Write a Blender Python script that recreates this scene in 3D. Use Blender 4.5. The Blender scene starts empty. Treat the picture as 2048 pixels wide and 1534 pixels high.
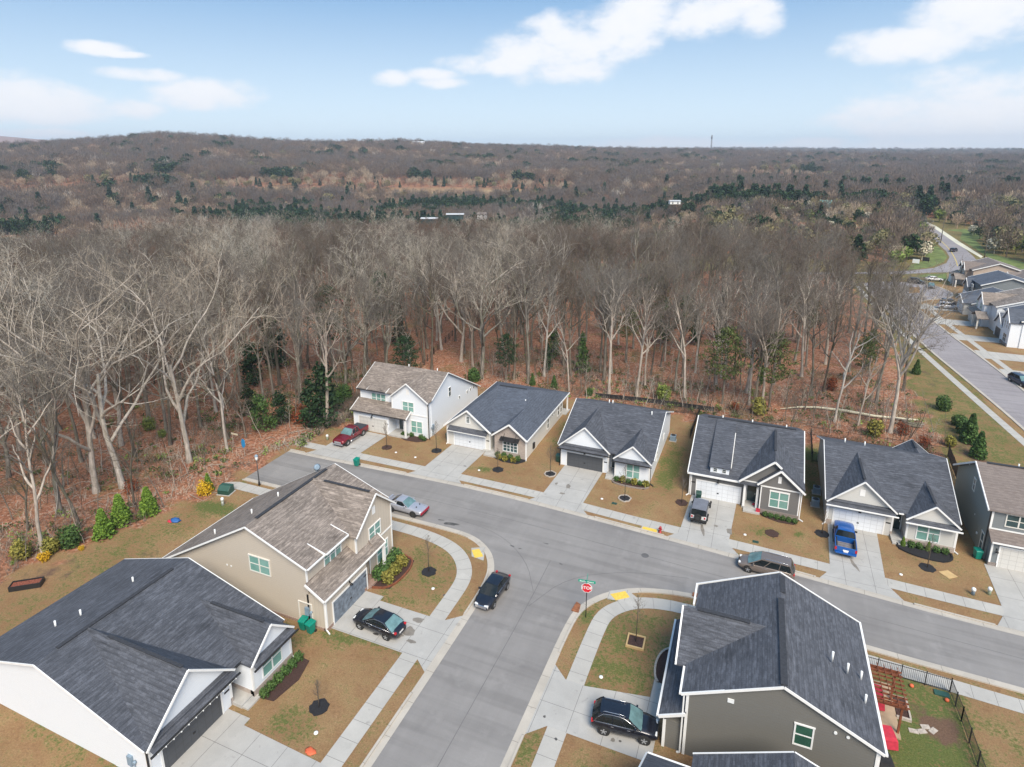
import bpy, bmesh, math, random
import numpy as np
from mathutils import Vector, Matrix, noise as mnoise

# ---------------------------------------------------------------- camera, sky, sun, exposure
scene = bpy.context.scene
R = math.radians
CAM_H, YAW, PITCH, FPX, CYP = 40.0, 22.5, 14.3, 1240.0, 622.0     # FPX/CYP: photo pixels (2048 wide)
cam_d = bpy.data.cameras.new("camera")
cam = bpy.data.objects.new("camera", cam_d)
scene.collection.objects.link(cam)
scene.camera = cam
cam.location = (0, 0, CAM_H)
cam.rotation_euler = (R(90 - PITCH), 0, R(YAW))
cam_d.sensor_width = 36; cam_d.sensor_fit = 'HORIZONTAL'
cam_d.lens = FPX / 2048 * 36
cam_d.shift_y = -(767 - CYP) / 2048
cam_d.clip_start = 0.5; cam_d.clip_end = 30000

SUN_EL, SUN_AZ, SUN_STR = 48.0, 306.0, 3.9   # azimuth measured in the xy plane from +x: from the south-east, behind the camera
scene.render.engine = 'CYCLES'
scene.view_settings.view_transform = 'Standard'
scene.view_settings.look = 'None'
scene.view_settings.gamma = 1
scene.view_settings.exposure = 0.45
scene.cycles.max_bounces = 5
scene.cycles.diffuse_bounces = 2
scene.cycles.volume_bounces = 0
scene.cycles.use_denoising = True

def pix_dir(px, py):
    u = px - 1024; v = py - CYP
    th = R(PITCH); y = FPX * math.cos(th) - v * math.sin(th); z = -(v * math.cos(th) + FPX * math.sin(th))
    a = R(YAW); c, s = math.cos(a), math.sin(a)
    return Vector((u * c - y * s, u * s + y * c, z)).normalized()

def at(px, py, z=0.0):
    """point of the world at height z seen at photo pixel (px, py)"""
    d = pix_dir(px, py); t = (z - CAM_H) / d.z
    return Vector((d.x * t, d.y * t, z))

def build_world():
    w = bpy.data.worlds.new("World"); scene.world = w; w.use_nodes = True
    nt = w.node_tree; nt.nodes.clear(); N = nt.nodes.new; L = nt.links.new
    out = N('ShaderNodeOutputWorld'); bg = N('ShaderNodeBackground'); L(bg.outputs[0], out.inputs[0])
    sky = N('ShaderNodeTexSky'); sky.sky_type = 'NISHITA'; sky.sun_disc = False
    sky.sun_elevation = R(SUN_EL); sky.sun_rotation = R(90 - SUN_AZ)
    sky.altitude = 200; sky.air_density = 1.0; sky.dust_density = 0.6; sky.ozone_density = 2.0
    tc = N('ShaderNodeTexCoord')
    sep = N('ShaderNodeSeparateXYZ'); L(tc.outputs['Generated'], sep.inputs[0])
    def m(op, a, b=None, c=None, clamp=False):
        n = N('ShaderNodeMath'); n.operation = op; n.use_clamp = clamp
        for i, x in enumerate((a, b, c)):
            if x is None: continue
            if isinstance(x, (int, float)): n.inputs[i].default_value = x
            else: L(x, n.inputs[i])
        return n.outputs[0]
    # direction as azimuth (0 = the way the street scene lies) and elevation
    ay = math.radians(90 + YAW)
    fx, fy = math.cos(ay), math.sin(ay)
    x, y, z = sep.outputs[0], sep.outputs[1], sep.outputs[2]
    fwd = m('ADD', m('MULTIPLY', x, fx), m('MULTIPLY', y, fy))
    rgt = m('ADD', m('MULTIPLY', x, fy), m('MULTIPLY', y, -fx))
    az = m('ARCTAN2', rgt, fwd)
    el = m('ARCSINE', z)
    n1 = N('ShaderNodeTexNoise'); n1.inputs['Scale'].default_value = 14; n1.inputs['Detail'].default_value = 7; n1.inputs['Roughness'].default_value = .58
    mp = N('ShaderNodeMapping'); mp.inputs['Scale'].default_value = (1, 1, 1.9); L(tc.outputs['Generated'], mp.inputs[0]); L(mp.outputs[0], n1.inputs[0])
    nz = m('SUBTRACT', n1.outputs['Fac'], 0.5)
    n2 = N('ShaderNodeTexNoise'); n2.inputs['Scale'].default_value = 6; n2.inputs['Detail'].default_value = 4; L(mp.outputs[0], n2.inputs[0])
    def ang(px, py):
        d = pix_dir(px, py)
        r = d.x * fy - d.y * fx; f = d.x * fx + d.y * fy
        return math.atan2(r, f), math.asin(d.z)
    puffs = [(30, 200, 125, 38), (95, 222, 72, 22), (195, 97, 38, 12), (240, 108, 34, 6), (275, 150, 62, 12), (405, 190, 92, 28), (335, 182, 40, 13), (262, 218, 46, 16), (60, 268, 90, 9),
             (785, 158, 42, 17), (870, 150, 60, 13), (890, 166, 60, 13), (960, 130, 75, 20), (1040, 110, 90, 34), (1120, 100, 110, 58), (1140, 140, 85, 28), (1110, 60, 50, 26), (1240, 70, 80, 48), (1300, 20, 90, 45), (1400, 30, 95, 42), (1520, 35, 42, 36), (1500, 0, 30, 20),
             (1800, 92, 85, 28), (1835, 72, 40, 14), (2010, 20, 100, 48), (1960, 190, 60, 40), (2010, 215, 150, 62), (1790, 218, 75, 28), (1900, 245, 150, 45), (2040, 265, 120, 40), (1340, 292, 150, 18), (1500, 300, 260, 18), (1640, 285, 60, 10), (640, 290, 60, 13), (1860, 300, 260, 22)]
    mask = None
    for px, py, a, b in puffs:
        a0, e0 = ang(px, py); ka = FPX / (a * 1.12); kb = FPX / (b * 1.12)
        dx = m('MULTIPLY', m('SUBTRACT', az, a0), ka * math.cos(a0)); dy = m('MULTIPLY', m('SUBTRACT', el, e0), kb)
        q = m('SUBTRACT', 1.0, m('ADD', m('MULTIPLY', dx, dx), m('MULTIPLY', dy, dy)))
        mask = q if mask is None else m('SMOOTH_MAX', mask, q, 0.25)
    front = m('LESS_THAN', m('ABSOLUTE', az), 1.1)
    mask = m('SUBTRACT', m('MULTIPLY', m('ADD', mask, 4.0), front), 4.0)
    # elsewhere in the sky: scattered cloud
    other = m('SUBTRACT', m('MULTIPLY', m('SUBTRACT', n2.outputs['Fac'], 0.5), 8.0), m('MULTIPLY', front, 9.0))
    mask = m('MAXIMUM', mask, other)
    dens = m('ADD', mask, m('MULTIPLY', nz, 2.6))
    ss = N('ShaderNodeMapRange'); ss.interpolation_type = 'SMOOTHSTEP'; L(dens, ss.inputs[0]); ss.inputs[1].default_value = -0.12; ss.inputs[2].default_value = 0.9
    fac = m('MULTIPLY', ss.outputs[0], 0.93)
    shade = N('ShaderNodeMapRange'); L(dens, shade.inputs[0]); shade.inputs[1].default_value = 0.0; shade.inputs[2].default_value = 2.2
    cr = N('ShaderNodeMix'); cr.data_type = 'RGBA'; L(shade.outputs[0], cr.inputs[0])
    cr.inputs[6].default_value = (7.0, 7.3, 7.8, 1); cr.inputs[7].default_value = (8.4, 8.1, 8.0, 1)
    hs = N('ShaderNodeHueSaturation'); L(sky.outputs[0], hs.inputs['Color']); hs.inputs['Saturation'].default_value = SKY_SAT; hs.inputs['Value'].default_value = SKY_VAL; hs.inputs['Hue'].default_value = SKY_HUE
    # clear spring sky: pale blue instead of yellow at the horizon
    er = N('ShaderNodeMapRange'); L(el, er.inputs[0]); er.inputs[1].default_value = 0.0; er.inputs[2].default_value = .25
    ramp = N('ShaderNodeMix'); ramp.data_type = 'RGBA'; L(er.outputs[0], ramp.inputs[0]); ramp.inputs[6].default_value = HOR; ramp.inputs[7].default_value = ZEN
    tint = N('ShaderNodeMix'); tint.data_type = 'RGBA'; tint.inputs[0].default_value = .88; L(hs.outputs[0], tint.inputs[6]); L(ramp.outputs[2], tint.inputs[7])
    mx = N('ShaderNodeMix'); mx.data_type = 'RGBA'; L(fac, mx.inputs[0]); L(tint.outputs[2], mx.inputs[6]); L(cr.outputs[2], mx.inputs[7])
    L(mx.outputs[2], bg.inputs[0]); bg.inputs[1].default_value = 0.1
SKY_SAT, SKY_VAL, SKY_HUE = 0.9, 1.0, 0.5
HAZE_D = 0.00015
HOR, ZEN = (6.9, 8.1, 8.8, 1), (1.35, 3.1, 5.6, 1)
build_world()
sd = bpy.data.lights.new("sun", 'SUN'); sd.energy = SUN_STR; sd.angle = R(30); sd.color = (1, .90, .76)
so = bpy.data.objects.new("sun", sd); scene.collection.objects.link(so)
sdir = Vector((math.cos(R(SUN_AZ)) * math.cos(R(SUN_EL)), math.sin(R(SUN_AZ)) * math.cos(R(SUN_EL)), math.sin(R(SUN_EL))))
so.rotation_euler = sdir.to_track_quat('Z', 'Y').to_euler(); so.location = (0, -20, 60)

# ---------------------------------------------------------------- helpers
rnd = random.Random(7)
MB_T = Vector
class MB:
    """collects faces, builds ONE mesh object, UVs in metres along each face's own slope"""
    def __init__(s): s.v = []; s.f = []; s.sm = []; s.cuts = []
    def face(s, pts, smooth=False):
        i = len(s.v); s.v.extend([tuple(p) for p in pts]); s.f.append(tuple(range(i, i + len(pts)))); s.sm.append(smooth); return s
    def raw(s, vs, fs, smooth=False):
        i = len(s.v); s.cuts.append((i, len(s.f))); s.v.extend([tuple(p) for p in vs])
        for f in fs: s.f.append(tuple(i + k for k in f)); s.sm.append(smooth)
        return s
    def box(s, x0, x1, y0, y1, z0, z1):
        x0, x1 = min(x0, x1), max(x0, x1); y0, y1 = min(y0, y1), max(y0, y1)
        return s.raw([(x0, y0, z0), (x1, y0, z0), (x1, y1, z0), (x0, y1, z0), (x0, y0, z1), (x1, y0, z1), (x1, y1, z1), (x0, y1, z1)],
                     [(3, 2, 1, 0), (4, 5, 6, 7), (0, 1, 5, 4), (1, 2, 6, 5), (2, 3, 7, 6), (3, 0, 4, 7)])
    def prism(s, a, b):
        """two matching polygons joined"""
        n = len(a)
        return s.raw(list(a) + list(b), [tuple(range(n))[::-1], tuple(range(n, 2 * n))] + [(i, (i + 1) % n, n + (i + 1) % n, n + i) for i in range(n)])
    def prism_y(s, poly, y0, y1): return s.prism([(x, y0, z) for x, z in poly][::-1], [(x, y1, z) for x, z in poly][::-1])
    def prism_x(s, poly, x0, x1): return s.prism([(x0, y, z) for y, z in poly], [(x1, y, z) for y, z in poly])
    def prism_z(s, poly, z0, z1): return s.prism([(x, y, z0) for x, y in poly], [(x, y, z1) for x, y in poly])
    def slab(s, poly, t=.14):
        """roof plane given by its top polygon, thickness t downwards"""
        p = [Vector(q) for q in poly]; n = (p[1] - p[0]).cross(p[2] - p[0])
        if n.z < 0: p = p[::-1]
        return s.prism([q - Vector((0, 0, t)) for q in p], p)
    def beam(s, p, q, w=.12, h=.2):
        p = Vector(p); q = Vector(q); d = (q - p).normalized()
        side = d.cross(Vector((0, 0, 1)))
        if side.length < 1e-3: side = Vector((1, 0, 0))
        side.normalize(); up = side.cross(d)
        a = [p - side * w / 2 - up * h / 2, p + side * w / 2 - up * h / 2, p + side * w / 2 + up * h / 2, p - side * w / 2 + up * h / 2]
        return s.prism(a, [k + (q - p) for k in a])
    def tube(s, pts, rad, n=8, cap=True, smooth=True):
        pts = [Vector(p) for p in pts]; rings = []; prev = None
        if not hasattr(rad, '__len__'): rad = [rad] * len(pts)
        base = len(s.v)
        for i, p in enumerate(pts):
            d = (pts[min(i + 1, len(pts) - 1)] - pts[max(i - 1, 0)]).normalized()
            if prev is None: prev = d.orthogonal().normalized()
            a = (prev - d * prev.dot(d)).normalized(); prev = a; b = d.cross(a)
            for k in range(n):
                t = 2 * math.pi * k / n; s.v.append(tuple(p + (a * math.cos(t) + b * math.sin(t)) * rad[i]))
        for i in range(len(pts) - 1):
            for k in range(n):
                k2 = (k + 1) % n
                s.f.append((base + i * n + k, base + i * n + k2, base + (i + 1) * n + k2, base + (i + 1) * n + k)); s.sm.append(smooth)
        if cap:
            s.f.append(tuple(base + k for k in range(n))[::-1]); s.sm.append(False)
            s.f.append(tuple(base + (len(pts) - 1) * n + k for k in range(n))); s.sm.append(False)
        return s
    def blob(s, c, r, seed=0, amp=.25, nu=10, nv=7):
        c = Vector(c); r = Vector(r) if hasattr(r, '__len__') else Vector((r, r, r)); vs = []; fs = []
        for i in range(nv + 1):
            for k in range(nu):
                t = math.pi * i / nv; a = 2 * math.pi * k / nu
                d = Vector((math.sin(t) * math.cos(a), math.sin(t) * math.sin(a), math.cos(t)))
                q = 1 + amp * mnoise.noise(d * 2.2 + Vector((seed * 3.1, seed, 0)))
                vs.append(c + Vector((d.x * r.x * q, d.y * r.y * q, d.z * r.z * q)))
        for i in range(nv):
            for k in range(nu): fs.append((i * nu + k, (i + 1) * nu + k, (i + 1) * nu + (k + 1) % nu, i * nu + (k + 1) % nu))
        return s.raw(vs, fs, True)
    def split(s):
        out = []
        for k, (vi, fi) in enumerate(s.cuts):
            ve, fe = s.cuts[k + 1] if k + 1 < len(s.cuts) else (len(s.v), len(s.f)); m = MB(); m.raw(s.v[vi:ve], [tuple(q - vi for q in f) for f in s.f[fi:fe]]); out.append(m)
        return out
    def build(s, name, mat, parent=None, uv=True, bevel=0):
        me = bpy.data.meshes.new(name); me.from_pydata(s.v, [], s.f); me.update()
        me.polygons.foreach_set('use_smooth', s.sm)
        if uv:
            ul = me.uv_layers.new(name='UVMap'); co = np.array(s.v, float); data = np.zeros((len(me.loops), 2))
            Z = Vector((0, 0, 1))
            for p in me.polygons:
                n = p.normal
                if abs(n.z) > .995 or n.length < .5: u, v = Vector((1, 0, 0)), Vector((0, 1, 0))
                else: u = Z.cross(n).normalized(); v = n.cross(u)
                for li, vi in zip(p.loop_indices, p.vertices):
                    c = s.v[vi]; data[li] = (c[0] * u.x + c[1] * u.y + c[2] * u.z, c[0] * v.x + c[1] * v.y + c[2] * v.z)
            ul.data.foreach_set('uv', data.ravel())
        if mat: me.materials.append(mat)
        o = bpy.data.objects.new(name, me); scene.collection.objects.link(o)
        if parent: o.parent = parent
        if bevel:
            md = o.modifiers.new('bevel', 'BEVEL'); md.width = bevel; md.segments = 2; md.limit_method = 'ANGLE'
        return o

def tag(o, label=None, cat=None, group=None, kind=None):
    if label: o['label'] = label
    if cat: o['category'] = cat
    if group: o['group'] = group
    if kind: o['kind'] = kind
    return o
def thing(name, label, cat, loc=(0, 0, 0), rz=0, group=None):
    o = bpy.data.objects.new(name, None); scene.collection.objects.link(o); o.location = loc; o.rotation_euler = (0, 0, rz)
    o.empty_display_size = .3
    return tag(o, label, cat, group)
CHILD = {}
def copy_tree(o, parent=None):
    c = o.copy(); scene.collection.objects.link(c)
    if parent: c.parent = parent; c.matrix_parent_inverse = o.matrix_parent_inverse.copy()
    for ch in [k for k in scene.collection.objects if k.parent == o]: copy_tree(ch, c)
    return c

# ---------------------------------------------------------------- materials
def nodes(name):
    m = bpy.data.materials.new(name); m.use_nodes = True; nt = m.node_tree
    b = nt.nodes['Principled BSDF']; return m, nt, nt.nodes.new, nt.links.new, b
def setv(sock, v): sock.default_value = v
def mixc(N, L, f, a, b, mode='MIX'):
    n = N('ShaderNodeMix'); n.data_type = 'RGBA'; n.blend_type = mode
    for s_, x in ((0, f), (6, a), (7, b)):
        if isinstance(x, (int, float)): n.inputs[s_].default_value = x
        elif isinstance(x, tuple): n.inputs[s_].default_value = x if len(x) == 4 else x + (1,)
        else: L(x, n.inputs[s_])
    return n.outputs[2]
def noisef(N, L, vec, scale, detail=4, rough=.55, lo=.35, hi=.65, dist=0):
    n = N('ShaderNodeTexNoise'); n.inputs['Scale'].default_value = scale; n.inputs['Detail'].default_value = detail; n.inputs['Roughness'].default_value = rough; n.inputs['Distortion'].default_value = dist
    if vec is not None: L(vec, n.inputs[0])
    r = N('ShaderNodeMapRange'); L(n.outputs['Fac'], r.inputs[0]); r.inputs[1].default_value = lo; r.inputs[2].default_value = hi
    return r.outputs[0]
def mapv(N, L, vec, sc=(1, 1, 1), rot=(0, 0, 0)):
    mp = N('ShaderNodeMapping'); mp.inputs['Scale'].default_value = sc; mp.inputs['Rotation'].default_value = rot; L(vec, mp.inputs[0]); return mp.outputs[0]
def bump(N, L, b, h, st=.3, dist=.02):
    n = N('ShaderNodeBump'); n.inputs['Strength'].default_value = st; n.inputs['Distance'].default_value = dist; L(h, n.inputs['Height']); L(n.outputs[0], b.inputs['Normal'])
def c3(c, k=1.0): return (c[0] * k, c[1] * k, c[2] * k, 1)

def plain(name, col, rough=.6, var=.12, scale=2.0, metal=0, coat=0, bmp=0):
    m, nt, N, L, b = nodes(name); tc = N('ShaderNodeTexCoord')
    f = noisef(N, L, tc.outputs['Object'], scale, 5)
    L(mixc(N, L, f, c3(col, 1 - var), c3(col, 1 + var)), b.inputs['Base Color'])
    setv(b.inputs['Roughness'], rough); setv(b.inputs['Metallic'], metal)
    if coat: setv(b.inputs['Coat Weight'], coat)
    if bmp: bump(N, L, b, f, bmp)
    return m
def siding(name, col, lap=.2, vertical=False, dirt=.06, line=.8):
    m, nt, N, L, b = nodes(name); tc = N('ShaderNodeTexCoord')
    sp = N('ShaderNodeSeparateXYZ'); L(tc.outputs['UV'], sp.inputs[0])
    mm = N('ShaderNodeMath'); mm.operation = 'DIVIDE'; L(sp.outputs[0 if vertical else 1], mm.inputs[0]); mm.inputs[1].default_value = lap
    fr = N('ShaderNodeMath'); fr.operation = 'FRACT'; L(mm.outputs[0], fr.inputs[0])
    r = N('ShaderNodeMapRange'); L(fr.outputs[0], r.inputs[0]); r.inputs[1].default_value = 0; r.inputs[2].default_value = .16; r.inputs[3].default_value = 1; r.inputs[4].default_value = 0
    f = noisef(N, L, tc.outputs['Object'], .9, 5); f2 = noisef(N, L, mapv(N, L, tc.outputs['UV'], (.6, 14, 1)), 1.4, 3)
    base = mixc(N, L, f, c3(col, 1 - dirt), c3(col, 1 + dirt * .4)); base = mixc(N, L, f2, base, c3(col, 1 - dirt * .7))
    base = mixc(N, L, .5, base, mixc(N, L, f, c3(col, 1), c3(col, .96)))
    L(mixc(N, L, r.outputs[0], base, c3(col, line)), b.inputs['Base Color']); setv(b.inputs['Roughness'], .65)
    bump(N, L, b, fr.outputs[0], .35, .02)
    return m
def shingle(name, dark, light, streak=.5, row=.17):
    m, nt, N, L, b = nodes(name); tc = N('ShaderNodeTexCoord'); uv = tc.outputs['UV']
    br = N('ShaderNodeTexBrick'); L(uv, br.inputs[0]); br.inputs['Scale'].default_value = 1; br.inputs['Brick Width'].default_value = .34; br.inputs['Row Height'].default_value = row
    br.inputs['Mortar Size'].default_value = .018; br.inputs['Mortar Smooth'].default_value = .5; br.inputs['Bias'].default_value = 0
    br.inputs['Color1'].default_value = (0, 0, 0, 1); br.inputs['Color2'].default_value = (1, 1, 1, 1); br.inputs['Mortar'].default_value = (.1, .1, .1, 1)
    big = noisef(N, L, uv, .28, 5, .6, .4, .68); st = noisef(N, L, mapv(N, L, uv, (.35, 3.5, 1)), 1.6, 6, .7, .42, .6); fine = noisef(N, L, uv, 16, 3, .7, .3, .7)
    f = mixc(N, L, .55, br.outputs['Color'], fine)
    base = mixc(N, L, f, c3(dark), c3(light))
    sp_ = N('ShaderNodeSeparateXYZ'); L(uv, sp_.inputs[0]); dv = N('ShaderNodeMath'); dv.operation = 'DIVIDE'; L(sp_.outputs[1], dv.inputs[0]); dv.inputs[1].default_value = row * 2; fr_ = N('ShaderNodeMath'); fr_.operation = 'FRACT'; L(dv.outputs[0], fr_.inputs[0]); rl = N('ShaderNodeMapRange'); L(fr_.outputs[0], rl.inputs[0]); rl.inputs[1].default_value = .0; rl.inputs[2].default_value = .35; rl.inputs[3].default_value = .38; rl.inputs[4].default_value = 0; base = mixc(N, L, rl.outputs[0], base, c3(dark, .5))
    wear = N('ShaderNodeMath'); wear.operation = 'MULTIPLY'; L(big, wear.inputs[0]); L(st, wear.inputs[1])
    w2 = N('ShaderNodeMath'); w2.operation = 'MULTIPLY'; L(wear.outputs[0], w2.inputs[0]); w2.inputs[1].default_value = streak
    base = mixc(N, L, w2.outputs[0], base, c3(dark, .55))
    pale = noisef(N, L, mapv(N, L, uv, (.5, 2.5, 1)), 1.1, 6, .7, .52, .7)
    pw = N('ShaderNodeMath'); pw.operation = 'MULTIPLY'; L(pale, pw.inputs[0]); pw.inputs[1].default_value = streak * .7
    base = mixc(N, L, pw.outputs[0], base, c3(light, 1.35))
    L(base, b.inputs['Base Color']); setv(b.inputs['Roughness'], .85)
    bump(N, L, b, mixc(N, L, .3, br.outputs['Fac'], br.outputs['Color']), .4, .02)
    return m
def brick(name, c1, c2, mort):
    m, nt, N, L, b = nodes(name); tc = N('ShaderNodeTexCoord')
    br = N('ShaderNodeTexBrick'); L(tc.outputs['UV'], br.inputs[0]); br.inputs['Scale'].default_value = 1; br.inputs['Brick Width'].default_value = .3; br.inputs['Row Height'].default_value = .11
    br.inputs['Mortar Size'].default_value = .015; br.inputs['Color1'].default_value = c3(c1); br.inputs['Color2'].default_value = c3(c2); br.inputs['Mortar'].default_value = c3(mort)
    f = noisef(N, L, tc.outputs['UV'], 5, 4)
    L(mixc(N, L, f, br.outputs['Color'], mixc(N, L, .3, br.outputs['Color'], c3(mort))), b.inputs['Base Color']); setv(b.inputs['Roughness'], .85)
    return m
def pane(name, col, col2, blinds=True):
    m, nt, N, L, b = nodes(name); tc = N('ShaderNodeTexCoord')
    sp = N('ShaderNodeSeparateXYZ'); L(tc.outputs['UV'], sp.inputs[0])
    mm = N('ShaderNodeMath'); mm.operation = 'MULTIPLY'; L(sp.outputs[1], mm.inputs[0]); mm.inputs[1].default_value = 16
    fr = N('ShaderNodeMath'); fr.operation = 'FRACT'; L(mm.outputs[0], fr.inputs[0])
    f = noisef(N, L, tc.outputs['Object'], .8, 3)
    base = mixc(N, L, f, c3(col), c3(col2))
    if blinds: base = mixc(N, L, fr.outputs[0], base, mixc(N, L, .35, base, (0.02, .05, .05, 1)))
    oi = N('ShaderNodeObjectInfo'); base = mixc(N, L, noisef(N, L, None, 1, 0, .5, 0, 1) if False else oi.outputs['Random'], base, mixc(N, L, .45, base, (.03, .08, .08, 1)))  # random darker tint per pane: varied reflections put into the base colour
    L(base, b.inputs['Base Color']); setv(b.inputs['Roughness'], .06); setv(b.inputs['Specular IOR Level'], .6)
    return m
M = {}
M['white_siding'] = siding('white_siding', (.78, .82, .87), dirt=.05, line=.9)
M['cream_siding'] = siding('cream_siding', (.70, .68, .63), dirt=.07, line=.82)
M['tan_siding'] = siding('tan_siding', (.55, .485, .405), dirt=.07, line=.75)
M['tan_board'] = siding('tan_board', (.55, .485, .405), .42, True, .06, .8)
M['greige_siding'] = siding('greige_siding', (.60, .59, .56), dirt=.05, line=.86)
M['gray_siding'] = siding('gray_siding', (.17, .165, .16), dirt=.06, line=.75)
M['dark_siding'] = siding('dark_siding', (.175, .17, .155), dirt=.06, line=.72)
M['sage_siding'] = siding('sage_siding', (.25, .27, .25), dirt=.05, line=.8)
M['slate_siding'] = siding('slate_siding', (.20, .22, .23), dirt=.05, line=.8)
M['rose_siding'] = siding('rose_siding', (.48, .39, .32), dirt=.05, line=.85)
M['trim_white'] = plain('trim_white', (.80, .80, .79), .5, .03)
M['trim_cream'] = plain('trim_cream', (.70, .68, .63), .5, .03)
M['black_metal'] = plain('black_metal', (.02, .02, .022), .45, .1)
M['roof_charcoal'] = shingle('roof_charcoal', (.034, .038, .048), (.125, .134, .160), .8)
M['roof_navy'] = shingle('roof_navy', (.046, .055, .075), (.125, .145, .185), .5)
M['roof_brown'] = shingle('roof_brown', (.105, .085, .072), (.37, .315, .275), .9)
M['roof_taupe'] = shingle('roof_taupe', (.13, .105, .095), (.25, .21, .19), .35)
M['roof_teal'] = plain('roof_teal', (.12, .24, .22), .6)
M['ridge_dark'] = plain('ridge_dark', (.034, .037, .045), .9, .2, 6)
M['brick_pink'] = brick('brick_pink', (.42, .33, .28), (.30, .22, .19), (.45, .42, .38))
M['brick_red'] = brick('brick_red', (.28, .12, .07), (.20, .08, .05), (.40, .36, .32))
M['brick_brown'] = brick('brick_brown', (.24, .19, .16), (.16, .12, .10), (.3, .27, .25))
M['glass_green'] = pane('glass_green', (.22, .46, .40), (.32, .56, .50))  # teal base colour stands in for the coated glass reflection and blinds
M['glass_dark'] = pane('glass_dark', (.02, .03, .035), (.06, .09, .10), False)
M['glass_blue'] = pane('glass_blue', (.05, .09, .11), (.12, .18, .20), True)
M['glass_forest'] = pane('glass_forest', (.03, .09, .06), (.05, .14, .09), False)
def gdoor(name, col):
    m, nt, N, L, b = nodes(name); tc = N('ShaderNodeTexCoord')
    br = N('ShaderNodeTexBrick'); L(tc.outputs['UV'], br.inputs[0]); br.offset = 0; br.inputs['Scale'].default_value = 1; br.inputs['Brick Width'].default_value = .61; br.inputs['Row Height'].default_value = .5
    br.inputs['Mortar Size'].default_value = .018; br.inputs['Color1'].default_value = c3(col); br.inputs['Color2'].default_value = c3(col, .97); br.inputs['Mortar'].default_value = c3(col, .72)
    L(br.outputs[0], b.inputs['Base Color']); setv(b.inputs['Roughness'], .5); return m
M['gdoor_white'] = gdoor('gdoor_white', (.72, .75, .79))
M['gdoor_cream'] = gdoor('gdoor_cream', (.60, .59, .56))
M['gdoor_dark'] = gdoor('gdoor_dark', (.075, .08, .09))
M['concrete_step'] = plain('concrete_step', (.42, .41, .39), .85, .1, 1.5)
M['wood_red'] = plain('wood_red', (.20, .065, .03), .7, .25, 4)
M['green_box'] = plain('green_box', (.03, .09, .07), .5, .1)
M['bin_teal'] = plain('bin_teal', (.0, .22, .16), .4, .1)
M['bin_dark'] = plain('bin_dark', (.015, .06, .045), .45, .1)
M['mulch'] = plain('mulch', (.055, .028, .022), .95, .5, 14)
M['mulch_black'] = plain('mulch_black', (.016, .016, .019), .95, .4, 14)
M['stone_edge'] = plain('stone_edge', (.42, .37, .32), .9, .2, 8)
M['cloth_red'] = plain('cloth_red', (.50, .03, .06), .85, .15, 3)
M['blue_plastic'] = plain('blue_plastic', (.03, .12, .35), .5, .1)
M['meter_grey'] = plain('meter_grey', (.22, .30, .38), .5, .1)
M['pvc_white'] = plain('pvc_white', (.78, .80, .80), .5, .05)
M['hydrant_red'] = plain('hydrant_red', (.40, .03, .04), .45, .1)
# ---------------------------------------------------------------- terrain
def sstep(a, b, x):
    t = np.clip((np.asarray(x, float) - a) / (b - a), 0, 1); return t * t * (3 - 2 * t)
_rs = np.random.RandomState(3); _waves = [(_rs.uniform(-1, 1, 2) * f, _rs.uniform(0, 6.28), 1 / (1 + i * .35)) for i, f in enumerate([.004, .005, .007, .009, .012, .016, .021, .028])]
def wav(x, y, k=1.0):
    s = 0
    for (w, ph, am) in _waves: s = s + am * np.sin((x * w[0] + y * w[1]) * k + ph)
    return s / 3.0
SKX = np.array([-900, 0, 60, 170, 250, 350, 430, 500, 620, 700, 820, 900, 1050, 1150, 1400, 1600, 1700, 2048, 3000]); SKX = np.arctan((SKX - 1024) / 1240.)
SKH = np.array([30, 32, 36, 44, 50, 60, 57, 50, 44, 46, 51, 46, 34, 26, 14, 8, 4, 2, 2.])
def camrel(x, y):
    ay = R(90 + YAW); fx, fy = math.cos(ay), math.sin(ay)
    f = x * fx + y * fy; r_ = x * fy - y * fx
    return np.hypot(x, y), np.arctan2(r_, f)
def ter(x, y):
    x = np.asarray(x, float); y = np.asarray(y, float)
    r, a = camrel(x, y)
    left = 1 - sstep(.16, .36, a)
    z = -17 * sstep(150, 420, r) * (1 - sstep(600, 840, r)) * left + 13 * np.exp(-((r - 1750) / 260.) ** 2) * sstep(-.1, .25, a)
    hh = np.interp(a, SKX, SKH)
    z = z + (sstep(620, 1500, r) * hh) * (1 + .10 * wav(x, y)) + sstep(1500, 3600, r) * 22 * (1 - left * .6)
    z = z + sstep(520, 1000, r) * 3.5 * wav(x, y, 1.6)
    hills = 150 * np.exp(-((a + .72) / .13) ** 2) + 62 * np.exp(-((a + .50) / .08) ** 2) * .6 + 34 * np.exp(-((a - .16) / .06) ** 2) + 46 * np.exp(-((a - .62) / .14) ** 2) + 26 * np.exp(-((a - .36) / .10) ** 2)
    z = z + sstep(4300, 5600, r) * hills * .85
    return z

def inpoly(px, py, poly):
    c = np.zeros(px.shape, bool); n = len(poly)
    for i in range(n):
        x0, y0 = poly[i][0], poly[i][1]; x1, y1 = poly[(i + 1) % n][0], poly[(i + 1) % n][1]
        cond = ((y0 > py) != (y1 > py)) & (px < (x1 - x0) * (py - y0) / (y1 - y0 + 1e-12) + x0)
        c ^= cond
    return c
LEAF = [[(-400, -200), (-70, -200), (-66.5, 27), (-64.5, 33), (-62.5, 38), (-61.8, 42), (-60, 45.5), (-58.8, 50.5), (-58.8, 61), (-58.5, 64), (-56.8, 68), (-56, 75), (-56, 90), (-45, 91.5), (-28, 93), (-10, 93), (0, 92), (12, 90.5), (22, 91.5), (25, 94),
         (25.5, 99), (25, 108), (25, 120), (26, 140), (27, 160), (26, 190), (22, 232), (10, 234), (-20, 226), (-80, 230), (-400, 260)]]
FIELDS = []
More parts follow.
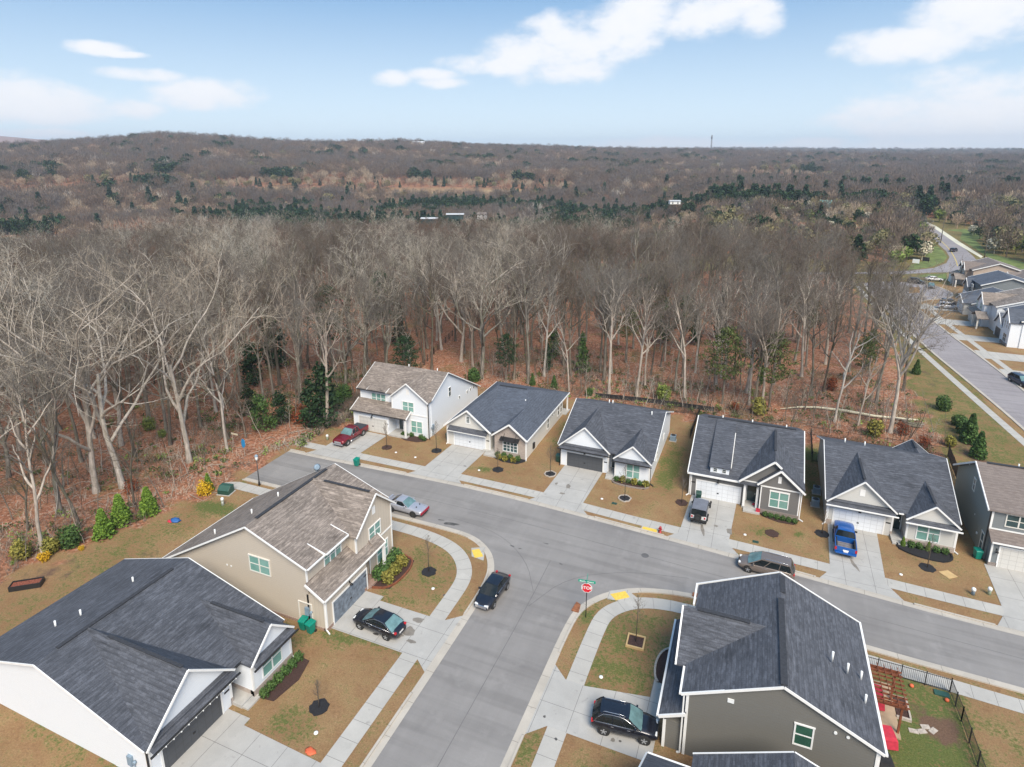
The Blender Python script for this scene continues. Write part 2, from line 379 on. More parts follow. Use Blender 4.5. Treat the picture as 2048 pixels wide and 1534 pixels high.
def masks(x, y):
    wx = x + 1.2 * np.sin(x * .9 + y * .7) + .7 * np.sin(y * 1.7 - x * .4); wy = y + 1.0 * np.sin(y * .8 - x * 1.1) + .6 * np.sin(x * 1.9)
    leaf = np.zeros(x.shape)
    for p in LEAF: leaf = np.maximum(leaf, inpoly(wx, wy, p).astype(float))
    r, a = camrel(x, y)
    far = (y > 268) & ~((x > 46) & (y < 470) & (x < 110))
    leaf = np.maximum(leaf, far.astype(float))
    g = np.zeros(x.shape) + .22
    spots = [(-9.2, 76, 1.6, 7, .8), (-24.8, 82, 1.6, 7, .6), (7.6, 80, 1.3, 7, .6), (8.2, 87, 2.5, 2.5, .9), (13.2, 43, 4.2, 7, .95), (20, 44, 4, 6, .42), (-41, 33.8, 8, 1.0, .9), (-28, 44.5, 4, 7, .5), (-8, 43, 4.5, 7, .62), (-11.6, 45.9, .8, 1.2, .9),
             (-56.5, 46.2, 3.5, 1.1, 1.0), (-59, 37, 4, 7, .52), (-55, 28, 7, 6, .46), (-57.5, 42, 3, 4, .5), (-49.5, 25, 1.5, 8, .3), (-41, 20, 8, 1.2, .5), (-28.5, 27.2, 1.8, 1.5, .7), (-33, 30.5, 1, 2, .5), (-31, 35.2, 2.2, .8, .8), (-57, 75, 1.5, 8, .8), (-38.5, 69, 2, .8, .5), (-34.5, 65.5, 2, 1.2, .45),
             (-31.5, 66.3, 1, .8, .9), (10.2, 67.5, 5, 5, .1), (2.5, 65.5, 2.0, 1.6, .62), (6, 66.5, .6, .5, 1.0), (17, 62, 3, 1, .3), (23.5, 50.5, 4, .8, .4), (-2, 51.2, 5, .6, .5), (12, 50.3, 5, .6, .3), (-23, 55, 9, 1.0, .3), (-22.5, 40, .6, 10, .3), (-58, 51.7, 3, .6, .6), (-27, 36.2, 3, .6, .7), (-12, 32, .5, 3, .7), (-7, 32, 2.5, 2, .4)]
    for (sx, sy, rx, ry, s) in spots: g = np.maximum(g, s * np.exp(-((x - sx) / rx) ** 4 * .7 - ((y - sy) / ry) ** 4 * .7))
    verge = (x > 24.5) & (y > 92) & (x < 36) & (leaf < .5); g = np.where(verge, .62, g)
    vg2 = (y > 228) & (leaf < .5); g = np.where(vg2, .62, g)
    d = np.zeros(x.shape)
    for (sx, sy, rx, ry, s) in [(14.6, 44.6, 1.6, 1.4, 1.0), (13.6, 46.3, .8, 1.2, .7), (12, 47.6, 1.5, .5, .5), (-62, 31, 3, 3, .5), (-16, 93.5, 8, 2.5, .5), (14, 93.5, 12, 2.5, .6), (28.5, 96, 2.5, 8, .5), (-56, 38, 2, 8, .3), (29.5, 128, 2, 16, .35)]:
        d = np.maximum(d, s * np.exp(-((x - sx) / rx) ** 2 - ((y - sy) / ry) ** 2))
    fld = np.zeros(x.shape)
    for (fx, fy, fa, fb, rot, kind) in FIELDS:
        dx, dy = x - fx, y - fy; c, s = math.cos(rot), math.sin(rot)
        q = ((dx * c + dy * s) / fa) ** 2 + ((-dx * s + dy * c) / fb) ** 2
        if kind == 1: fld = np.maximum(fld, (q < 1) * 1.0)
        else:
            leaf = np.where(q < 1, 0, leaf); g = np.where(q < 1, .95 if kind == 2 else .3, g)
    leaf = np.where(fld > 0, 0, leaf)
    return leaf, g, d, fld
def fieldat(px, py, z, a, b, kind):
    d = pix_dir(px, 330); h = math.hypot(d.x, d.y); x, y = d.x / h * py, d.y / h * py; FIELDS.append((x, y, a, b, math.atan2(y, x) + math.pi / 2, kind))
fieldat(900, 735, 0, 95, 34, 1); fieldat(560, 750, 0, 60, 26, 1); fieldat(110, 800, 0, 75, 24, 1); fieldat(1350, 400, 0, 22, 40, 2); fieldat(1470, 960, 0, 50, 60, 1); fieldat(1595, 960, 0, 45, 70, 2); fieldat(1600, 430, 0, 45, 16, 2)

def ground_mat():
    m, nt, N, L, b = nodes('ground_cover'); tc = N('ShaderNodeTexCoord'); ob = tc.outputs['Object']
    at_ = N('ShaderNodeVertexColor'); at_.layer_name = 'mask'
    sp = N('ShaderNodeSeparateColor'); L(at_.outputs[0], sp.inputs[0])
    fine = noisef(N, L, ob, 9, 6, .8, .3, .7); mid = noisef(N, L, ob, .55, 6, .65, .35, .65); tuft = noisef(N, L, ob, 3.4, 6, .8, .34, .66); big = noisef(N, L, ob, .16, 4, .6, .38, .62)
    vo = N('ShaderNodeTexVoronoi'); vo.inputs['Scale'].default_value = 4.2; L(ob, vo.inputs[0])
    vo2 = N('ShaderNodeTexVoronoi'); vo2.inputs['Scale'].default_value = 1.7; L(ob, vo2.inputs[0])
    tan = mixc(N, L, mixc(N, L, .5, fine, tuft), (.075, .043, .02), (.53, .345, .19)); tan = mixc(N, L, mid, mixc(N, L, .35, tan, (.20, .10, .045, 1)), mixc(N, L, fine, (.17, .115, .05), (.46, .32, .17)))
    tan = mixc(N, L, big, mixc(N, L, .35, tan, (.17, .085, .04, 1)), tan)
    grn = mixc(N, L, fine, (.03, .06, .016), (.15, .19, .055)); grn = mixc(N, L, mid, grn, mixc(N, L, fine, (.05, .06, .015), (.19, .20, .07)))
    def math_(op, a, c, cl=False):
        n = N('ShaderNodeMath'); n.operation = op; n.use_clamp = cl
        for i, x in enumerate((a, c)):
            if isinstance(x, (int, float)): n.inputs[i].default_value = x
            else: L(x, n.inputs[i])
        return n.outputs[0]
    gsum = math_('ADD', math_('ADD', sp.outputs[1], math_('MULTIPLY', math_('SUBTRACT', mid, .5), .55)), math_('MULTIPLY', math_('SUBTRACT', tuft, .5), .95))
    gr = N('ShaderNodeMapRange'); L(gsum, gr.inputs[0]); gr.inputs[1].default_value = .40; gr.inputs[2].default_value = .80
    speck = noisef(N, L, ob, 1.9, 7, .85, .56, .72); tan = mixc(N, L, math_('MULTIPLY', speck, .55), tan, (.085, .05, .028, 1)); pal = noisef(N, L, ob, 1.3, 7, .85, .58, .74); tan = mixc(N, L, math_('MULTIPLY', pal, .5), tan, (.56, .42, .26, 1))
    lawn = mixc(N, L, gr.outputs[0], tan, grn)
    dirt = mixc(N, L, fine, (.09, .055, .038), (.20, .125, .085))
    dsum = math_('ADD', sp.outputs[2], math_('MULTIPLY', math_('SUBTRACT', mid, .5), .5)); dr = N('ShaderNodeMapRange'); L(dsum, dr.inputs[0]); dr.inputs[1].default_value = .35; dr.inputs[2].default_value = .6
    lawn = mixc(N, L, dr.outputs[0], lawn, dirt)
    lv = N('ShaderNodeSeparateColor'); L(vo.outputs['Color'], lv.inputs[0])
    lf = mixc(N, L, lv.outputs[0], (.19, .068, .038), (.56, .255, .155)); lf = mixc(N, L, math_('MULTIPLY', math_('GREATER_THAN', lv.outputs[1], .86), .75), lf, (.56, .40, .31, 1))
    lf = mixc(N, L, fine, mixc(N, L, .5, lf, (.10, .055, .04, 1)), lf)
    lf = mixc(N, L, math_('MULTIPLY', mid, .4), lf, mixc(N, L, fine, (.14, .085, .045), (.32, .20, .11)))
    lf = mixc(N, L, math_('MULTIPLY', math_('GREATER_THAN', math_('ADD', tuft, big), 1.45), .5), lf, (.09, .13, .04, 1))
    col = mixc(N, L, sp.outputs[0], lawn, lf)
    av = N('ShaderNodeVertexColor'); av.layer_name = 'field'; fs = N('ShaderNodeSeparateColor'); L(av.outputs[0], fs.inputs[0])
    bs = mixc(N, L, noisef(N, L, ob, .04, 5), (.20, .12, .075), (.33, .24, .14))
    col = mixc(N, L, fs.outputs[0], col, bs)
    L(col, b.inputs['Base Color']); setv(b.inputs['Roughness'], .95); setv(b.inputs['Specular IOR Level'], .15)
    bump(N, L, b, mixc(N, L, .5, fine, tuft), .6, .06)
    return m
GM = ground_mat()
def grid_mesh(name, X, Y, Z, wrap=False):
    n, k = X.shape; vs = np.stack([X.ravel(), Y.ravel(), Z.ravel()], 1)
    i = np.arange((n - 1) * k).reshape(n - 1, k); cols = k if wrap else k - 1
    i = i[:, :cols]; j = (i // k) * k + (i + 1) % k if wrap else i + 1
    fs = np.stack([i.ravel(), j.ravel(), (j + k).ravel(), (i + k).ravel()], 1)
    me = bpy.data.meshes.new(name); me.vertices.add(len(vs)); me.vertices.foreach_set('co', vs.ravel())
    me.loops.add(fs.size); me.loops.foreach_set('vertex_index', fs.ravel()); me.polygons.add(len(fs)); me.polygons.foreach_set('loop_start', np.arange(0, fs.size, 4)); me.polygons.foreach_set('loop_total', np.full(len(fs), 4))
    me.update(calc_edges=True); me.polygons.foreach_set('use_smooth', np.ones(len(fs), bool))
    lf, g, d, fl = masks(X.ravel(), Y.ravel())
    ca = me.color_attributes.new('mask', 'FLOAT_COLOR', 'POINT'); ca.data.foreach_set('color', np.stack([lf, g, d, np.ones_like(g)], 1).ravel())
    cb = me.color_attributes.new('field', 'FLOAT_COLOR', 'POINT'); cb.data.foreach_set('color', np.stack([fl, fl, fl, np.ones_like(g)], 1).ravel())
    me.materials.append(GM); o = bpy.data.objects.new(name, me); scene.collection.objects.link(o); tag(o, kind='structure'); return o
NX0, NX1, NY0, NY1 = -130, 100, 8, 272
xs = np.arange(NX0, NX1 + .1, .8); ys = np.arange(NY0, NY1 + .1, .8); gx, gy = np.meshgrid(xs, ys)
LEAFG = masks(gx.ravel(), gy.ravel())[0].reshape(gx.shape)
def leafq(x, y):
    i = int((y - NY0) / .8 + .5); j = int((x - NX0) / .8 + .5)
    return 0 <= i < LEAFG.shape[0] and 0 <= j < LEAFG.shape[1] and LEAFG[i, j] > .5
grid_mesh('ground', gx, gy, ter(gx, gy))
rr = np.concatenate([[3], np.geomspace(20, 7000, 190)]); aa = np.concatenate([np.linspace(-1.05, 1.05, 300), np.linspace(1.15, 2 * math.pi - 1.15, 40)])
RR, AA = np.meshgrid(rr, aa, indexing='ij'); ay = R(90 + YAW)
TX = RR * np.cos(ay - AA); TY = RR * np.sin(ay - AA); TZ = ter(TX, TY)
inside = (TX > NX0 + 4) & (TX < NX1 - 4) & (TY > NY0 + 3) & (TY < NY1 - 4)
TZ = np.where(inside, TZ - .9, TZ - .02)
grid_mesh('terrain', TX, TY, TZ, wrap=True).data.flip_normals()

# ---------------------------------------------------------------- roads, kerbs, pavements
def road_mat(name='asphalt', a=(.205, .195, .190), b_=(.272, .260, .252)):
    m, nt, N, L, b = nodes(name); tc = N('ShaderNodeTexCoord'); ob = tc.outputs['Object']
    big = noisef(N, L, ob, .12, 5, .6, .35, .65); fine = noisef(N, L, ob, 22, 3, .8, .25, .75); st = noisef(N, L, mapv(N, L, ob, (.12, 1.6, 1)), .9, 4, .6, .4, .7); sty = noisef(N, L, mapv(N, L, ob, (1.6, .12, 1)), .9, 4, .6, .4, .7)
    c = mixc(N, L, big, c3(a), c3(b_)); c = mixc(N, L, fine, mixc(N, L, .35, c, c3(a, .6)), c)
    c = mixc(N, L, mixc(N, L, .5, st, sty), c, mixc(N, L, .35, c, c3(b_, 1.15)))
    vo = N('ShaderNodeTexVoronoi'); vo.feature = 'DISTANCE_TO_EDGE'; vo.inputs['Scale'].default_value = .11; L(mapv(N, L, ob, (1, 1, 1)), vo.inputs[0])
    n2 = N('ShaderNodeTexNoise'); n2.inputs['Scale'].default_value = .6; L(ob, n2.inputs[0]); va = N('ShaderNodeVectorMath'); va.operation = 'ADD'; L(ob, va.inputs[0]); L(n2.outputs['Color'], va.inputs[1]); L(va.outputs[0], vo.inputs[0])
    lt = N('ShaderNodeMath'); lt.operation = 'LESS_THAN'; L(vo.outputs['Distance'], lt.inputs[0]); lt.inputs[1].default_value = .0035
    mk = N('ShaderNodeMath'); mk.operation = 'MULTIPLY'; L(lt.outputs[0], mk.inputs[0]); L(noisef(N, L, ob, .1, 2, .5, .5, .62), mk.inputs[1])
    mk2 = N('ShaderNodeMath'); mk2.operation = 'MULTIPLY'; L(mk.outputs[0], mk2.inputs[0]); mk2.inputs[1].default_value = .3
    tr = noisef(N, L, mapv(N, L, ob, (.05, .9, 1)), 1.0, 3, .5, .5, .62); c = mixc(N, L, tr, c, mixc(N, L, .22, c, c3(a, .45)))
    dz_ = noisef(N, L, ob, .35, 6, .7, .56, .74); c = mixc(N, L, dz_, c, mixc(N, L, .3, c, c3(b_, 1.4)))
    L(c, b.inputs['Base Color']); setv(b.inputs['Roughness'], .9); bump(N, L, b, fine, .25, .01); return m
def conc_mat(name, col, jx=1.5, jy=None, edge=.035):
    m, nt, N, L, b = nodes(name); tc = N('ShaderNodeTexCoord'); ob = tc.outputs['Object']
    sp = N('ShaderNodeSeparateXYZ'); L(tc.outputs['UV'], sp.inputs[0]); lines = None
    for i, j in ((0, jx), (1, jy)):
        if not j: continue
        mm = N('ShaderNodeMath'); mm.operation = 'DIVIDE'; L(sp.outputs[i], mm.inputs[0]); mm.inputs[1].default_value = j
        fr = N('ShaderNodeMath'); fr.operation = 'FRACT'; L(mm.outputs[0], fr.inputs[0])
        lt = N('ShaderNodeMath'); lt.operation = 'LESS_THAN'; L(fr.outputs[0], lt.inputs[0]); lt.inputs[1].default_value = edge / j
        if lines is None: lines = lt.outputs[0]
        else:
            mx = N('ShaderNodeMath'); mx.operation = 'MAXIMUM'; L(lines, mx.inputs[0]); L(lt.outputs[0], mx.inputs[1]); lines = mx.outputs[0]
    big = noisef(N, L, ob, .5, 6, .65, .35, .65); fine = noisef(N, L, ob, 14, 4, .8, .3, .7); spot = noisef(N, L, ob, 1.3, 3, .5, .66, .72)
    vo = N('ShaderNodeTexVoronoi'); vo.inputs['Scale'].default_value = .62; L(ob, vo.inputs[0]); vs = N('ShaderNodeSeparateColor'); L(vo.outputs['Color'], vs.inputs[0])
    c = mixc(N, L, big, c3(col, .88), c3(col, 1.06)); c = mixc(N, L, fine, mixc(N, L, .5, c, c3(col, .85)), c); c = mixc(N, L, .12, c, mixc(N, L, vs.outputs[0], c3(col, .6), c3(col, 1.2)))
    s2 = N('ShaderNodeMath'); s2.operation = 'MULTIPLY'; L(spot, s2.inputs[0]); s2.inputs[1].default_value = .4
    c = mixc(N, L, s2.outputs[0], c, c3(col, .45))
    if lines is not None: c = mixc(N, L, lines, c, c3(col, .42))
    L(c, b.inputs['Base Color']); setv(b.inputs['Roughness'], .85); bump(N, L, b, fine, .15, .008); return m
M['asphalt'] = road_mat(); M['asphalt_far'] = road_mat('asphalt_far', (.25, .23, .24), (.31, .29, .30))
CC = (.445, .43, .40)
M['walk'] = conc_mat('walk', CC, 1.52); M['drive'] = conc_mat('drive', (.42, .41, .39), 2.5, 3.0); M['kerb_c'] = conc_mat('kerb_c', (.47, .43, .375), 3.05)
M['tactile'] = plain('tactile', (.72, .50, .08), .7, .12, 6); M['rust'] = plain('rust', (.26, .10, .045), .9, .3, 5)

def chaikin(p, it=2):
    p = [Vector((q[0], q[1])) for q in p]
    for _ in range(it):
        o = [p[0]]
        for a, b in zip(p[:-1], p[1:]): o += [a * .75 + b * .25, a * .25 + b * .75]
        p = o + [p[-1]]
    return p
def strip(name, line, off0, off1, z, mat, z1=None, smooth=2, kind='structure', label=None):
    """band along a line between two sideways offsets (positive = left of travel); z1 = height of its top if it is a real step"""
    p = chaikin(line, smooth) if smooth else [Vector((q[0], q[1])) for q in line]
    nrm = []
    for i in range(len(p)):
        a = p[max(i - 1, 0)]; b = p[min(i + 1, len(p) - 1)]; d = (b - a).normalized(); nrm.append(Vector((-d.y, d.x)))
    A = [q + n * off0 for q, n in zip(p, nrm)]; B = [q + n * off1 for q, n in zip(p, nrm)]
    mb = MB(); uv = []; s = 0; zt = z if z1 is None else z1; n = len(p)
    vs = [(q.x, q.y, zt) for q in A] + [(q.x, q.y, zt) for q in B]; fs = []
    acc = [0]
    for i in range(1, n): acc.append(acc[-1] + (p[i] - p[i - 1]).length)
    for i in range(n - 1): fs.append((i, i + 1, n + i + 1, n + i))
    if off1 < off0: fs = [f[::-1] for f in fs]
    if z1 is not None:
        vs += [(q.x, q.y, z) for q in A] + [(q.x, q.y, z) for q in B]
        for i in range(n - 1): fs += [(i, 2 * n + i, 2 * n + i + 1, i + 1), (n + i + 1, 3 * n + i + 1, 3 * n + i, n + i)]
        fs += [(0, n, 3 * n, 2 * n), (n - 1, 3 * n - 1, 4 * n - 1, 2 * n - 1)]
    mb.raw(vs, fs)
    o = mb.build(name, mat, uv=False); ul = o.data.uv_layers.new(name='UVMap'); U = [(acc[i % n], off0 if (i // n) % 2 == 0 else off1) for i in range(len(vs))]
    for l in o.data.loops: ul.data[l.index].uv = U[l.vertex_index]
    if kind: tag(o, kind=kind)
    return o
def sheet(name, poly, z, mat, kind='structure'):
    o = MB().face([(p[0], p[1], z) for p in poly]).build(name, mat)
    if o.data.polygons[0].normal.z < 0: o.data.flip_normals()
    if kind: tag(o, kind=kind)
    return o
NCURB = [(-58.6, 60.4), (-50, 60.6), (-39.6, 61.0), (-32.8, 61.25), (-24, 61.1), (-16, 60.6), (-9.3, 60.1), (.6, 59.4), (10.6, 58.5), (18.3, 57.9), (23.4, 57.7), (40.5, 57.4)]
SWCURB = [(-58.5, 52.8), (-53.3, 52.95), (-37, 53.05), (-30, 53.1), (-26.4, 52.9), (-23.8, 51.4), (-22.3, 49.4), (-21.5, 47), (-21.3, 43), (-21.3, 26), (-21.3, 6)]
SECURB = [(40.5, 50.6), (21.5, 51.3), (11.5, 51.5), (3, 52.1), (-3.3, 52.6), (-8.1, 51.5), (-11.0, 49.6), (-12.8, 47), (-13.3, 44.5), (-13.3, 36), (-13.3, 30), (-13.3, 6)]
main_poly = [tuple(q) for q in chaikin(NCURB)] + [(40.5, 50.6)] + [tuple(q) for q in chaikin(SECURB)][1:] + [(-21.3, 6)] + [tuple(q) for q in chaikin(SWCURB)][::-1][1:]
sheet('road', main_poly, .010, M['asphalt'])
def kerb(name, line, gaps, side=1):
    """gutter band plus raised kerb; the kerb is left out where a driveway crosses (gaps = boxes)"""
    strip('gutter', line, 0, side * .50, .016, M['kerb_c'])
    p = chaikin(line); runs = []; cur = []
    q = []
    for a, b in zip(p[:-1], p[1:]):
        k = max(1, int((b - a).length / .4))
        q += [a + (b - a) * t / k for t in range(k)]
    q.append(p[-1])
    for v in q:
        hit = any(x0 < v.x < x1 and y0 < v.y < y1 for (x0, x1, y0, y1) in gaps)
        if hit:
            if len(cur) > 1: runs.append(cur)
            cur = []
        else: cur.append(v)
    if len(cur) > 1: runs.append(cur)
    for c in runs: strip(name, c, side * .50, side * .68, .0, M['kerb_c'], .12, smooth=0)
    # the cut kerb at the driveways: low lip
    strip('gutter', line, side * .5, side * .68, .022, M['kerb_c'])
DR = {'A': (-54.6, -48.8, 63.6, 69.9), 'B': (-38.7, -33.4, 64.0, 71.0), 'C': (-22.1, -17.0, 63.6, 71.4), 'D': (-5.7, -.6, 62.4, 70.3), 'E': (9.0, 13.8, 61.9, 69.9), 'F': (23.0, 28.0, 61.2, 68.1)}
kerb('kerb', NCURB, [(x0 - 1.3, x1 + 1.3, 55, 64) for x0, x1, _, _ in DR.values()])
kerb('kerb', SWCURB, [(-24, -20, 33.2, 41.5), (-24, -20, 16, 25.7), (-26.5, -24.0, 50, 53)], -1)
kerb('kerb', SECURB, [(-15, -12, 33, 40.8), (-12.4, -8.4, 48, 53)], 1)
NW = [(-59.2, 63.1), (-48, 63.1), (-38.7, 63.3), (-33.4, 63.3), (-22, 63.2), (-16.9, 62.7), (-9.9, 62.2), (-.6, 61.9), (8.8, 61.4), (13.5, 61.1), (22.7, 60.7), (40.5, 60.3)]
strip('pavement', NW, -.75, .75, .030, M['walk'])
SWW = [(-58.5, 50.9), (-45, 51.1), (-36, 51.1), (-31.5, 51.0), (-28.4, 50.4), (-26.4, 49.4), (-24.9, 47.8), (-24.1, 46), (-23.95, 43.5), (-23.9, 30), (-23.8, 6)]
strip('pavement', SWW, -.75, .75, .030, M['walk'])
SEW = [(40.5, 48.4), (20, 49.2), (9, 49.8), (-3.6, 50.2), (-7.0, 49.7), (-9.0, 48.5), (-10.3, 46.8), (-10.6, 44.5), (-10.65, 36), (-10.65, 6)]
strip('pavement', SEW, -.72, .72, .030, M['walk'])
sheet('pavement', [(-59.9, 50.0), (-58.4, 50.15), (-58.4, 51.65), (-59.3, 51.3), (-60.2, 50.6)], .028, M['walk'])
def yat(line, x):
    for a, b in zip(line[:-1], line[1:]):
        if min(a[0], b[0]) <= x <= max(a[0], b[0]): return a[1] + (b[1] - a[1]) * (x - a[0]) / (b[0] - a[0])
for k, (x0, x1, y0, y1) in DR.items():
    c0, c1 = x0 - 1.1, x1 + 1.1
    w0, w1 = yat(NW, x0) if x0 > -59 else 63.1, yat(NW, x1)
    sheet('driveway', [(x0 - .25, w0 - .2), (x1 - .25, w1 - .2), (x1 + .1, y1), (x0 + .1, y1)], .036, M['drive'])
    sheet('driveway', [(c0 - .2, yat(NCURB, c0) + .68), (c1 - .2, yat(NCURB, c1) + .68), (x1 - .25, w1 - .2), (x0 - .25, w0 - .2)], .034, M['drive'])
# driveways of the two houses on the left of the side street, and of the grey house
sheet('driveway', [(-24.5, 35.9), (-31.9, 35.9), (-31.9, 41.0), (-29.9, 41.0), (-29.9, 40.4), (-24.5, 40.4)], .036, M['drive'])
sheet('driveway', [(-23.3, 35.9), (-24.5, 35.9), (-24.5, 40.4), (-23.3, 40.4), (-21.98, 41.6), (-21.98, 34.9)], .034, M['drive'])
sheet('driveway', [(-24.5, 20.2), (-33.8, 20.2), (-33.8, 26.4), (-31.6, 26.4), (-31.6, 25.8), (-24.5, 25.6)], .036, M['drive'])
sheet('driveway', [(-23.3, 20.2), (-24.5, 20.2), (-24.5, 25.6), (-23.3, 25.6), (-21.98, 26.4), (-21.98, 19)], .034, M['drive'])
sheet('driveway', [(-9.8, 34.1), (-4.0, 34.1), (-4.0, 41.2), (-5.0, 41.2), (-5.0, 39.4), (-9.8, 38.5)], .036, M['drive'])
sheet('driveway', [(-11.4, 34.1), (-9.8, 34.1), (-9.8, 38.5), (-11.4, 38.5), (-12.62, 39.6), (-12.62, 32.9)], .034, M['drive'])
# ramps down to the street with yellow tactile plates
sheet('pavement', [(-24.95, 49.45), (-23.55, 49.3), (-24.3, 51.4), (-25.6, 50.7)], .033, M['walk'])
def pl(name, poly, z, mat, label, cat, t=.03, group=None):
    o = MB().prism_z([(p[0], p[1]) for p in poly], z, z + t).build(name, mat)
    return tag(o, label, cat, group)
pl('tactile_plate', [(-25.4, 50.35), (-24.55, 49.35), (-23.85, 49.9), (-24.75, 50.85)], .03, M['tactile'], 'yellow kerb ramp plate on the curve behind the black sedan in the side street', 'ramp plate')
sheet('pavement', [(-10.6, 48.6), (-9.2, 48.9), (-8.0, 49.8), (-9.2, 50.6), (-10.7, 49.8)], .033, M['walk'])
pl('tactile_plate', [(-10.5, 49.35), (-9.3, 50.3), (-8.75, 49.65), (-9.85, 48.75)], .03, M['tactile'], 'yellow kerb ramp plate on the rounded corner beside the stop sign', 'ramp plate')
sheet('pavement', [(-9.9, 60.9), (-8.1, 60.8), (-8.1, 61.6), (-9.9, 61.6)], .033, M['walk'])
pl('tactile_plate', [(-9.85, 60.75), (-8.2, 60.68), (-8.2, 61.35), (-9.75, 61.4)], .03, M['tactile'], 'yellow kerb ramp plate beside the red fire hydrant', 'ramp plate')
pl('drain_inlet', [(-13.22, 45.9), (-12.55, 45.9), (-12.65, 46.9), (-13.1, 47.1)], .02, M['rust'], 'rusty brown drain inlet set in the kerb below the stop sign', 'drain', .11)
pl('drain_inlet', [(-3.4, 52.0), (-2.3, 51.9), (-2.3, 52.4), (-3.4, 52.5)], .02, M['rust'], 'rusty brown drain inlet in the kerb next to the big dark roof', 'drain', .11)
M['seam'] = plain('seam', (.115, .113, .115), .9, .2, 1)
for ln in ([(-57, 57.0), (-40, 57.2), (-22, 57.1), (-5, 56.2), (12, 55.2), (40, 54.0)], [(-17.3, 52), (-17.1, 44), (-17.2, 30), (-17.2, 8)], [(-30, 54.9), (-24, 54.3), (-19.5, 51), (-17.3, 47)], [(-4, 54.5), (-10, 53.2), (-15, 50), (-17, 45)]):
    strip('road_seam', ln, -.02, .02, .0145, M['seam'])
o = MB().tube([(-8.6, 56.4, .0), (-8.6, 56.4, .016)], .38, 20, True, False).build('manhole_cover', M['seam']); tag(o, 'round manhole cover in the main road before the yellow plate', 'manhole cover')
# damp patches on the driveways
M['damp'] = plain('damp', (.21, .19, .165), .7, .15, 2); M['oil'] = plain('oil', (.09, .085, .08), .6, .3, 3)
def patch(px, py, rx, ry, rot=0, mat='damp', z=.040):
    c = at(px, py, z); pts = []; sd = rnd.random() * 9
    for i in range(18):
        t = 2 * math.pi * i / 18; q = 1 + .45 * mnoise.noise(Vector((math.cos(t) * 1.5 + sd, math.sin(t) * 1.5, sd)))
        u, v = rx * q * math.cos(t), ry * q * math.sin(t); pts.append((c.x + u * math.cos(rot) - v * math.sin(rot), c.y + u * math.sin(rot) + v * math.cos(rot)))
    sheet('damp_patch', pts, z, M[mat])
for a in [(837, 1240, .55, .3, .3), (818, 1262, .55, .5, .2), (795, 1270, .55, .3, 0), (822, 1283, .4, .18, 0), (1405, 1060, .18, .9, .2), (1459, 1062, .3, .55, .2), (1432, 1052, .2, .18), (1709, 1130, .16, .8, .3), (1137, 973, .25, .5, .3), (1113, 967, .2, .25, 0), (1124, 987, .3, .2, 0), (716, 932, .35, .12, .5), (707, 897, .5, .12, .5),
          (736, 1238, .5, .1, .2, 'oil'), (752, 1268, .3, .12, 0, 'oil'), (1043, 892, .1, .1, 0, 'oil'), (888, 1190, .1, .12, 0, 'oil', .017), (1025, 1092, .25, .08, 0, 'oil', .017), (1040, 1097, .2, .06, 0, 'oil', .017), (1092, 1087, .35, .07, 0, 'oil', .017), (1122, 1128, .2, .08, -.3, 'oil', .017), (903, 1048, .8, .25, .2, 'oil', .017), (882, 1040, .4, .1, .2, 'oil', .017),
          (930, 932, .25, .1, .3, 'oil'), (1204, 1459, .08, .08, 0, 'oil'), (1089, 1433, .1, .1, 0, 'oil'), (1112, 1478, .12, .1, 0, 'oil'), (1226, 1480, .18, .15, 0, 'damp'), (1240, 1482, .1, .08, 0, 'oil')]:
    patch(*a)
# ---- the street on the right and the highway beyond it
FR = [(44.5, 57), (44.2, 100), (43.3, 126), (42.9, 133.5), (41.3, 151), (40.3, 159), (38.3, 187)]
FL = [(38.6, 57), (38.5, 100), (38.2, 109), (36.3, 126), (33.3, 150), (31.9, 170), (30.5, 187), (29.4, 205), (29.5, 221)]
bulb = [(31.8, 224), (42.1, 227.4), (48.1, 227), (51, 218.5), (51.3, 212.4), (48.8, 205.6), (43, 201.8), (39.6, 197)]
sheet('road', FR + bulb[::-1] + FL[::-1], .010, M['asphalt_far'])
strip('kerb', FR, 0, -.45, 0, M['kerb_c'], .1); strip('kerb', FL, 0, .45, 0, M['kerb_c'], .1)
strip('kerb', bulb, 0, .45, 0, M['kerb_c'], .1)
strip('pavement', [(38.6, 57), (37.0, 98), (36.3, 104), (33.8, 126), (31.0, 152), (29.6, 170), (28.2, 187), (27, 215)], -.6, .6, .03, M['walk'])
strip('pavement', [(47.5, 57), (46.6, 100), (45.6, 128), (44.2, 145), (43.1, 160), (41.2, 182), (41.5, 196)], -.6, .6, .03, M['walk'])
for (y0, y1, xe) in [(189, 193.6, 47.6), (173.4, 178.2, 48.8), (159.6, 163.6, 49.6), (146.4, 150.6, 62), (134.5, 138.5, 62), (121, 125, 62)]:
    xr = np.interp((y0 + y1) / 2, [q[1] for q in FR], [q[0] for q in FR]) + .45
    sheet('driveway', [(xr, y0 - .8), (xe, y0), (xe, y1), (xr, y1 + .8)], .034, M['walk'])
sheet('lawn', [(39.8, 209), (42.8, 211), (44.4, 220.2), (41.3, 219)], .03, GM)
HW_L = [at(*p).xy for p in [(1826, 440), (1838, 455), (1858, 476), (1876, 488), (1892, 502), (1899, 514), (1893, 526), (1868, 536), (1813, 542), (1700, 545), (1560, 545)]]
HW_R = [at(*p).xy for p in [(1560, 549), (1700, 548), (1813, 548), (1868, 545), (1894, 545), (1960, 530), (1948, 514), (1912, 481), (1880, 458), (1850, 441), (1834, 437.5)]]
sheet('highway', [tuple(p) for p in HW_L] + [tuple(p) for p in HW_R], .02, M['asphalt_far'])
M['pale_walk'] = plain('pale_walk', (.62, .60, .48), .9, .08)
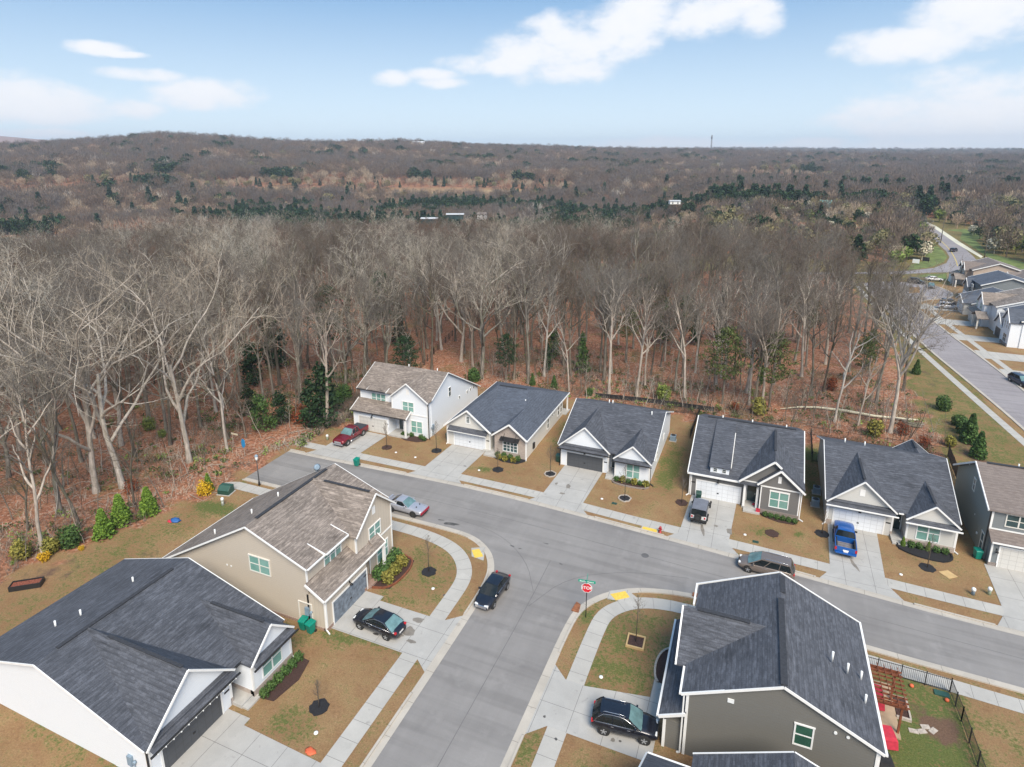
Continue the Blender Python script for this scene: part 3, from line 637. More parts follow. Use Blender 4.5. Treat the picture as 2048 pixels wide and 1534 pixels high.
sheet('pavement', [tuple(at(*p).xy) for p in [(1834, 436), (1872, 452), (1920, 484), (1966, 513), (1962, 516), (1912, 487), (1868, 456), (1833, 437.5)]], .03, M['pale_walk'])
M['line_yellow'] = plain('line_yellow', (.55, .42, .12), .8, .1)
strip('road_line', [tuple(at(*p).xy) for p in [(1838, 445), (1868, 470), (1898, 496), (1912, 520), (1915, 532)]], -.15, .15, .03, M['line_yellow'])
M['grass_far'] = plain('grass_far', (.13, .17, .045), .95, .35, .3)
sheet('lawn', [tuple(at(*p).xy) for p in [(1845, 549), (1893, 547), (1893, 559), (1870, 556), (1830, 553)]], .03, M['grass_far'])
sheet('lawn', [tuple(at(*p).xy) for p in [(1826, 452), (1874, 491), (1888, 504), (1894, 514), (1888, 524), (1862, 534), (1815, 541), (1822, 530), (1850, 520), (1852, 500), (1830, 470)]], .012, M['grass_far'])
sheet('lawn', [tuple(at(*p).xy) for p in [(1890, 460), (1925, 464), (1920, 478), (1985, 520), (2048, 545), (2048, 525), (1975, 505), (1950, 480), (1990, 470), (1930, 458)]], .012, M['grass_far'])
# ---------------------------------------------------------------- houses
class House:
    """local axes: x along the front (left to right seen from the street), y into the lot, z up"""
    def __init__(s, name, label, loc, rz, cat='house', group=None):
        s.o = thing(name, label, cat, (loc[0], loc[1], 0), rz, group); s.trim = MB(); s.gut = MB()
    def add(s, name, mb, mat, parent=None, label=None, bevel=0):
        if name in ('gutter', 'masonry_base', 'siding_vent') and len(mb.cuts) > 1:
            for q in mb.split(): o = s.add(name, q, mat, parent, label, bevel)
            return o
        o = mb.build(name, M[mat] if isinstance(mat, str) else mat, parent or s.o, bevel=bevel)
        if label: o['label'] = label
        return o
    def roof(s, mb, mat, label=None): s.r = s.add('roof', mb, mat, None, label); return s.r
    def window(s, p, axis, w, h, n=2, glass='glass_green', frame='trim_white', cross=False, fw=.10, head=False):
        """p = bottom centre on the wall; axis 'f','b' (front/back, normal -y/+y) or 'l','r' (normal -x/+x)"""
        mb = MB(); gb = MB(); x, y, z = p
        sg = {'f': (0, -1), 'b': (0, 1), 'l': (-1, 0), 'r': (1, 0)}[axis]
        def B(m, u0, u1, d0, d1, z0, z1):
            if axis in 'fb': m.box(x + u0, x + u1, y + sg[1] * d0, y + sg[1] * d1, z + z0, z + z1)
            else: m.box(x + sg[0] * d0, x + sg[0] * d1, y + u0, y + u1, z + z0, z + z1)
        W2 = w / 2
        B(mb, -W2 - fw, W2 + fw, -.02, .05, -fw, 0); B(mb, -W2 - fw - .03, W2 + fw + .03, -.02, .07, h, h + fw * (1.7 if head else 1))
        B(mb, -W2 - fw, -W2, -.02, .05, 0, h); B(mb, W2, W2 + fw, -.02, .05, 0, h)
        pw = w / n
        for i in range(1, n): B(mb, -W2 + i * pw - fw * .6, -W2 + i * pw + fw * .6, -.02, .05, 0, h)
        for i in range(n):
            a = -W2 + i * pw; B(mb, a, a + pw, -.02, .035, h * .48, h * .53)
            if cross:
                B(mb, a + pw * .46, a + pw * .54, -.02, .03, 0, h); B(mb, a, a + pw, -.02, .03, h * .24, h * .27); B(mb, a, a + pw, -.02, .03, h * .74, h * .77)
        B(gb, -W2, W2, -.02, .012, 0, h)
        f = s.add('window', mb, frame); s.add('pane', gb, glass, f); return f
    def garage(s, x0, x1, y, z1, mat='gdoor_white', frame='trim_white'):
        s.trim.box(x0 - .14, x0, y - .05, y + .02, .02, z1 + .14); s.trim.box(x1, x1 + .14, y - .05, y + .02, .02, z1 + .14); s.trim.box(x0, x1, y - .05, y + .02, z1, z1 + .14)
        g = s.add('garage_door', MB().box(x0, x1, y - .02, y + .05, .03, z1), mat)
        hm = MB()
        hm.box((x0 + x1) / 2 - .1, (x0 + x1) / 2 + .1, y - .05, y - .02, z1 * .38, z1 * .38 + .14)
        s.add('handle', hm, 'black_metal', g); return g
    def lamp(s, x, y, z):
        m = MB(); m.box(x - .05, x + .05, y - .06, y - .005, z + .12, z + .32); m.tube([(x, y - .12, z + .22), (x, y - .22, z + .12)], .03, 6); m.tube([(x, y - .22, z + .16), (x, y - .22, z)], [.05, .17], 10)
        s.add('wall_lamp', m, 'black_metal')
    def plaque(s, x, y, z): s.add('number_plaque', MB().box(x - .22, x + .22, y - .03, y - .004, z, z + .14), 'black_metal')
    def door(s, x, y, z, w=.95, h=2.0, mat='glass_dark'):
        s.trim.box(x - w / 2 - .1, x - w / 2, y - .04, y + .02, z, z + h + .1); s.trim.box(x + w / 2, x + w / 2 + .1, y - .04, y + .02, z, z + h + .1); s.trim.box(x - w / 2, x + w / 2, y - .04, y + .02, z + h, z + h + .1)
        d = s.add('door', MB().box(x - w / 2, x + w / 2, y - .03, y + .03, z, z + h), mat); s.add('handle', MB().box(x + w * .36, x + w * .42, y - .08, y - .03, z + .9, z + 1.1), 'pvc_white', d)
    def downspout(s, x, y, z, mat=None, kick=(-.0, -.6)):
        m = MB(); m.box(x - .05, x + .05, y - .05, y + .05, .15, z); m.beam((x, y, .17), (x + kick[0], y + kick[1], .06), .1, .1)
        s.add('downspout', m, mat or 'trim_white')
    def vents(s, pts, h=.45):
        for p in pts: s.add('vent_pipe', MB().tube([(p[0], p[1], p[2] - .25), (p[0], p[1], p[2] + h)], .075, 8), 'pvc_white')
    def ridge(s, p, q, w=.34): s.add('ridge_vent', MB().beam(Vector(p) + Vector((0, 0, .04)), Vector(q) + Vector((0, 0, .04)), w, .07), 'ridge_dark')
    def acap(s, p, q, w=.13, h=.22): s.trim.beam(p, q, w, h)
    def meter(s, x, y, z, axis='l'):
        sg = -1 if axis == 'l' else 1
        m = MB(); m.box(x, x + sg * .18, y - .2, y + .2, z, z + .75); m.tube([(x + sg * .08, y - .35, z - .9), (x + sg * .08, y - .35, z + .35)], .04, 6); m.tube([(x + sg * .08, y + .05, z - .9), (x + sg * .08, y + .05, z)], .05, 6)
        m.tube([(x + sg * .02, y - .42, z + .4), (x + sg * .2, y - .42, z + .4)], .12, 10)
        s.add('meter_box', m, 'meter_grey')
    def finish(s, mat='trim_white', gmat=None):
        if s.trim.v: s.add('trim', s.trim, mat)
        if s.gut.v: s.add('gutter', s.gut, gmat or mat)

def one_storey(h, W, D, g, w, yr, zr, ze, side, roof, gab=None, wingmat=None, base=None, door='gdoor_white', glass='glass_green', porch=1.3, gz=2.0, ov=.32, gx=None, cross=False, gut='trim_white', rv=3):
    """garage gable on the left (g = x0,x1,apex z), wing gable on the right (w = x0,x1,front y,apex z)"""
    gab = gab or side
    gx0, gx1, gzt = g; wx0, wx1, wy, wzt = w; ga = (gx0 + gx1) / 2; wa = (wx0 + wx1) / 2
    sf = (zr - ze) / (yr + ov)                                     # slope of the main roof
    zb = zr - (D + ov - yr) * sf
    zw = lambda y: ze - .16 + sf * (y + ov) if y <= yr else zr - .16 - sf * (y - yr)
    walls = MB()
    walls.prism_x([(porch, .0), (D, .0), (D, zw(D)), (yr, zr - .16), (porch, zw(porch))], .02, W - .02)
    gs = (gzt - ze) / ((gx1 - gx0) / 2); ws = (wzt - ze) / ((wx1 - wx0) / 2)
    walls.prism_y([(gx0, 0), (gx1, 0), (gx1, ze - .12), (ga, gzt - .14), (gx0, ze - .12)], 0, porch + 2.2)
    h.add('wall', walls, side)
    ww = MB(); ww.prism_y([(wx0, 0), (wx1, 0), (wx1, ze - .12), (wa, wzt - .14), (wx0, ze - .12)], wy, porch + 2.2)
    h.add('wall', ww, wingmat or side)
    if base:
        bm = MB(); bm.box(wx0 - .03, wx1 + .03, wy - .04, wy + .3, 0, .62); bm.box(wx0 - .03, wx0 + .1, wy, porch, 0, .62); bm.box(gx1 - .15, gx1 + .04, -.04, .5, 0, .62); bm.box(gx0 - .03, gx0 + .55, -.04, .4, 0, .62)
        h.add('masonry_base', bm, base)
    r = MB(); L0, R0 = -ov, W + ov
    r.slab([(L0, -ov, ze), (R0, -ov, ze), (R0, yr, zr), (L0, yr, zr)]); r.slab([(L0, yr, zr), (R0, yr, zr), (R0, D + ov, zb), (L0, D + ov, zb)])
    # garage gable roof running back into the main slope
    yb = min(yr - .1, -ov + (gzt - ze) / sf + .3); o2 = .2
    r.slab([(gx0 - o2, -.3, ze - .02 - gs * o2 + .05), (ga, -.3, gzt), (ga, 0, gzt), (gx0 - o2, 0, ze - .02 - gs * o2 + .05)]); r.slab([(gx0 + .06, 0, ze + .03 + gs * .06), (ga, 0, gzt), (ga, yb, gzt), (gx0 + .06, yb, ze + .03 + gs * .06)]); r.slab([(ga, -.3, gzt), (gx1 + o2, -.3, ze - .02 - gs * o2 + .05), (gx1 + o2, yb, ze - .02 - gs * o2 + .05), (ga, yb, gzt)])
    yb2 = min(yr - .1, -ov + (wzt - ze) / sf + .3)
    r.slab([(wx0 - o2, wy - .26, ze - .02 - ws * o2 + .05), (wa, wy - .26, wzt), (wa, yb2, wzt), (wx0 - o2, yb2, ze - .02 - ws * o2 + .05)]); r.slab([(wa, wy - .26, wzt), (wx1 + o2, wy - .26, ze - .02 - ws * o2 + .05), (wx1 + o2, 0, ze - .02 - ws * o2 + .05), (wa, 0, wzt)]); r.slab([(wa, 0, wzt), (wx1 - .06, 0, ze + .03 + ws * .06), (wx1 - .06, yb2, ze + .03 + ws * .06), (wa, yb2, wzt)])
    if wingmat != 'brick_pink': r.slab([(wx0 - .05, wy - .62, ze - .30), (wx1 + .05, wy - .62, ze - .30), (wx1 + .05, wy - .003, ze - .05), (wx0 - .05, wy - .003, ze - .05)], .06)
    r.slab([(gx0 - .05, -.72, ze - .34), (gx1 + .05, -.72, ze - .34), (gx1 + .05, -.003, ze - .05), (gx0 - .05, -.003, ze - .05)], .06)
    h.roof(r, roof)
    t = h.trim
    for (x0, a, x1, yy, zt, s_) in ((gx0 - o2, ga, gx1 + o2, -.36, gzt, gs), (wx0 - o2, wa, wx1 + o2, wy - .32, wzt, ws)):
        zl = ze + .03 - s_ * o2
        t.beam((x0 - .02, yy, zl - .08), (a, yy, zt - .07), .09, .15); t.beam((a, yy - .004, zt - .07), (x1 + .02, yy - .004, zl - .08), .09, .15)
    for x in (L0 - .05, R0 + .05): t.beam((x, -ov, ze - .08), (x, yr, zr - .07), .07, .14); t.beam((x, yr + .01, zr - .07), (x, D + ov, zb - .08), .07, .14)
    h.gut.beam((gx0 - .3, -.78, ze - .40), (gx1 + .3, -.78, ze - .40), .12, .11)
    if wingmat != 'brick_pink': h.gut.beam((wx0 - .3, wy - .68, ze - .36), (wx1 + .3, wy - .68, ze - .36), .12, .11)
    h.gut.beam((gx1 + .32, -ov - .05, ze - .1), (wx0 - .32, -ov - .05, ze - .1), .12, .12)
    for x in (gx0 + .05, gx1 - .06): t.box(x - .09, x + .09, -.03, .1, .0, ze - .4)
    for x in (wx0 + .05, wx1 - .04): t.box(x - .08, x + .09, wy - .03, wy + .1, .0, ze - .4)
    t.box(wx1 - .06, wx1 + .03, wy + .1, wy + .22, 0, ze - .2)
    t.box(gx0 - .03, gx0 + .02, .1, .22, 0, ze - .2)
    # porch
    h.add('porch_step', MB().box(gx1 - .1, wx0 + .6, -.95, porch, .0, .28).box(gx1 - .05, wx0 + .3, -1.5, -.95, 0, .15), 'concrete_step')
    dx = (gx1 + wx0) / 2; h.door(dx, porch, .3, min(.95, wx0 - gx1 - .3), 2.0)
    gx = gx or (ga - 2.38, ga + 2.38)
    h.garage(gx[0], gx[1], 0, gz, door); h.lamp((gx[0] + gx[1]) / 2, 0, gz + .22); h.plaque(gx1 - .42, 0, 1.45)
    if rv & 1: h.ridge((1.2, yr, zr), (W - 1.2, yr, zr), .3)
    if rv & 2: h.ridge((ga, .2, gzt), (ga, yb - 2.2, gzt), .24); h.ridge((wa, wy + .4, wzt), (wa, yb2 - 1.6, wzt), .24)
    return dict(ga=ga, wa=wa, sf=sf, zb=zb)

# H3 white, dark garage door
h = House('white_house', 'single storey white house with charcoal roof, dark garage door and two front gables', (-22.6, 71.45), 0)
one_storey(h, 11.8, 15.6, (0, 6.4, 6.0), (7.45, 11.8, -.95, 5.0), 7.9, 6.35, 3.1, 'white_siding', 'roof_charcoal', door='gdoor_dark', gx=(.85, 5.65), rv=0)
h.window((9.75, -.95, .6), 'f', 1.55, 1.75, 2); h.window((11.8, 4.2, 1.0), 'r', .8, 1.3, 1, 'glass_dark'); h.window((11.78, 9.6, 1.6), 'r', .5, .6, 1, 'glass_dark')
h.vents([(4.2, 8.6, 6.1), (4.7, 8.6, 6.1), (10.4, 7.0, 6.0)]); h.downspout(-.06, -.04, 2.9, 'black_metal', (0, -.3)); h.downspout(11.86, -.75, 2.8, 'black_metal', (.5, -.35)); h.finish(gmat='black_metal')
# H5 greige
h = House('pale_grey_house', 'single storey pale grey house with charcoal roof behind the blue pickup', (8.9, 69.85), 0)
one_storey(h, 11.8, 16.2, (0, 6.3, 6.0), (7.4, 11.8, -.85, 5.0), 8.2, 6.4, 3.15, 'greige_siding', 'roof_charcoal', base='brick_pink', gx=(.68, 5.45), rv=2)
h.window((9.35, -.85, .85), 'f', 1.95, 1.75, 2); h.add('gable_vent', MB().box(2.85, 3.35, -.03, .02, 4.1, 4.85), 'trim_white')
rb = MB(); rb.slab([(8.0, 10, 3.9), (10.0, 10, 5.5), (10.0, 14.6, 5.5), (8.0, 14.6, 3.9)]); rb.slab([(10.0, 10, 5.5), (12.0, 10, 3.9), (12.0, 14.6, 3.9), (10.0, 14.6, 5.5)])
h.add('roof', rb, 'roof_charcoal', label='roof over the covered back patio'); h.trim.beam((7.95, 14.62, 3.8), (10, 14.64, 5.42), .07, .14).beam((10, 14.64, 5.42), (12.05, 14.62, 3.8), .07, .14).beam((7.95, 12.5, 3.82), (7.95, 14.6, 3.82), .07, .14).beam((12.05, 12, 3.82), (12.05, 14.6, 3.82), .07, .14); h.add('wall', MB().prism_y([(8.2, 2.8), (11.8, 2.8), (11.8, 3.9), (10, 5.3), (8.2, 3.9)], 11, 14.4), 'greige_siding')
h.ridge((10, 12, 5.5), (10, 14.2, 5.5), .24)
h.vents([(2.0, 9.2, 6.1), (4.1, 9.1, 6.1)]); h.downspout(-.06, .0, 2.9, None, (-.3, -.4)); h.downspout(11.86, -.75, 2.8, None, (.3, -.3)); h.finish()
# S1 white, dark garage, bottom left
h = House('white_house', 'large white single storey house with dark patched roof at bottom left', (-33.75, 20.2), R(90))
p = one_storey(h, 11.75, 18.0, (0, 6.7, 6.25), (7.7, 11.75, -1.1, 5.1), 9.8, 6.2, 3.25, 'white_siding', 'roof_charcoal', base='brick_pink', door='gdoor_dark', gx=(.95, 5.7), gut='black_metal')
h.window((9.7, -1.1, .95), 'f', 1.9, 1.75, 2)
h.vents([(3.3, 13.6, 5.1), (4.6, 12.6, 5.4), (8.8, 12.4, 5.4)]); h.meter(0, 1.7, 1.0); h.downspout(-.06, -.02, 2.95, 'black_metal', (0, -.3)); h.downspout(11.8, -1.05, 2.9, None, (.3, -.2))
lt = MB()
for i in range(12): lt.box(.1 + i * .58, .17 + i * .58, -.90, -.84, 2.74, 2.81)
lt.box(.1, 6.5, -.85, -.84, 2.79, 2.80); h.add('string_light', lt, 'pvc_white'); h.finish(gmat='black_metal')
# H2
h = House('beige_house', 'light beige house with blue grey hipped roof and pink brick window gable', (-39.3, 71.1), 0)
w = MB(); w.box(.02, 11.95, 1.6, 15.8, 0, 2.88); w.prism_y([(0, 0), (6.6, 0), (6.6, 2.95), (3.3, 5.6), (0, 2.95)], 0, 4); h.add('wall', w, 'cream_siding')
h.add('wall', MB().prism_y([(7.4, 0), (11.98, 0), (11.98, 2.8), (9.7, 4.62), (7.4, 2.9)], -.3, 4), 'brick_pink', label='pink brick front of the window gable')
h.add('wall', MB().box(11.99, 12.0, -.25, 4, 0, 2.8).box(7.38, 7.4, -.27, 1.6, 0, 2.8), 'cream_siding')
r = MB(); zt = 5.95
r.slab([(-.3, -.45, 3.0), (3.3, -.45, 5.8), (3.65, 9.6, zt), (-.3, 18.1, 3.0)]); r.slab([(3.3, -.45, 5.8), (6.85, -.45, 3.0), (6.85, 8.4, 3.0), (3.65, 9.6, zt)])
r.slab([(6.4, .0, 3.1), (12.2, .0, 3.1), (8.5, 9.6, zt), (3.65, 9.6, zt), (0.3, .6, 3.15)][:4] and [(.2, .1, 3.1), (11.9, .1, 3.1), (8.5, 9.6, zt), (3.65, 9.6, zt)])
r.slab([(12.25, -.7, 2.95), (12.25, 18.1, 2.95), (8.5, 9.6, zt), (9.7, 5.9, 4.95), (9.7, -.7, 4.93)]); r.slab([(9.7, -.7, 4.93), (7.2, -.7, 3.0), (7.2, 6.5, 3.0), (9.7, 6.5, 4.93)]); r.slab([(-.3, 18.1, 3.0), (12.25, 18.1, 2.95), (8.5, 9.6, zt), (3.65, 9.6, zt)])
h.roof(r, 'roof_navy'); h.add('awning', MB().slab([(.35, -.75, 2.55), (6.3, -.75, 2.55), (6.3, 0, 2.95), (.35, 0, 2.95)], .1), 'roof_charcoal')
t = h.trim
t.beam((-.35, -.5, 2.92), (3.3, -.5, 5.7), .12, .2).beam((3.3, -.504, 5.7), (6.9, -.504, 2.92), .12, .2).beam((7.15, -.75, 2.92), (9.7, -.75, 4.84), .12, .2).beam((9.7, -.754, 4.84), (12.3, -.754, 2.86), .12, .2)
t.beam((12.32, -.7, 2.87), (12.32, 18.1, 2.87), .1, .18).beam((-.35, -.45, 2.9), (-.35, 18.1, 2.9), .1, .18).box(.4, 6.3, -.78, -.7, 2.4, 2.5).box(-.02, .12, -.03, .1, 0, 2.9).box(6.5, 6.64, -.03, .1, 0, 2.9).box(11.9, 12.05, -.33, -.2, 0, 2.8)
h.garage(1.1, 5.85, 0, 2.2, 'gdoor_white'); h.plaque(6.25, 0, 1.5); h.window((3.25, 0, 3.75), 'f', .42, .9, 1, 'glass_dark', cross=True, fw=.16)
h.window((9.72, -.3, .8), 'f', 2.0, 1.75, 2, 'glass_blue', cross=True)
aw = MB(); aw.slab([(8.35, -1.0, 2.55), (11.1, -1.0, 2.55), (11.1, -.32, 2.85), (8.35, -.32, 2.85)], .08); aw.tube([(8.9, -.34, 3.35), (8.9, -.9, 2.65)], .03, 5); aw.tube([(10.6, -.34, 3.35), (10.6, -.9, 2.65)], .03, 5); h.add('awning', aw, 'black_metal')
h.window((12.0, 8.6, .8), 'r', .7, 1.5, 1, 'glass_dark'); h.window((12.0, 10.6, 1.9), 'r', .45, .45, 1, 'glass_dark', fw=.05); h.window((12.0, 11.4, 1.9), 'r', .45, .45, 1, 'glass_dark', fw=.05); h.window((12.0, 13.4, .9), 'r', .7, 1.6, 1, 'glass_dark'); h.window((12.0, 14.7, .9), 'r', .7, 1.6, 1, 'glass_dark')
h.add('porch_step', MB().box(6.2, 8.6, -1.4, 1.6, 0, .22).box(5.6, 7.4, -.5, .2, 0, .3), 'concrete_step'); h.door(7.0, 1.6, .25, .55)
h.add('post', MB().box(12.0, 12.2, 17.6, 17.8, 0, 2.9), 'trim_white'); h.add('patio', MB().box(9.4, 12.5, 15.8, 18, 0, .15), 'concrete_step')
h.downspout(-.06, -.02, 2.8, 'trim_white', (0, -.3)); h.downspout(12.06, -.3, 2.8, 'trim_white', (.1, -.4)); h.vents([(9.0, 7.2, 4.9)]); h.ridge((3.9, 9.6, zt), (8.3, 9.6, zt), .3)
h.add('meter_box', MB().box(12.0, 12.2, 2.2, 2.7, .5, 1.3), 'black_metal'); h.finish()

def two_storey(h, yr, zr, D, zb, side, board, roof, gx, apex, gtop, dorm, uw, glass='glass_green', gz=2.2, gdoor='gdoor_cream', base=None, gar=(0.1, 6.4), W=12.2, wing0=8.0, gy=-1.1, uy=.9, low=3.1, cap='trim_white', zee=5.8, rv=1, go=.35):
    """garage left under a pent roof, two-storey gable on the right (gx = x0,x1), long rear slope down to one storey"""
    g0, g1 = gx; ze = zee
    zf = lambda y: ze - .16 + (zr - ze) / (yr - uy + .3) * (y - uy + .3); sb = (zr - zb) / (D - yr)
    w = MB(); w.prism_x([(uy, 0), (D, 0), (D, zb - .16), (yr, zr - .17), (uy, zf(uy))], .02, W - .02)
    h.add('wall', w, side)
    w = MB(); w.prism_y([(g0, 3.35), (g1, 3.35), (g1, ze - .05), (apex, gtop - .14), (g0, ze - .05)], 0, uy + 3); h.add('wall', w, board, label='upper front gable')
    h.add('wall', MB().box(wing0, g1, .03, uy + 2, 0, 3.35), board); h.add('wall', MB().box(gar[0], gar[1], gy, uy + .2, 0, low - .12), board)
    r = MB(); o = .32; sf = (zr - ze) / (yr - uy + .3)
    r.slab([(-o, uy - .4, ze), (W + o, uy - .4, ze), (W + o, yr, zr), (-o, yr, zr)]); r.slab([(-o, yr, zr), (W + o, yr, zr), (W + o, D + .35, zb - sb * .35), (-o, D + .35, zb - sb * .35)])
    gs = (gtop - ze - .05) / (apex - g0); gs2 = (gtop - ze - .05) / (g1 - apex); yb = yr - .05 if gtop >= zr - .25 else uy - .4 + (gtop - ze) / sf + .2
    r.slab([(g0 - .3, -.35, ze + .05 - gs * .3), (apex, -.35, gtop), (apex, yb, gtop), (g0 - .3, yb, ze + .05 - gs * .3)]); r.slab([(apex, -.35, gtop), (g1 + .3, -.35, ze + .05 - gs2 * .3), (g1 + .3, uy - .3, ze + .05 - gs2 * .3), (apex, uy - .3, gtop)]); r.slab([(apex, uy - .3, gtop), (g1 - .06, uy - .3, ze + .05 + gs2 * .06), (g1 - .06, yb, ze + .05 + gs2 * .06), (apex, yb, gtop)])
    d0, d1 = dorm; r.slab([(d0, uy - .62, ze + .12), (d1, uy - .62, ze + .12), (d1, uy + 2.6, ze + .12 + (sf - .14) * 3.2), (d0, uy + 2.6, ze + .12 + (sf - .14) * 3.2)], .16)
    px1 = wing0 + 1.4
    r.slab([(gar[0] - .3, gy - go, low), (wing0 - .0, gy - go, low), (wing0 - .0, uy, low + 1.15), (gar[0] - .3, uy, low + 1.15)]); r.slab([(wing0, gy - go, low), (px1, gy - go, low), (px1, .0, low + .72), (wing0, .0, low + .72)])
    h.roof(r, roof)
    t = h.trim
    t.beam((g0 - .32, -.42, ze - .04 - gs * .3), (apex, -.42, gtop - .08), .09, .15).beam((apex, -.424, gtop - .08), (g1 + .32, -.424, ze - .04 - gs2 * .3), .09, .15)
    for x in (-o - .05, W + o + .05): t.beam((x, uy - .4, ze - .08), (x, yr, zr - .08), .07, .15).beam((x, yr, zr - .08), (x, D + .35, zb - sb * .35 - .08), .07, .15)
    t.beam((d0 - .04, uy - .62, ze + .02), (d0 - .04, uy + 1.9, ze + .72), .08, .2).beam((d1 + .04, uy - .62, ze + .02), (d1 + .04, uy + 1.9, ze + .72), .08, .2)
    t.box(g0 - .02, g1 + .02, -.04, .01, 3.25, 3.42).beam((gar[0] - .35, gy - go - .01, low - .08), (gar[0] - .35, uy, low + 1.07), .1, .18).beam((px1 + .05, gy - go - .01, low - .08), (px1 + .05, 0, low + .64), .1, .18)
    for x, y in ((g0, 0), (g1 - .14, 0)): t.box(x - .01, x + .15, y - .035, y + .1, 3.42, ze - .1)
    t.box(g1 - .14, g1 + .02, -.01, .1, 0, 3.25); t.box(wing0, wing0 + .12, 0, .1, 0, 3.25); t.box(gar[0] - .02, gar[0] + .12, gy - .03, gy + .1, 0, low - .2); t.box(-.01, .12, uy - .03, uy + .1, low + 1.1, ze - .1)
    h.gut.beam((gar[0] - .3, gy - go - .07, low - .06), (px1, gy - go - .07, low - .06), .12, .12).beam((0 - .3, uy - .46, ze - .06), (d0, uy - .46, ze - .06), .12, .12).beam((d0, uy - .68, ze + .06), (d1, uy - .68, ze + .06), .12, .12).beam((-.3, D + .4, zb - sb * .4 - .06), (W + .3, D + .4, zb - sb * .4 - .06), .12, .12)
    t.box(px1 - .35, px1 - .1, gy - .25, gy, 0, low - .1)
    h.add('porch_step', MB().box(gar[1], px1, gy - .3, uy, 0, .22), 'brick_red' if base else 'concrete_step')
    h.door((gar[1] + wing0) / 2 + .1, uy, .25, .9)
    h.window(((d0 + d1) / 2, uy, uw), 'f', (d1 - d0) * .72, 1.4, 3, glass); h.window((apex, 0, 3.75), 'f', 1.75, 1.4, 2, glass); h.window(((wing0 + g1) / 2 + .2, .03, .6), 'f', 1.75, 1.75, 2, glass)
    h.add('gable_vent', MB().box(apex - .25, apex + .25, -.03, .02, 6.3, 7.1), 'trim_white')
    h.garage(gar[0] + .95, gar[0] + 5.75, gy, gz, gdoor); h.lamp(gar[0] + 3.3, gy, gz + .2); h.plaque(gar[1] - .35, gy, 1.6)
    if base: h.add('masonry_base', MB().box(gar[0] - .04, gar[0] + .9, gy - .04, gy + .3, 0, .35).box(gar[1] - .5, gar[1] + .03, gy - .04, gy + .3, 0, .35).box(wing0 - .03, g1 + .03, -.02, .3, 0, .35).box(-.02, 0.1, gy, D, 0, .25), base)
    if rv: h.ridge((1.0, yr, zr), (W - 1.0, yr, zr), .32)
    if rv: h.ridge((apex, .3, gtop), (apex, yb - 1.4, gtop), .26)
# H1
h = House('white_house', 'two storey white house with brown roof behind the maroon pickup', (-54.7, 71.35), 0)
two_storey(h, 5.6, 8.35, 16.3, 2.45, 'white_siding', 'white_siding', 'roof_brown', (6.1, 12.1), 8.9, 8.15, (1.6, 4.9), 3.85, gar=(.05, 6.2), wing0=7.9, rv=0)
h.window((12.2, 6.5, 4.2), 'r', .7, 1.4, 1, 'glass_dark', 'trim_white', fw=.04)
for y, z in ((9.6, 2.6), (12.3, 2.5), (13.5, 2.5), (14.7, 2.5)): h.window((12.2, y, z), 'r', .42, .45, 1, 'glass_dark', fw=.03)
h.vents([(5.2, 6.5, 7.9), (10.2, 6.5, 7.9)]); h.downspout(12.2, .0, 5.7, 'black_metal', (.3, -.3)); h.meter(12.18, 1.2, 1.0, 'r'); h.finish(gmat='black_metal')
# S2
h = House('beige_house', 'two storey beige house with weathered brown roof beside the black parked sedan', (-32.65, 35.45), R(90))
two_storey(h, 7.1, 8.5, 18.6, 1.95, 'tan_siding', 'tan_board', 'roof_brown', (5.5, 11.4), 8.5, 8.6, (1.9, 5.0), 4.35, gar=(.02, 5.9), W=11.6, wing0=7.4, gy=-.75, uy=1.0, zee=6.0, low=3.3, go=.18, base='brick_red')
h.window((0, 6.2, 3.9), 'l', 2.2, 1.5, 2, 'glass_green', 'trim_cream')
h.add('window', MB().box(-.05, .02, .7, .78, .35, 2.3).box(-.05, .02, 2.1, 2.18, .35, 2.3).box(-.05, .02, .78, 2.1, .35, .43).box(-.05, .02, .78, 2.1, 2.22, 2.3), 'trim_cream', label='cream trim frame round the electric meters')
h.meter(0, 1.2, 1.15); h.add('siding_vent', MB().box(-.04, 0, 9.6, 9.75, 3.5, 3.65).box(-.04, 0, 10.1, 10.25, 3.5, 3.65), 'pvc_white')
h.vents([(1.3, 12.8, 5.3), (3.8, 10.6, 6.5), (6.8, 10.1, 6.8)]); h.downspout(-.02, -.68, 3.0, None, (-.2, -.5)); h.finish()
# the grey mesh curtain across S2's garage opening is part of its door
for ch in h.o.children:
    if ch.name.startswith('garage_door'): ch.data.materials[0] = plain('mesh_curtain', (.17, .20, .24), .8, .35, 2.5); ch['label'] = 'grey mesh screen hung across the garage opening'
# satellite dish on the far slope of S2
d = h; dm = MB(); dm.tube([(11.0, 8.6, 7.55), (11.0, 8.7, 8.2)], .035, 6)
for i in range(1): dm.tube([(11.0, 8.62, 8.2), (10.97, 8.57, 8.22)], [.36, .22], 14); dm.tube([(10.98, 8.6, 8.15), (10.75, 9.3, 8.1)], .02, 5)
h.add('satellite_dish', dm, 'meter_grey')

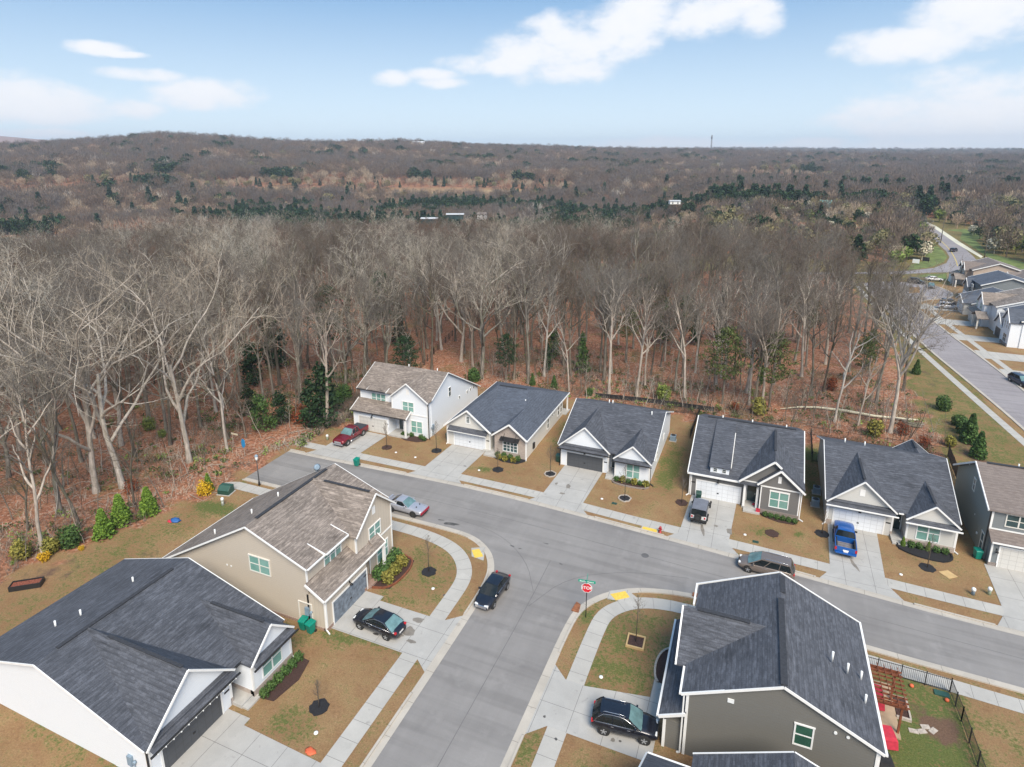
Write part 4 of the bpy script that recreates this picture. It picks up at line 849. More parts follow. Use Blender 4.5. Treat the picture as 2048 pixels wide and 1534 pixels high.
# H4 grey with dormer
h = House('grey_house', 'grey house with white garage door, roof dormer and stepped porch gables behind the white jeep', (-5.85, 70.25), 0)
sl = (6.7 - 3.15) / 9.2
w = MB(); w.prism_x([(0, 0), (17.6, 0), (17.6, 3.1), (8.8, 6.5), (0, 3.1)], .02, 6.0); w.prism_x([(.9, 0), (17.6, 0), (17.6, 3.1), (8.8, 6.5), (.9, 3.4)], 6.0, 11.83)
w.prism_y([(7.75, 0), (11.85, 0), (11.85, 3.75), (9.65, 5.7), (7.75, 3.9)], -.95, 3); h.add('wall', w, 'gray_siding')
h.add('wall', MB().prism_y([(5.6, 3.45), (9.7, 3.45), (11.5, 4.3), (8.9, 6.4), (5.7, 3.6)], -.45, 4), 'gray_siding', label='gable over the porch')
r = MB(); r.slab([(-.35, -.4, 3.15), (12.2, -.4, 3.15), (12.2, 8.8, 6.7), (-.35, 8.8, 6.7)]); r.slab([(-.35, 8.8, 6.7), (12.2, 8.8, 6.7), (12.2, 18.0, 3.15), (-.35, 18.0, 3.15)])
r.slab([(5.45, -.85, 3.5), (8.95, -.85, 6.6), (8.95, 8.7, 6.6), (5.45, 8.7, 3.5)]); r.slab([(8.95, -.85, 6.6), (12.3, -.85, 3.7), (12.3, 8.7, 3.7), (8.95, 8.7, 6.6)])
r.slab([(7.4, -1.35, 3.75), (9.65, -1.35, 5.85), (9.65, 1, 5.85), (7.4, 1, 3.75)]); r.slab([(9.65, -1.35, 5.85), (12.2, -1.35, 3.6), (12.2, 1, 3.6), (9.65, 1, 5.85)])
r.slab([(5.5, -.95, 3.25), (7.7, -.95, 3.25), (7.7, .2, 3.6), (5.5, .2, 3.6)], .1)
r.slab([(1.95, .0, 4.25), (4.35, .0, 4.25), (4.35, 8.8, 6.74), (1.95, 8.8, 6.74)], .12)
h.roof(r, 'roof_charcoal')
h.add('dormer', MB().prism_x([(.2, 3.2), (7, 5.2), (7, 6.15), (.2, 4.2)], 2.1, 4.2), 'white_siding')
for x in (2.65, 3.65): h.window((x, .2, 3.55), 'f', .38, .42, 1, 'glass_dark', fw=.05, cross=False)
t = h.trim
t.beam((-.4, -.45, 3.07), (5.5, -.45, 3.07), .12, .2).beam((5.4, -.9, 3.42), (8.95, -.9, 6.52), .12, .2).beam((8.95, -.904, 6.52), (9.7, -.904, 5.86), .12, .2).beam((7.35, -1.4, 3.68), (9.65, -1.4, 5.77), .12, .2).beam((9.65, -1.404, 5.77), (12.3, -1.404, 3.5), .12, .2)
t.beam((-.4, -.4, 3.07), (-.4, 8.8, 6.62), .1, .2).beam((12.25, 0, 3.3), (12.25, 8.8, 6.62), .1, .2).box(7.7, 11.9, -1.0, -.94, 3.35, 3.5).box(5.5, 7.75, -.5, -.44, 3.3, 3.5)
t.box(7.35, 7.6, -.6, -.35, .2, 3.3).box(5.95, 6.2, -.6, -.35, .2, 3.3).box(-.01, .12, -.03, .1, 0, 3.0).box(7.74, 7.86, -.98, -.9, 0, 3.3).box(11.75, 11.88, -.98, -.9, 0, 3.4).beam((4.38, .7, 4.05), (4.38, 6.5, 5.95), .08, .2)
h.garage(.75, 5.6, 0, 2.1); h.lamp(3.1, 0, 2.35); h.plaque(.3, 0, 1.7)
h.window((9.75, -.95, 1.1), 'f', 1.85, 1.85, 2, 'glass_green', head=True); h.add('gable_vent', MB().box(9.45, 9.8, -.99, -.93, 4.1, 4.9), 'trim_white')
h.add('porch_step', MB().box(5.9, 7.75, -.6, .9, 0, .22).box(6.1, 7.9, -1.5, -.6, 0, .2), 'concrete_step'); h.door(6.85, .9, .25, 1.0); h.add('window', MB().box(6.2, 6.3, .84, .92, .2, 2.4), 'trim_white')
h.add('masonry_base', MB().box(7.72, 11.9, -1.0, -.6, 0, .55), 'brick_brown')
h.vents([(2.6, 9.4, 6.45), (6.2, 9.4, 6.45), (10.2, 9.4, 6.45)]); h.ridge((.8, 8.8, 6.7), (11.3, 8.8, 6.7)); h.ridge((8.95, 2, 6.6), (8.95, 7.8, 6.6), .26)
h.downspout(-.1, -.1, 3.0, None, (-.3, -.3)); h.downspout(12.0, -.95, 3.5, None, (.4, -.2)); h.finish()

# H6 sage two-storey at the right edge
h = House('sage_house', 'two storey sage green house with taupe roof cut by the right edge', (23.15, 68.05), 0)
w = MB(); w.prism_x([(1.0, 0), (13, 0), (13, 4.4), (6.6, 7.9), (1.0, 5.7)], 0, 12); h.add('wall', w, 'sage_siding')
h.add('wall', MB().box(.25, 5.9, 0, 1.0, 0, 2.7), 'slate_siding'); h.add('wall', MB().box(.1, 12, .93, 1.0, 3.6, 5.75), 'slate_siding')
r = MB(); r.slab([(-.35, .6, 5.75), (12.4, .6, 5.75), (12.4, 6.6, 8.1), (-.35, 6.6, 8.1)]); r.slab([(-.35, 6.6, 8.1), (12.4, 6.6, 8.1), (12.4, 13.4, 4.4), (-.35, 13.4, 4.4)]); r.slab([(0, -.4, 2.85), (8, -.4, 2.85), (8, .95, 3.55), (0, .95, 3.55)]); h.roof(r, 'roof_taupe')
t = h.trim; t.beam((-.4, .6, 5.66), (-.4, 6.6, 8.0), .1, .2).beam((-.4, 6.6, 8.0), (-.4, 13.4, 4.3), .1, .2).box(.02, 12, .88, .95, 3.55, 3.68).box(.02, .2, .88, 1.0, 3.68, 5.7).box(.22, .38, -.04, .1, 0, 2.7).box(.1, 8, -.44, -.38, 2.7, 2.86)
h.garage(1.0, 5.7, 0, 2.25, 'gdoor_cream'); h.lamp(.7, 0, 1.7); h.window((2.3, .93, 4.15), 'f', 2.0, 1.25, 2, 'glass_dark', 'trim_cream', head=True)
h.add('masonry_base', MB().box(.2, .9, -.05, .3, 0, .4), 'brick_brown'); h.window((0, 6.9, 4.6), 'l', .55, 1.3, 1, 'glass_dark', 'trim_cream'); h.window((0, 1.9, .5), 'l', .7, 1.9, 1, 'glass_blue', 'trim_cream')
h.vents([(3.6, 7.4, 7.7)]); h.add('siding_vent', MB().box(-.04, 0, 9.4, 9.55, 6.3, 6.5).box(-.04, 0, 5.0, 5.15, 2.6, 2.75).box(-.1, 0, 3.4, 3.6, 1.3, 1.5), 'pvc_white'); h.downspout(-.05, .95, 5.6, 'black_metal', (0, -.2)); h.ridge((.6, 6.6, 8.1), (11.5, 6.6, 8.1)); h.finish()

# S3 dark grey two-storey, big roof
h = House('dark_grey_house', 'dark grey two storey house with broad slate roof beside the black SUV', (-2.3, 46.75), R(-89))
# local x runs south (0 at the north wall), y runs east
w = MB(); w.prism_x([(0, 0), (11.25, 0), (11.25, 5.0), (5.65, 7.65), (0, 5.05)], .05, 11.05); h.add('wall', w, 'dark_siding')
h.add('wall', MB().prism_y([(2.9, 2.9), (8.4, 2.9), (8.4, 5.1), (5.7, 7.3), (2.9, 5.1)], -.62, 2), 'dark_siding'); h.add('wall', MB().box(5.9, 10.95, -1.4, .1, 0, 2.3).box(1.0, 4.0, -.6, .1, 0, 2.6), 'dark_siding')
r = MB(); r.slab([(-.25, -.3, 5.15), (11.25, -.38, 5.15), (11.25, 5.65, 7.95), (-.25, 5.65, 7.95)]); r.slab([(-.25, 5.65, 7.95), (11.25, 5.65, 7.95), (11.25, 11.5, 5.15), (-.25, 11.5, 5.15)])
r.slab([(2.55, -1.0, 5.05), (5.7, -1.0, 7.5), (5.7, 5.2, 7.5), (2.55, 5.2, 5.05)]); r.slab([(5.7, -1.0, 7.5), (8.75, -1.0, 5.05), (8.75, 5.2, 5.05), (5.7, 5.2, 7.5)])
r.slab([(1.6, -1.75, 2.75), (11.2, -1.75, 2.75), (11.2, .02, 3.6), (1.6, .02, 3.6)])
h.roof(r, 'roof_charcoal')
t = h.trim; t.beam((11.255, -.4, 5.05), (11.255, 5.65, 7.84), .09, .18).beam((11.255, 5.65, 7.84), (11.255, 11.5, 5.03), .09, .18).beam((11.25, -1.75, 2.68), (11.25, 0, 3.5), .12, .2).beam((-.4, -.4, 5.05), (-.4, 5.65, 7.84), .12, .2).beam((-.4, 5.65, 7.84), (-.4, 11.5, 5.03), .12, .2)
t.beam((2.5, -1.06, 4.98), (5.7, -1.06, 7.4), .12, .2).beam((5.7, -1.06, 7.4), (8.8, -1.06, 4.98), .12, .2)
h.gut.beam((8.9, -.46, 5.1), (11.3, -.46, 5.1), .14, .14).beam((-.4, -.46, 5.1), (2.3, -.46, 5.1), .14, .14).beam((1.6, -1.83, 2.7), (11.25, -1.83, 2.7), .14, .14).beam((-.4, 11.58, 5.08), (11.3, 11.58, 5.08), .14, .14)
t.box(11.0, 11.1, -.06, .12, 0, 5.0).box(11.0, 11.1, 11.1, 11.24, 0, 5.0).box(10.9, 11.02, -1.45, -1.25, 0, 2.3)
h.garage(6.1, 10.7, -1.4, 2.1, 'gdoor_cream')
f = h.window((11.05, 7.1, 3.75), 'r', .95, 1.5, 1, 'glass_forest')
h.add('siding_vent', MB().box(11.05, 11.1, 2.5, 2.9, 5.35, 5.65).tube([(11.04, 8.8, 5.45), (11.12, 8.8, 5.45)], .1, 10).tube([(11.04, 9.5, 5.4), (11.12, 9.5, 5.4)], .1, 10), 'pvc_white')
h.downspout(11.15, -.2, 5.0, None, (0, -.2)); h.downspout(11.0, 11.3, 5.0, None, (0, .2)); h.vents([(6.3, 8.9, 6.8), (6.5, 9.85, 6.35), (6.0, 10.8, 5.6), (8.0, 10.8, 5.6)], .5)
h.ridge((2.9, 5.65, 7.95), (11.2, 5.65, 7.95), .42); h.ridge((.1, 5.8, 7.90), (2.1, 5.8, 7.90), .38); h.ridge((5.7, 0, 7.5), (5.7, 3.6, 7.5), .32); h.finish()

# S4 roof at the bottom edge
h = House('slate_roofed_house', 'slate roofed house cut off by the bottom edge beside the dark grey house', (-3.6, 32.0), R(-90))
w = MB(); w.prism_x([(.3, 0), (11.2, 0), (11.2, 2.9), (7.0, 5.3), (.3, 2.9)], .0, 11.5) if False else None
w = MB(); w.prism_y([(0.1, 0), (5.6, 0), (5.6, 3.0), (2.9, 5.1), (.1, 3.0)], 0, 3); w.box(-.8, 12, 2.6, 15, 0, 3.0); w.prism_x([(2.6, 3.0), (15, 3.0), (7.9, 5.5)], -.75, 12); h.add('wall', w, 'sage_siding')
r = MB(); r.slab([(-.2, -.4, 3.0), (2.9, -.4, 5.25), (2.9, 6.6, 5.25), (-.2, 6.6, 3.0)]); r.slab([(2.9, -.4, 5.25), (6.0, -.4, 3.0), (6.0, 6.6, 3.0), (2.9, 6.6, 5.25)])
r.slab([(-1.15, 2.3, 3.1), (12.3, 2.3, 3.1), (12.3, 7.9, 5.75), (-1.15, 7.9, 5.75)]); r.slab([(-1.15, 7.9, 5.75), (12.3, 7.9, 5.75), (12.3, 15.4, 2.9), (-1.15, 15.4, 2.9)]); h.roof(r, 'roof_charcoal')
h.trim.beam((-.25, -.4, 2.92), (-.25, 2.6, 2.92), .12, .18).beam((-.2, -.46, 2.92), (2.9, -.46, 5.15), .1, .2).beam((2.9, -.46, 5.15), (6, -.46, 2.92), .1, .2).beam((-1.2, 2.3, 3.02), (-1.2, 7.9, 5.65), .1, .2).beam((-1.2, 7.9, 5.65), (-1.2, 15.4, 2.82), .1, .2)
h.ridge((0, 7.9, 5.75), (10, 7.9, 5.75), .36); h.ridge((2.9, .3, 5.25), (2.9, 5.6, 5.25), .3); h.finish()

# ---- houses along the street on the right; fronts face west (local x runs south when rz = -90)
def far_house(name, label, x, y, W, D, ze, zr, side, roof, wings, rid=.5, extra=None, gmat='gdoor_white'):
    h = House(name, label, (x, y), R(-90), group='houses along the street on the right')
    yr = D * rid
    w = MB().prism_x([(1.2, 0), (D, 0), (D, ze - .1), (yr, zr - .15), (1.2, ze)], .02, W - .02); h.add('wall', w, side)
    r = MB(); r.slab([(-.35, .7, ze), (W + .35, .7, ze), (W + .35, yr, zr), (-.35, yr, zr)]); r.slab([(-.35, yr, zr), (W + .35, yr, zr), (W + .35, D + .35, ze - .1), (-.35, D + .35, ze - .1)])
    ww = MB()
    for (x0, x1, y0, z0, zt, yb) in wings:
        a = (x0 + x1) / 2; ww.prism_y([(x0, 0), (x1, 0), (x1, z0), (a, zt - .12), (x0, z0)], y0, yb); s_ = (zt - z0) / (a - x0)
        r.slab([(x0 - .3, y0 - .35, z0 + .1 - s_ * .3), (a, y0 - .35, zt), (a, yb, zt), (x0 - .3, yb, z0 + .1 - s_ * .3)]); r.slab([(a, y0 - .35, zt), (x1 + .3, y0 - .35, z0 + .1 - s_ * .3), (x1 + .3, yb, z0 + .1 - s_ * .3), (a, yb, zt)])
        h.trim.beam((x0 - .3, y0 - .4, z0 - s_ * .3), (a, y0 - .4, zt - .1), .12, .22).beam((a, y0 - .4, zt - .1), (x1 + .3, y0 - .4, z0 - s_ * .3), .12, .22)
    h.add('wall', ww, side); h.roof(r, roof)
    for xx in (-.4, W + .4): h.trim.beam((xx, .7, ze - .1), (xx, yr, zr - .1), .12, .24).beam((xx, yr, zr - .1), (xx, D + .35, ze - .2), .12, .24)
    if extra: extra(h)
    h.finish(); return h
def e5(h):
    h.garage(1.2, 4.6, -.3, 2.2, 'gdoor_dark')
    for x in (8.0, 9.3, 10.5): h.window((x, -.8, 3.7), 'f', .35, 1.5, 1, 'glass_dark', fw=.06)
    h.window((9.2, -.8, .7), 'f', 1.7, 1.7, 2, 'glass_dark'); h.add('wall', MB().box(7.2, 11.2, -.95, -.5, 0, .6), 'brick_brown')
far_house('white_house', 'white two storey house with dark blue roof at the right edge beyond the wood', 49.8, 168.0, 11.6, 17, 5.9, 8.4, 'white_siding', 'roof_navy', [(.3, 5.6, -.3, 3.2, 5.6, 5), (6.9, 11.4, -.8, 5.6, 8.0, 8)], extra=e5)
def e4(h):
    h.garage(1.3, 4.6, -1.2, 2.1, 'gdoor_cream'); h.window((1.9, -.2, 3.8), 'f', .9, 1.4, 1, 'glass_green', 'trim_cream'); h.window((5.2, -.2, 3.8), 'f', 1.4, 1.4, 2, 'glass_green', 'trim_cream')
    r = MB(); r.slab([(.2, -1.7, 2.8), (6, -1.7, 2.8), (6, .1, 3.6), (.2, .1, 3.6)]); r.slab([(6.2, -2.2, 2.7), (8.7, -2.2, 3.9), (8.7, .1, 3.9), (6.2, .1, 2.7)]); r.slab([(8.7, -2.2, 3.9), (11.2, -2.2, 2.7), (11.2, .1, 2.7), (8.7, .1, 3.9)]); h.add('roof', r, 'roof_brown')
    h.add('wall', MB().box(.6, 5.6, -1.2, .3, 0, 2.75), 'greige_siding')
    for x in (7.0, 10.6): h.add('post', MB().box(x - .15, x + .15, -2.0, -1.7, 0, 2.7), 'trim_cream')
far_house('white_house', 'white two storey house with brown roof and small porch, between two dark roofed houses', 48.9, 181.6, 11.6, 17, 5.9, 8.5, 'white_siding', 'roof_brown', [(2.6, 7.6, -.2, 5.6, 7.9, 8)], extra=e4)
def e3(h): h.garage(5.6, 9.6, -.5, 2.1, 'gdoor_white')
far_house('white_house', 'low white house with blue black roof behind the silver and dark parked cars', 48.2, 197.0, 11.8, 16, 3.1, 5.6, 'greige_siding', 'roof_navy', [(4.8, 11.2, -.5, 3.1, 4.6, 5)], extra=e3)
def e2(h):
    h.window((2.5, .0, 3.6), 'f', 1.4, 1.4, 2, 'glass_dark'); h.window((8, 0, 3.6), 'f', 1.4, 1.4, 2, 'glass_dark'); h.garage(1, 5, -.2, 2.1)
far_house('grey_house', 'grey two storey house with navy roof between the tan house and the low white house', 53.2, 211.0, 11.8, 15, 5.6, 8.0, 'slate_siding', 'roof_navy', [(1, 6, -.2, 4.0, 6.0, 6)], extra=e2)
def e1(h):
    h.window((9.6, 8.0, 4.2), 'r', .8, .9, 1, 'glass_dark') if False else h.window((11.8, 5.6, 4.0), 'r', .8, .9, 1, 'glass_green')
    h.window((3.2, -.2, 3.7), 'f', .8, 1.5, 1, 'glass_dark'); h.window((7.2, -.2, 3.9), 'f', .7, 1.3, 1, 'glass_dark')
    r = MB(); r.slab([(0, -2.4, 2.7), (5, -2.4, 2.7), (5, -.1, 3.7), (0, -.1, 3.7)]); r.slab([(5.4, -3, 2.6), (8.4, -3, 3.9), (8.4, 0, 3.9), (5.4, 0, 2.6)]); r.slab([(8.4, -3, 3.9), (11.4, -3, 2.6), (11.4, 0, 2.6), (8.4, 0, 3.9)]); h.add('roof', r, 'roof_brown')
    h.add('wall', MB().box(.2, 4.6, -2.2, .2, 0, 2.7), 'white_siding')
    for x in (5.8, 8.4, 11.0): h.add('post', MB().box(x - .16, x + .16, -2.8, -2.5, 0, 2.7), 'trim_white')
far_house('tan_house', 'tan two storey house with taupe roof and porch on the lawn where the highway forks', 57.2, 236.0, 11.8, 14.5, 5.7, 8.1, 'rose_siding', 'roof_taupe', [(5.6, 9.4, -.2, 5.4, 7.4, 6), (.6, 4.6, .3, 5.2, 7.0, 6)], extra=e1)
far_house('sage_house', 'sage house with taupe roof mostly hidden behind the navy roofed house', 66.5, 224.5, 11, 14, 5.2, 7.8, 'sage_siding', 'roof_taupe', [(1, 5, -.2, 4.6, 6.2, 6)])
# ---------------------------------------------------------------- vehicles
def paint(name, col, metal=.35, rough=.28): return plain(name, col, rough, .04, 3, metal, .6)
M['p_black'] = paint('paint_black', (.012, .012, .016)); M['p_navyblack'] = paint('paint_navy_black', (.014, .016, .026)); M['p_maroon'] = paint('paint_maroon', (.20, .012, .022)); M['p_silver'] = paint('paint_silver', (.42, .43, .48)); M['p_taupe'] = paint('paint_taupe', (.21, .17, .145))
M['p_blue'] = paint('paint_blue', (.006, .11, .42)); M['p_white'] = paint('paint_white', (.66, .66, .66), 0); M['p_grey'] = paint('paint_grey', (.10, .105, .12)); M['p_slate'] = paint('paint_slate', (.04, .05, .08)); M['p_lsilver'] = paint('paint_light_silver', (.50, .52, .58))
M['car_glass'] = plain('car_glass', (.012, .016, .018), .05, .1); M['windshield'] = plain('windshield', (.13, .23, .24), .06, .25, 1.2); M['tyre'] = plain('tyre', (.018, .018, .018), .8, .2, 9); M['rim'] = plain('rim', (.55, .56, .58), .3, .1, 3, .8); M['rim_dark'] = plain('rim_dark', (.03, .03, .03), .4)
M['lamp_red'] = plain('lamp_red', (.45, .015, .02), .2, .1); M['lamp_clear'] = plain('lamp_clear', (.65, .66, .66), .15, .1); M['chrome'] = plain('chrome', (.62, .62, .65), .18, .05, 3, .9); M['plastic_black'] = plain('plastic_black', (.02, .02, .021), .6); M['bed_grey'] = plain('bed_grey', (.17, .16, .17), .7, .2, 5); M['plate_white'] = plain('plate_white', (.7, .7, .7), .5)
M['vinyl'] = plain('vinyl_cover', (.035, .042, .055), .6, .12); M['soft_top'] = plain('soft_top', (.15, .16, .19), .75, .1)
M['cap_red'] = plain('red_nose', (.30, .012, .03), .35, .05)

def vehicle(name, label, x, y, rz, p):
    """p: L,W,paint, prof [(x,ztop,halfwidth)], gh (rear base, rear roof, front roof, front base, z belt, z roof, hw belt, hw roof), wheels (xr,xf,r)"""
    o = thing(name, label, p.get('cat', 'car'), (x, y, p.get('z', .036)), rz)
    W = p['W'] / 2; pa = M[p['paint']]; gz = p.get('clear', .28)
    mb = MB(); rings = []
    for (sx, zt, hw) in p['prof']:
        zb = gz if abs(sx) < p['L'] / 2 - .25 else gz + .10
        zm = zb + (zt - zb) * .5
        ring = [(-hw * .86, zb), (-hw * .97, zb + .1), (-hw, zm), (-hw * .985, zt - .13), (-hw * .90, zt - .02), (-hw * .45, zt + .035), (0, zt + .045)]
        ring = ring + [(-a, b) for a, b in ring[:-1][::-1]]
        rings.append([(sx, a, b) for a, b in ring])
    n = len(rings[0]); vs = [q for r_ in rings for q in r_]; fs = []
    for i in range(len(rings) - 1):
        for k in range(n):
            k2 = (k + 1) % n; fs.append((i * n + k, (i + 1) * n + k, (i + 1) * n + k2, i * n + k2))
    mb.raw(vs, fs, True); mb.face([rings[0][k] for k in range(n)][::-1] if False else rings[0]); mb.face(rings[-1][::-1])
    body = mb.build('body', pa, o)
    r0, r1, f1, f0, zb, zr, hb, hr = p['gh']
    def lerp(a, b, t): return a + (b - a) * t
    def side_pt(u, v, s):      # u 0 rear..1 front, v 0 belt..1 roof
        return (lerp(lerp(r0, f0, u), lerp(r1, f1, u), v), s * (lerp(hb, hr, v) + .03 * math.sin(math.pi * v)), lerp(zb, zr, v))
    if p.get('cabin', True):
        gl = p.get('sideglass', 'car_glass')
        for s in (-1, 1):
            g = MB(); K = 8
            for i in range(K):
                for j in range(3):
                    q = [side_pt((i + a) / K, (j + b) / 3, s) for a, b in ((0, 0), (1, 0), (1, 1), (0, 1))]
                    g.face(q if s < 0 else q[::-1], True)
            g.build('side_window', M[gl], o)
        for nm, u, mt in (('windshield', 1, p.get('ws', 'windshield')), ('rear_window', 0, p.get('rw', 'car_glass'))):
            g = MB(); K = 6; xo = .10 if u else -.10
            def wp(a, v):
                c = side_pt(u, v, 1); return (c[0] + xo * (1 - a * a) * (1.1 - .7 * v), a * c[1], c[2])
            for i in range(K):
                for j in range(3):
                    a0, a1 = -1 + 2 * i / K, -1 + 2 * (i + 1) / K
                    q = [wp(a0, j / 3), wp(a1, j / 3), wp(a1, (j + 1) / 3), wp(a0, (j + 1) / 3)]; g.face(q if u else q[::-1], True)
            g.build(nm, M[mt], o)
        rf = MB(); K = 6; J = 8
        def rp(i, j):
            a = -1 + 2 * i / K; b = j / J; xx = lerp(r1 - .02, f1 + .02, b); return (xx + (.10 * (1 - a * a) * (.4 if b > .5 else -.4) if j in (0, J) else 0), a * (hr + .015), zr + .012 + .06 * (1 - a * a) * (math.sin(math.pi * min(max(b, .06), .94)) * .5 + .5) + (0 if 0 < j < J else -.02))
        for i in range(K):
            for j in range(J): rf.face([rp(i, j), rp(i, j + 1), rp(i + 1, j + 1), rp(i + 1, j)], True)
        for s in (-1, 1):
            rf.beam((r1 - .03, s * (hr + .005), zr - .02), (f1 + .03, s * (hr + .005), zr - .02), .05, .08)
            for u, w_ in ((0, p.get('cp', .12)), (1, .07), (p.get('bp', .5), .06)) + (((p['bp2'], .06),) if 'bp2' in p else ()):
                a = Vector(side_pt(u, -.03, s)); b = Vector(side_pt(u, 1, s)); m_ = Vector(side_pt(u, .5, s)) + Vector((0, s * .008, 0)); off = Vector((0, s * .012, 0))
                sh = Vector((w_ * (1 if u == 0 else -1 if u == 1 else 0) * .5, 0, 0))
                rf.beam(a + off + sh, m_ + off + sh, .04, w_); rf.beam(m_ + off + sh, b + off + sh, .04, w_)
        rf.build('roof', M[p.get('roof', p['paint'])], o)
        if p.get('line'):
            cl = MB()
            for s in (-1, 1):
                pts = [side_pt(.03, .02, s), side_pt(.5, -.02, s), side_pt(.97, .02, s), side_pt(.93, .6, s), side_pt(.8, .97, s), side_pt(.4, 1.0, s), side_pt(.12, .93, s), side_pt(.03, .5, s)]
                pts = pts if p['line'] == 'full' else pts[:3]
                cl.tube([(a, b + s * .03, c) for a, b, c in pts] + ([(pts[0][0], pts[0][1] + s * .03, pts[0][2])] if p['line'] == 'full' else []), .018, 5)
            cl.build('window_trim', M['chrome'], o)
    xr, xf, wr = p['wheels']
    for wx in (xr, xf):
        for s in (-1, 1):
            hw = np.interp(wx, [q[0] for q in p['prof']], [q[2] for q in p['prof']])
            ar = MB().tube([(wx, s * (hw - .25), wr + .02), (wx, s * (hw + .006), wr + .02)], wr + .075, 20, True, False); ar.build('wheel_arch', M['plastic_black'], o)
            t = MB().tube([(wx, s * (hw - .2), wr), (wx, s * (hw + .015), wr), (wx, s * (hw + .03), wr)], [wr, wr, wr * .93], 20)
            ty = t.build('wheel', M['tyre'], o)
            rm = MB(); rm.tube([(wx, s * (hw + .031), wr), (wx, s * (hw + .036), wr)], wr * .66, 16, True, False)
            ri = rm.build('rim', M['rim_dark'], ty)
            sp = MB(); yy = hw + .045
            for k in range(5):
                a = 2 * math.pi * k / 5 + .3; sp.beam((wx, s * yy, wr), (wx + math.cos(a) * wr * .62, s * yy, wr + math.sin(a) * wr * .62), .015, wr * .2)
            sp.tube([(wx, s * (yy - .01), wr), (wx, s * (yy + .012), wr)], wr * .16, 8)
            sp.build('spoke', M[p.get('rim', 'rim')], ty)
    zh = p.get('zl', .66); Lf = p['L'] / 2
    for s in (-1, 1):
        hf = p['prof'][-2][2]; hb_ = p['prof'][1][2]
        MB().box(Lf - .30, Lf - .045, s * (hf - .40), s * (hf - .05), zh - .02, zh + .085).build('headlight', M['lamp_clear'], o, bevel=.03)
        zt = p.get('zt', .78); MB().box(-Lf + .01, -Lf + .20, s * (hb_ - .22), s * (hb_ - .015), zt - .02, zt + p.get('tth', .14)).build('taillight', M['lamp_red'], o, bevel=.03)
        mx = lerp(f0, f1, .25) - .25; MB().box(mx, mx + .14, s * (hb + .02), s * (hb + .26), zb + .02, zb + .2).build('mirror', M[p.get('mir', p['paint'])], o, bevel=.04)
    MB().box(-Lf - .015, -Lf + .05, -.26, .26, zh - .05, zh + .1).build('licence_plate', M['plate_white'], o)
    MB().box(Lf - .06, Lf + .012, -.55, .55, zh - .22, zh + .04).build('grille', M[p.get('gr', 'plastic_black')], o)
    if p.get('chromebar'): MB().box(Lf - .1, Lf + .04, -.8, .8, .38, .6).build('bumper', M['chrome'], o, bevel=.05)
    if p.get('handles'):
        for s in (-1, 1):
            for hx in p['handles']: MB().box(hx, hx + .2, s * (W + .004), s * (W - .05), zb - .17, zb - .13).build('door_handle', M['chrome'], o)
    if p.get('rails'):
        for s in (-1, 1): MB().tube([(r1 + .15, s * hr * .9, zr + .03), (r1 + .3, s * hr * .9, zr + .10), (f1 - .4, s * hr * .9, zr + .10), (f1 - .2, s * hr * .9, zr + .03)], .022, 6).build('roof_rail', M['chrome'], o)
    if 'extra' in p: p['extra'](o, p)
    return o
def sedan(L=4.85, W=1.84, zr=1.44, k=1.0):
    l = L / 2
    return dict(L=L, W=W, prof=[(-l, .78, .70), (-l + .12, .90, .80), (-l + .6, 1.0, .88), (-l + 1.3, 1.0, W / 2), (-.2, .98, W / 2), (l - 1.5, .97, W / 2), (l - .8, .86, .89), (l - .3, .74, .82), (l - .06, .62, .70), (l, .52, .6)],
                gh=(-l + .38, -l + 1.25, l - 2.15, l - 1.2, .94, zr, .82, .62), wheels=(-l + .98, l - .95, .33))
pv = at(*Q3) if False else None
def sed(nm, label, px0, px1, spec, **kw):
    """place by the two ground points (photo pixels) under the wheels on the near side (rear wheel, front wheel); side=+1 when the near side is the car's left"""
    pass
# black sedan on the beige house's drive (nose to the garage, west)
s = sedan(4.75, 1.82); s.update(paint='p_navyblack', line='full', handles=(-.9, .2), zl=.62, zt=.80, bp=.52, rw='windshield')
vehicle('parked_car', 'black fastback sedan with its nose to the screened garage of the beige house', -28.0, 37.5, R(176), s)
# dark sedan on the side street by the kerb, nose to the south
s = sedan(4.7, 1.82); s.update(paint='p_navyblack', line='low', zl=.62, ws='car_glass', gr='chrome', z=.012, handles=(-.9, .2))
c = (at(1001, 1193, .01) + at(957, 1207, .01)) / 2
vehicle('parked_car', 'glossy black sedan parked against the curved kerb at the corner of the junction', -20.6, 45.0, R(-93), s)
# silver coupe
l = 2.5
s = dict(L=5.0, W=1.92, prof=[(-l, .80, .78), (-l + .1, .98, .86), (-l + .7, 1.03, .93), (-l + 1.5, 1.05, .96), (-.1, 1.0, .94), (l - 1.8, .98, .95), (l - .9, .92, .95), (l - .25, .84, .90), (l - .04, .78, .86), (l, .6, .80)],
         gh=(-l + .6, -l + 1.5, l - 2.6, l - 1.75, .98, 1.44, .82, .64), wheels=(-l + 1.0, l - 1.05, .35), paint='p_silver', rim='rim_dark', zl=.5, bp=.3, cp=.3, z=.012)
def coupe_x(o, p):
    MB().prism_x([(-.86, .42), (.86, .42), (.86, .74), (-.86, .74)], 2.36, 2.56).build('nose_cover', M['cap_red'], o, bevel=.06)
    MB().box(-2.5, -2.3, -.8, .8, .98, 1.06).build('spoiler', M['p_silver'], o, bevel=.03); MB().tube([(1.55, -.35, 1.0), (1.6, -.35, 1.04)], .07, 8).tube([(1.55, .35, 1.0), (1.6, .35, 1.04)], .07, 8).build('hood_vent', M['plastic_black'], o)
s['extra'] = coupe_x
vehicle('parked_car', 'silver coupe with dark red nose parked at the kerb beyond the beige house', -35.6, 54.2, R(-2), s)
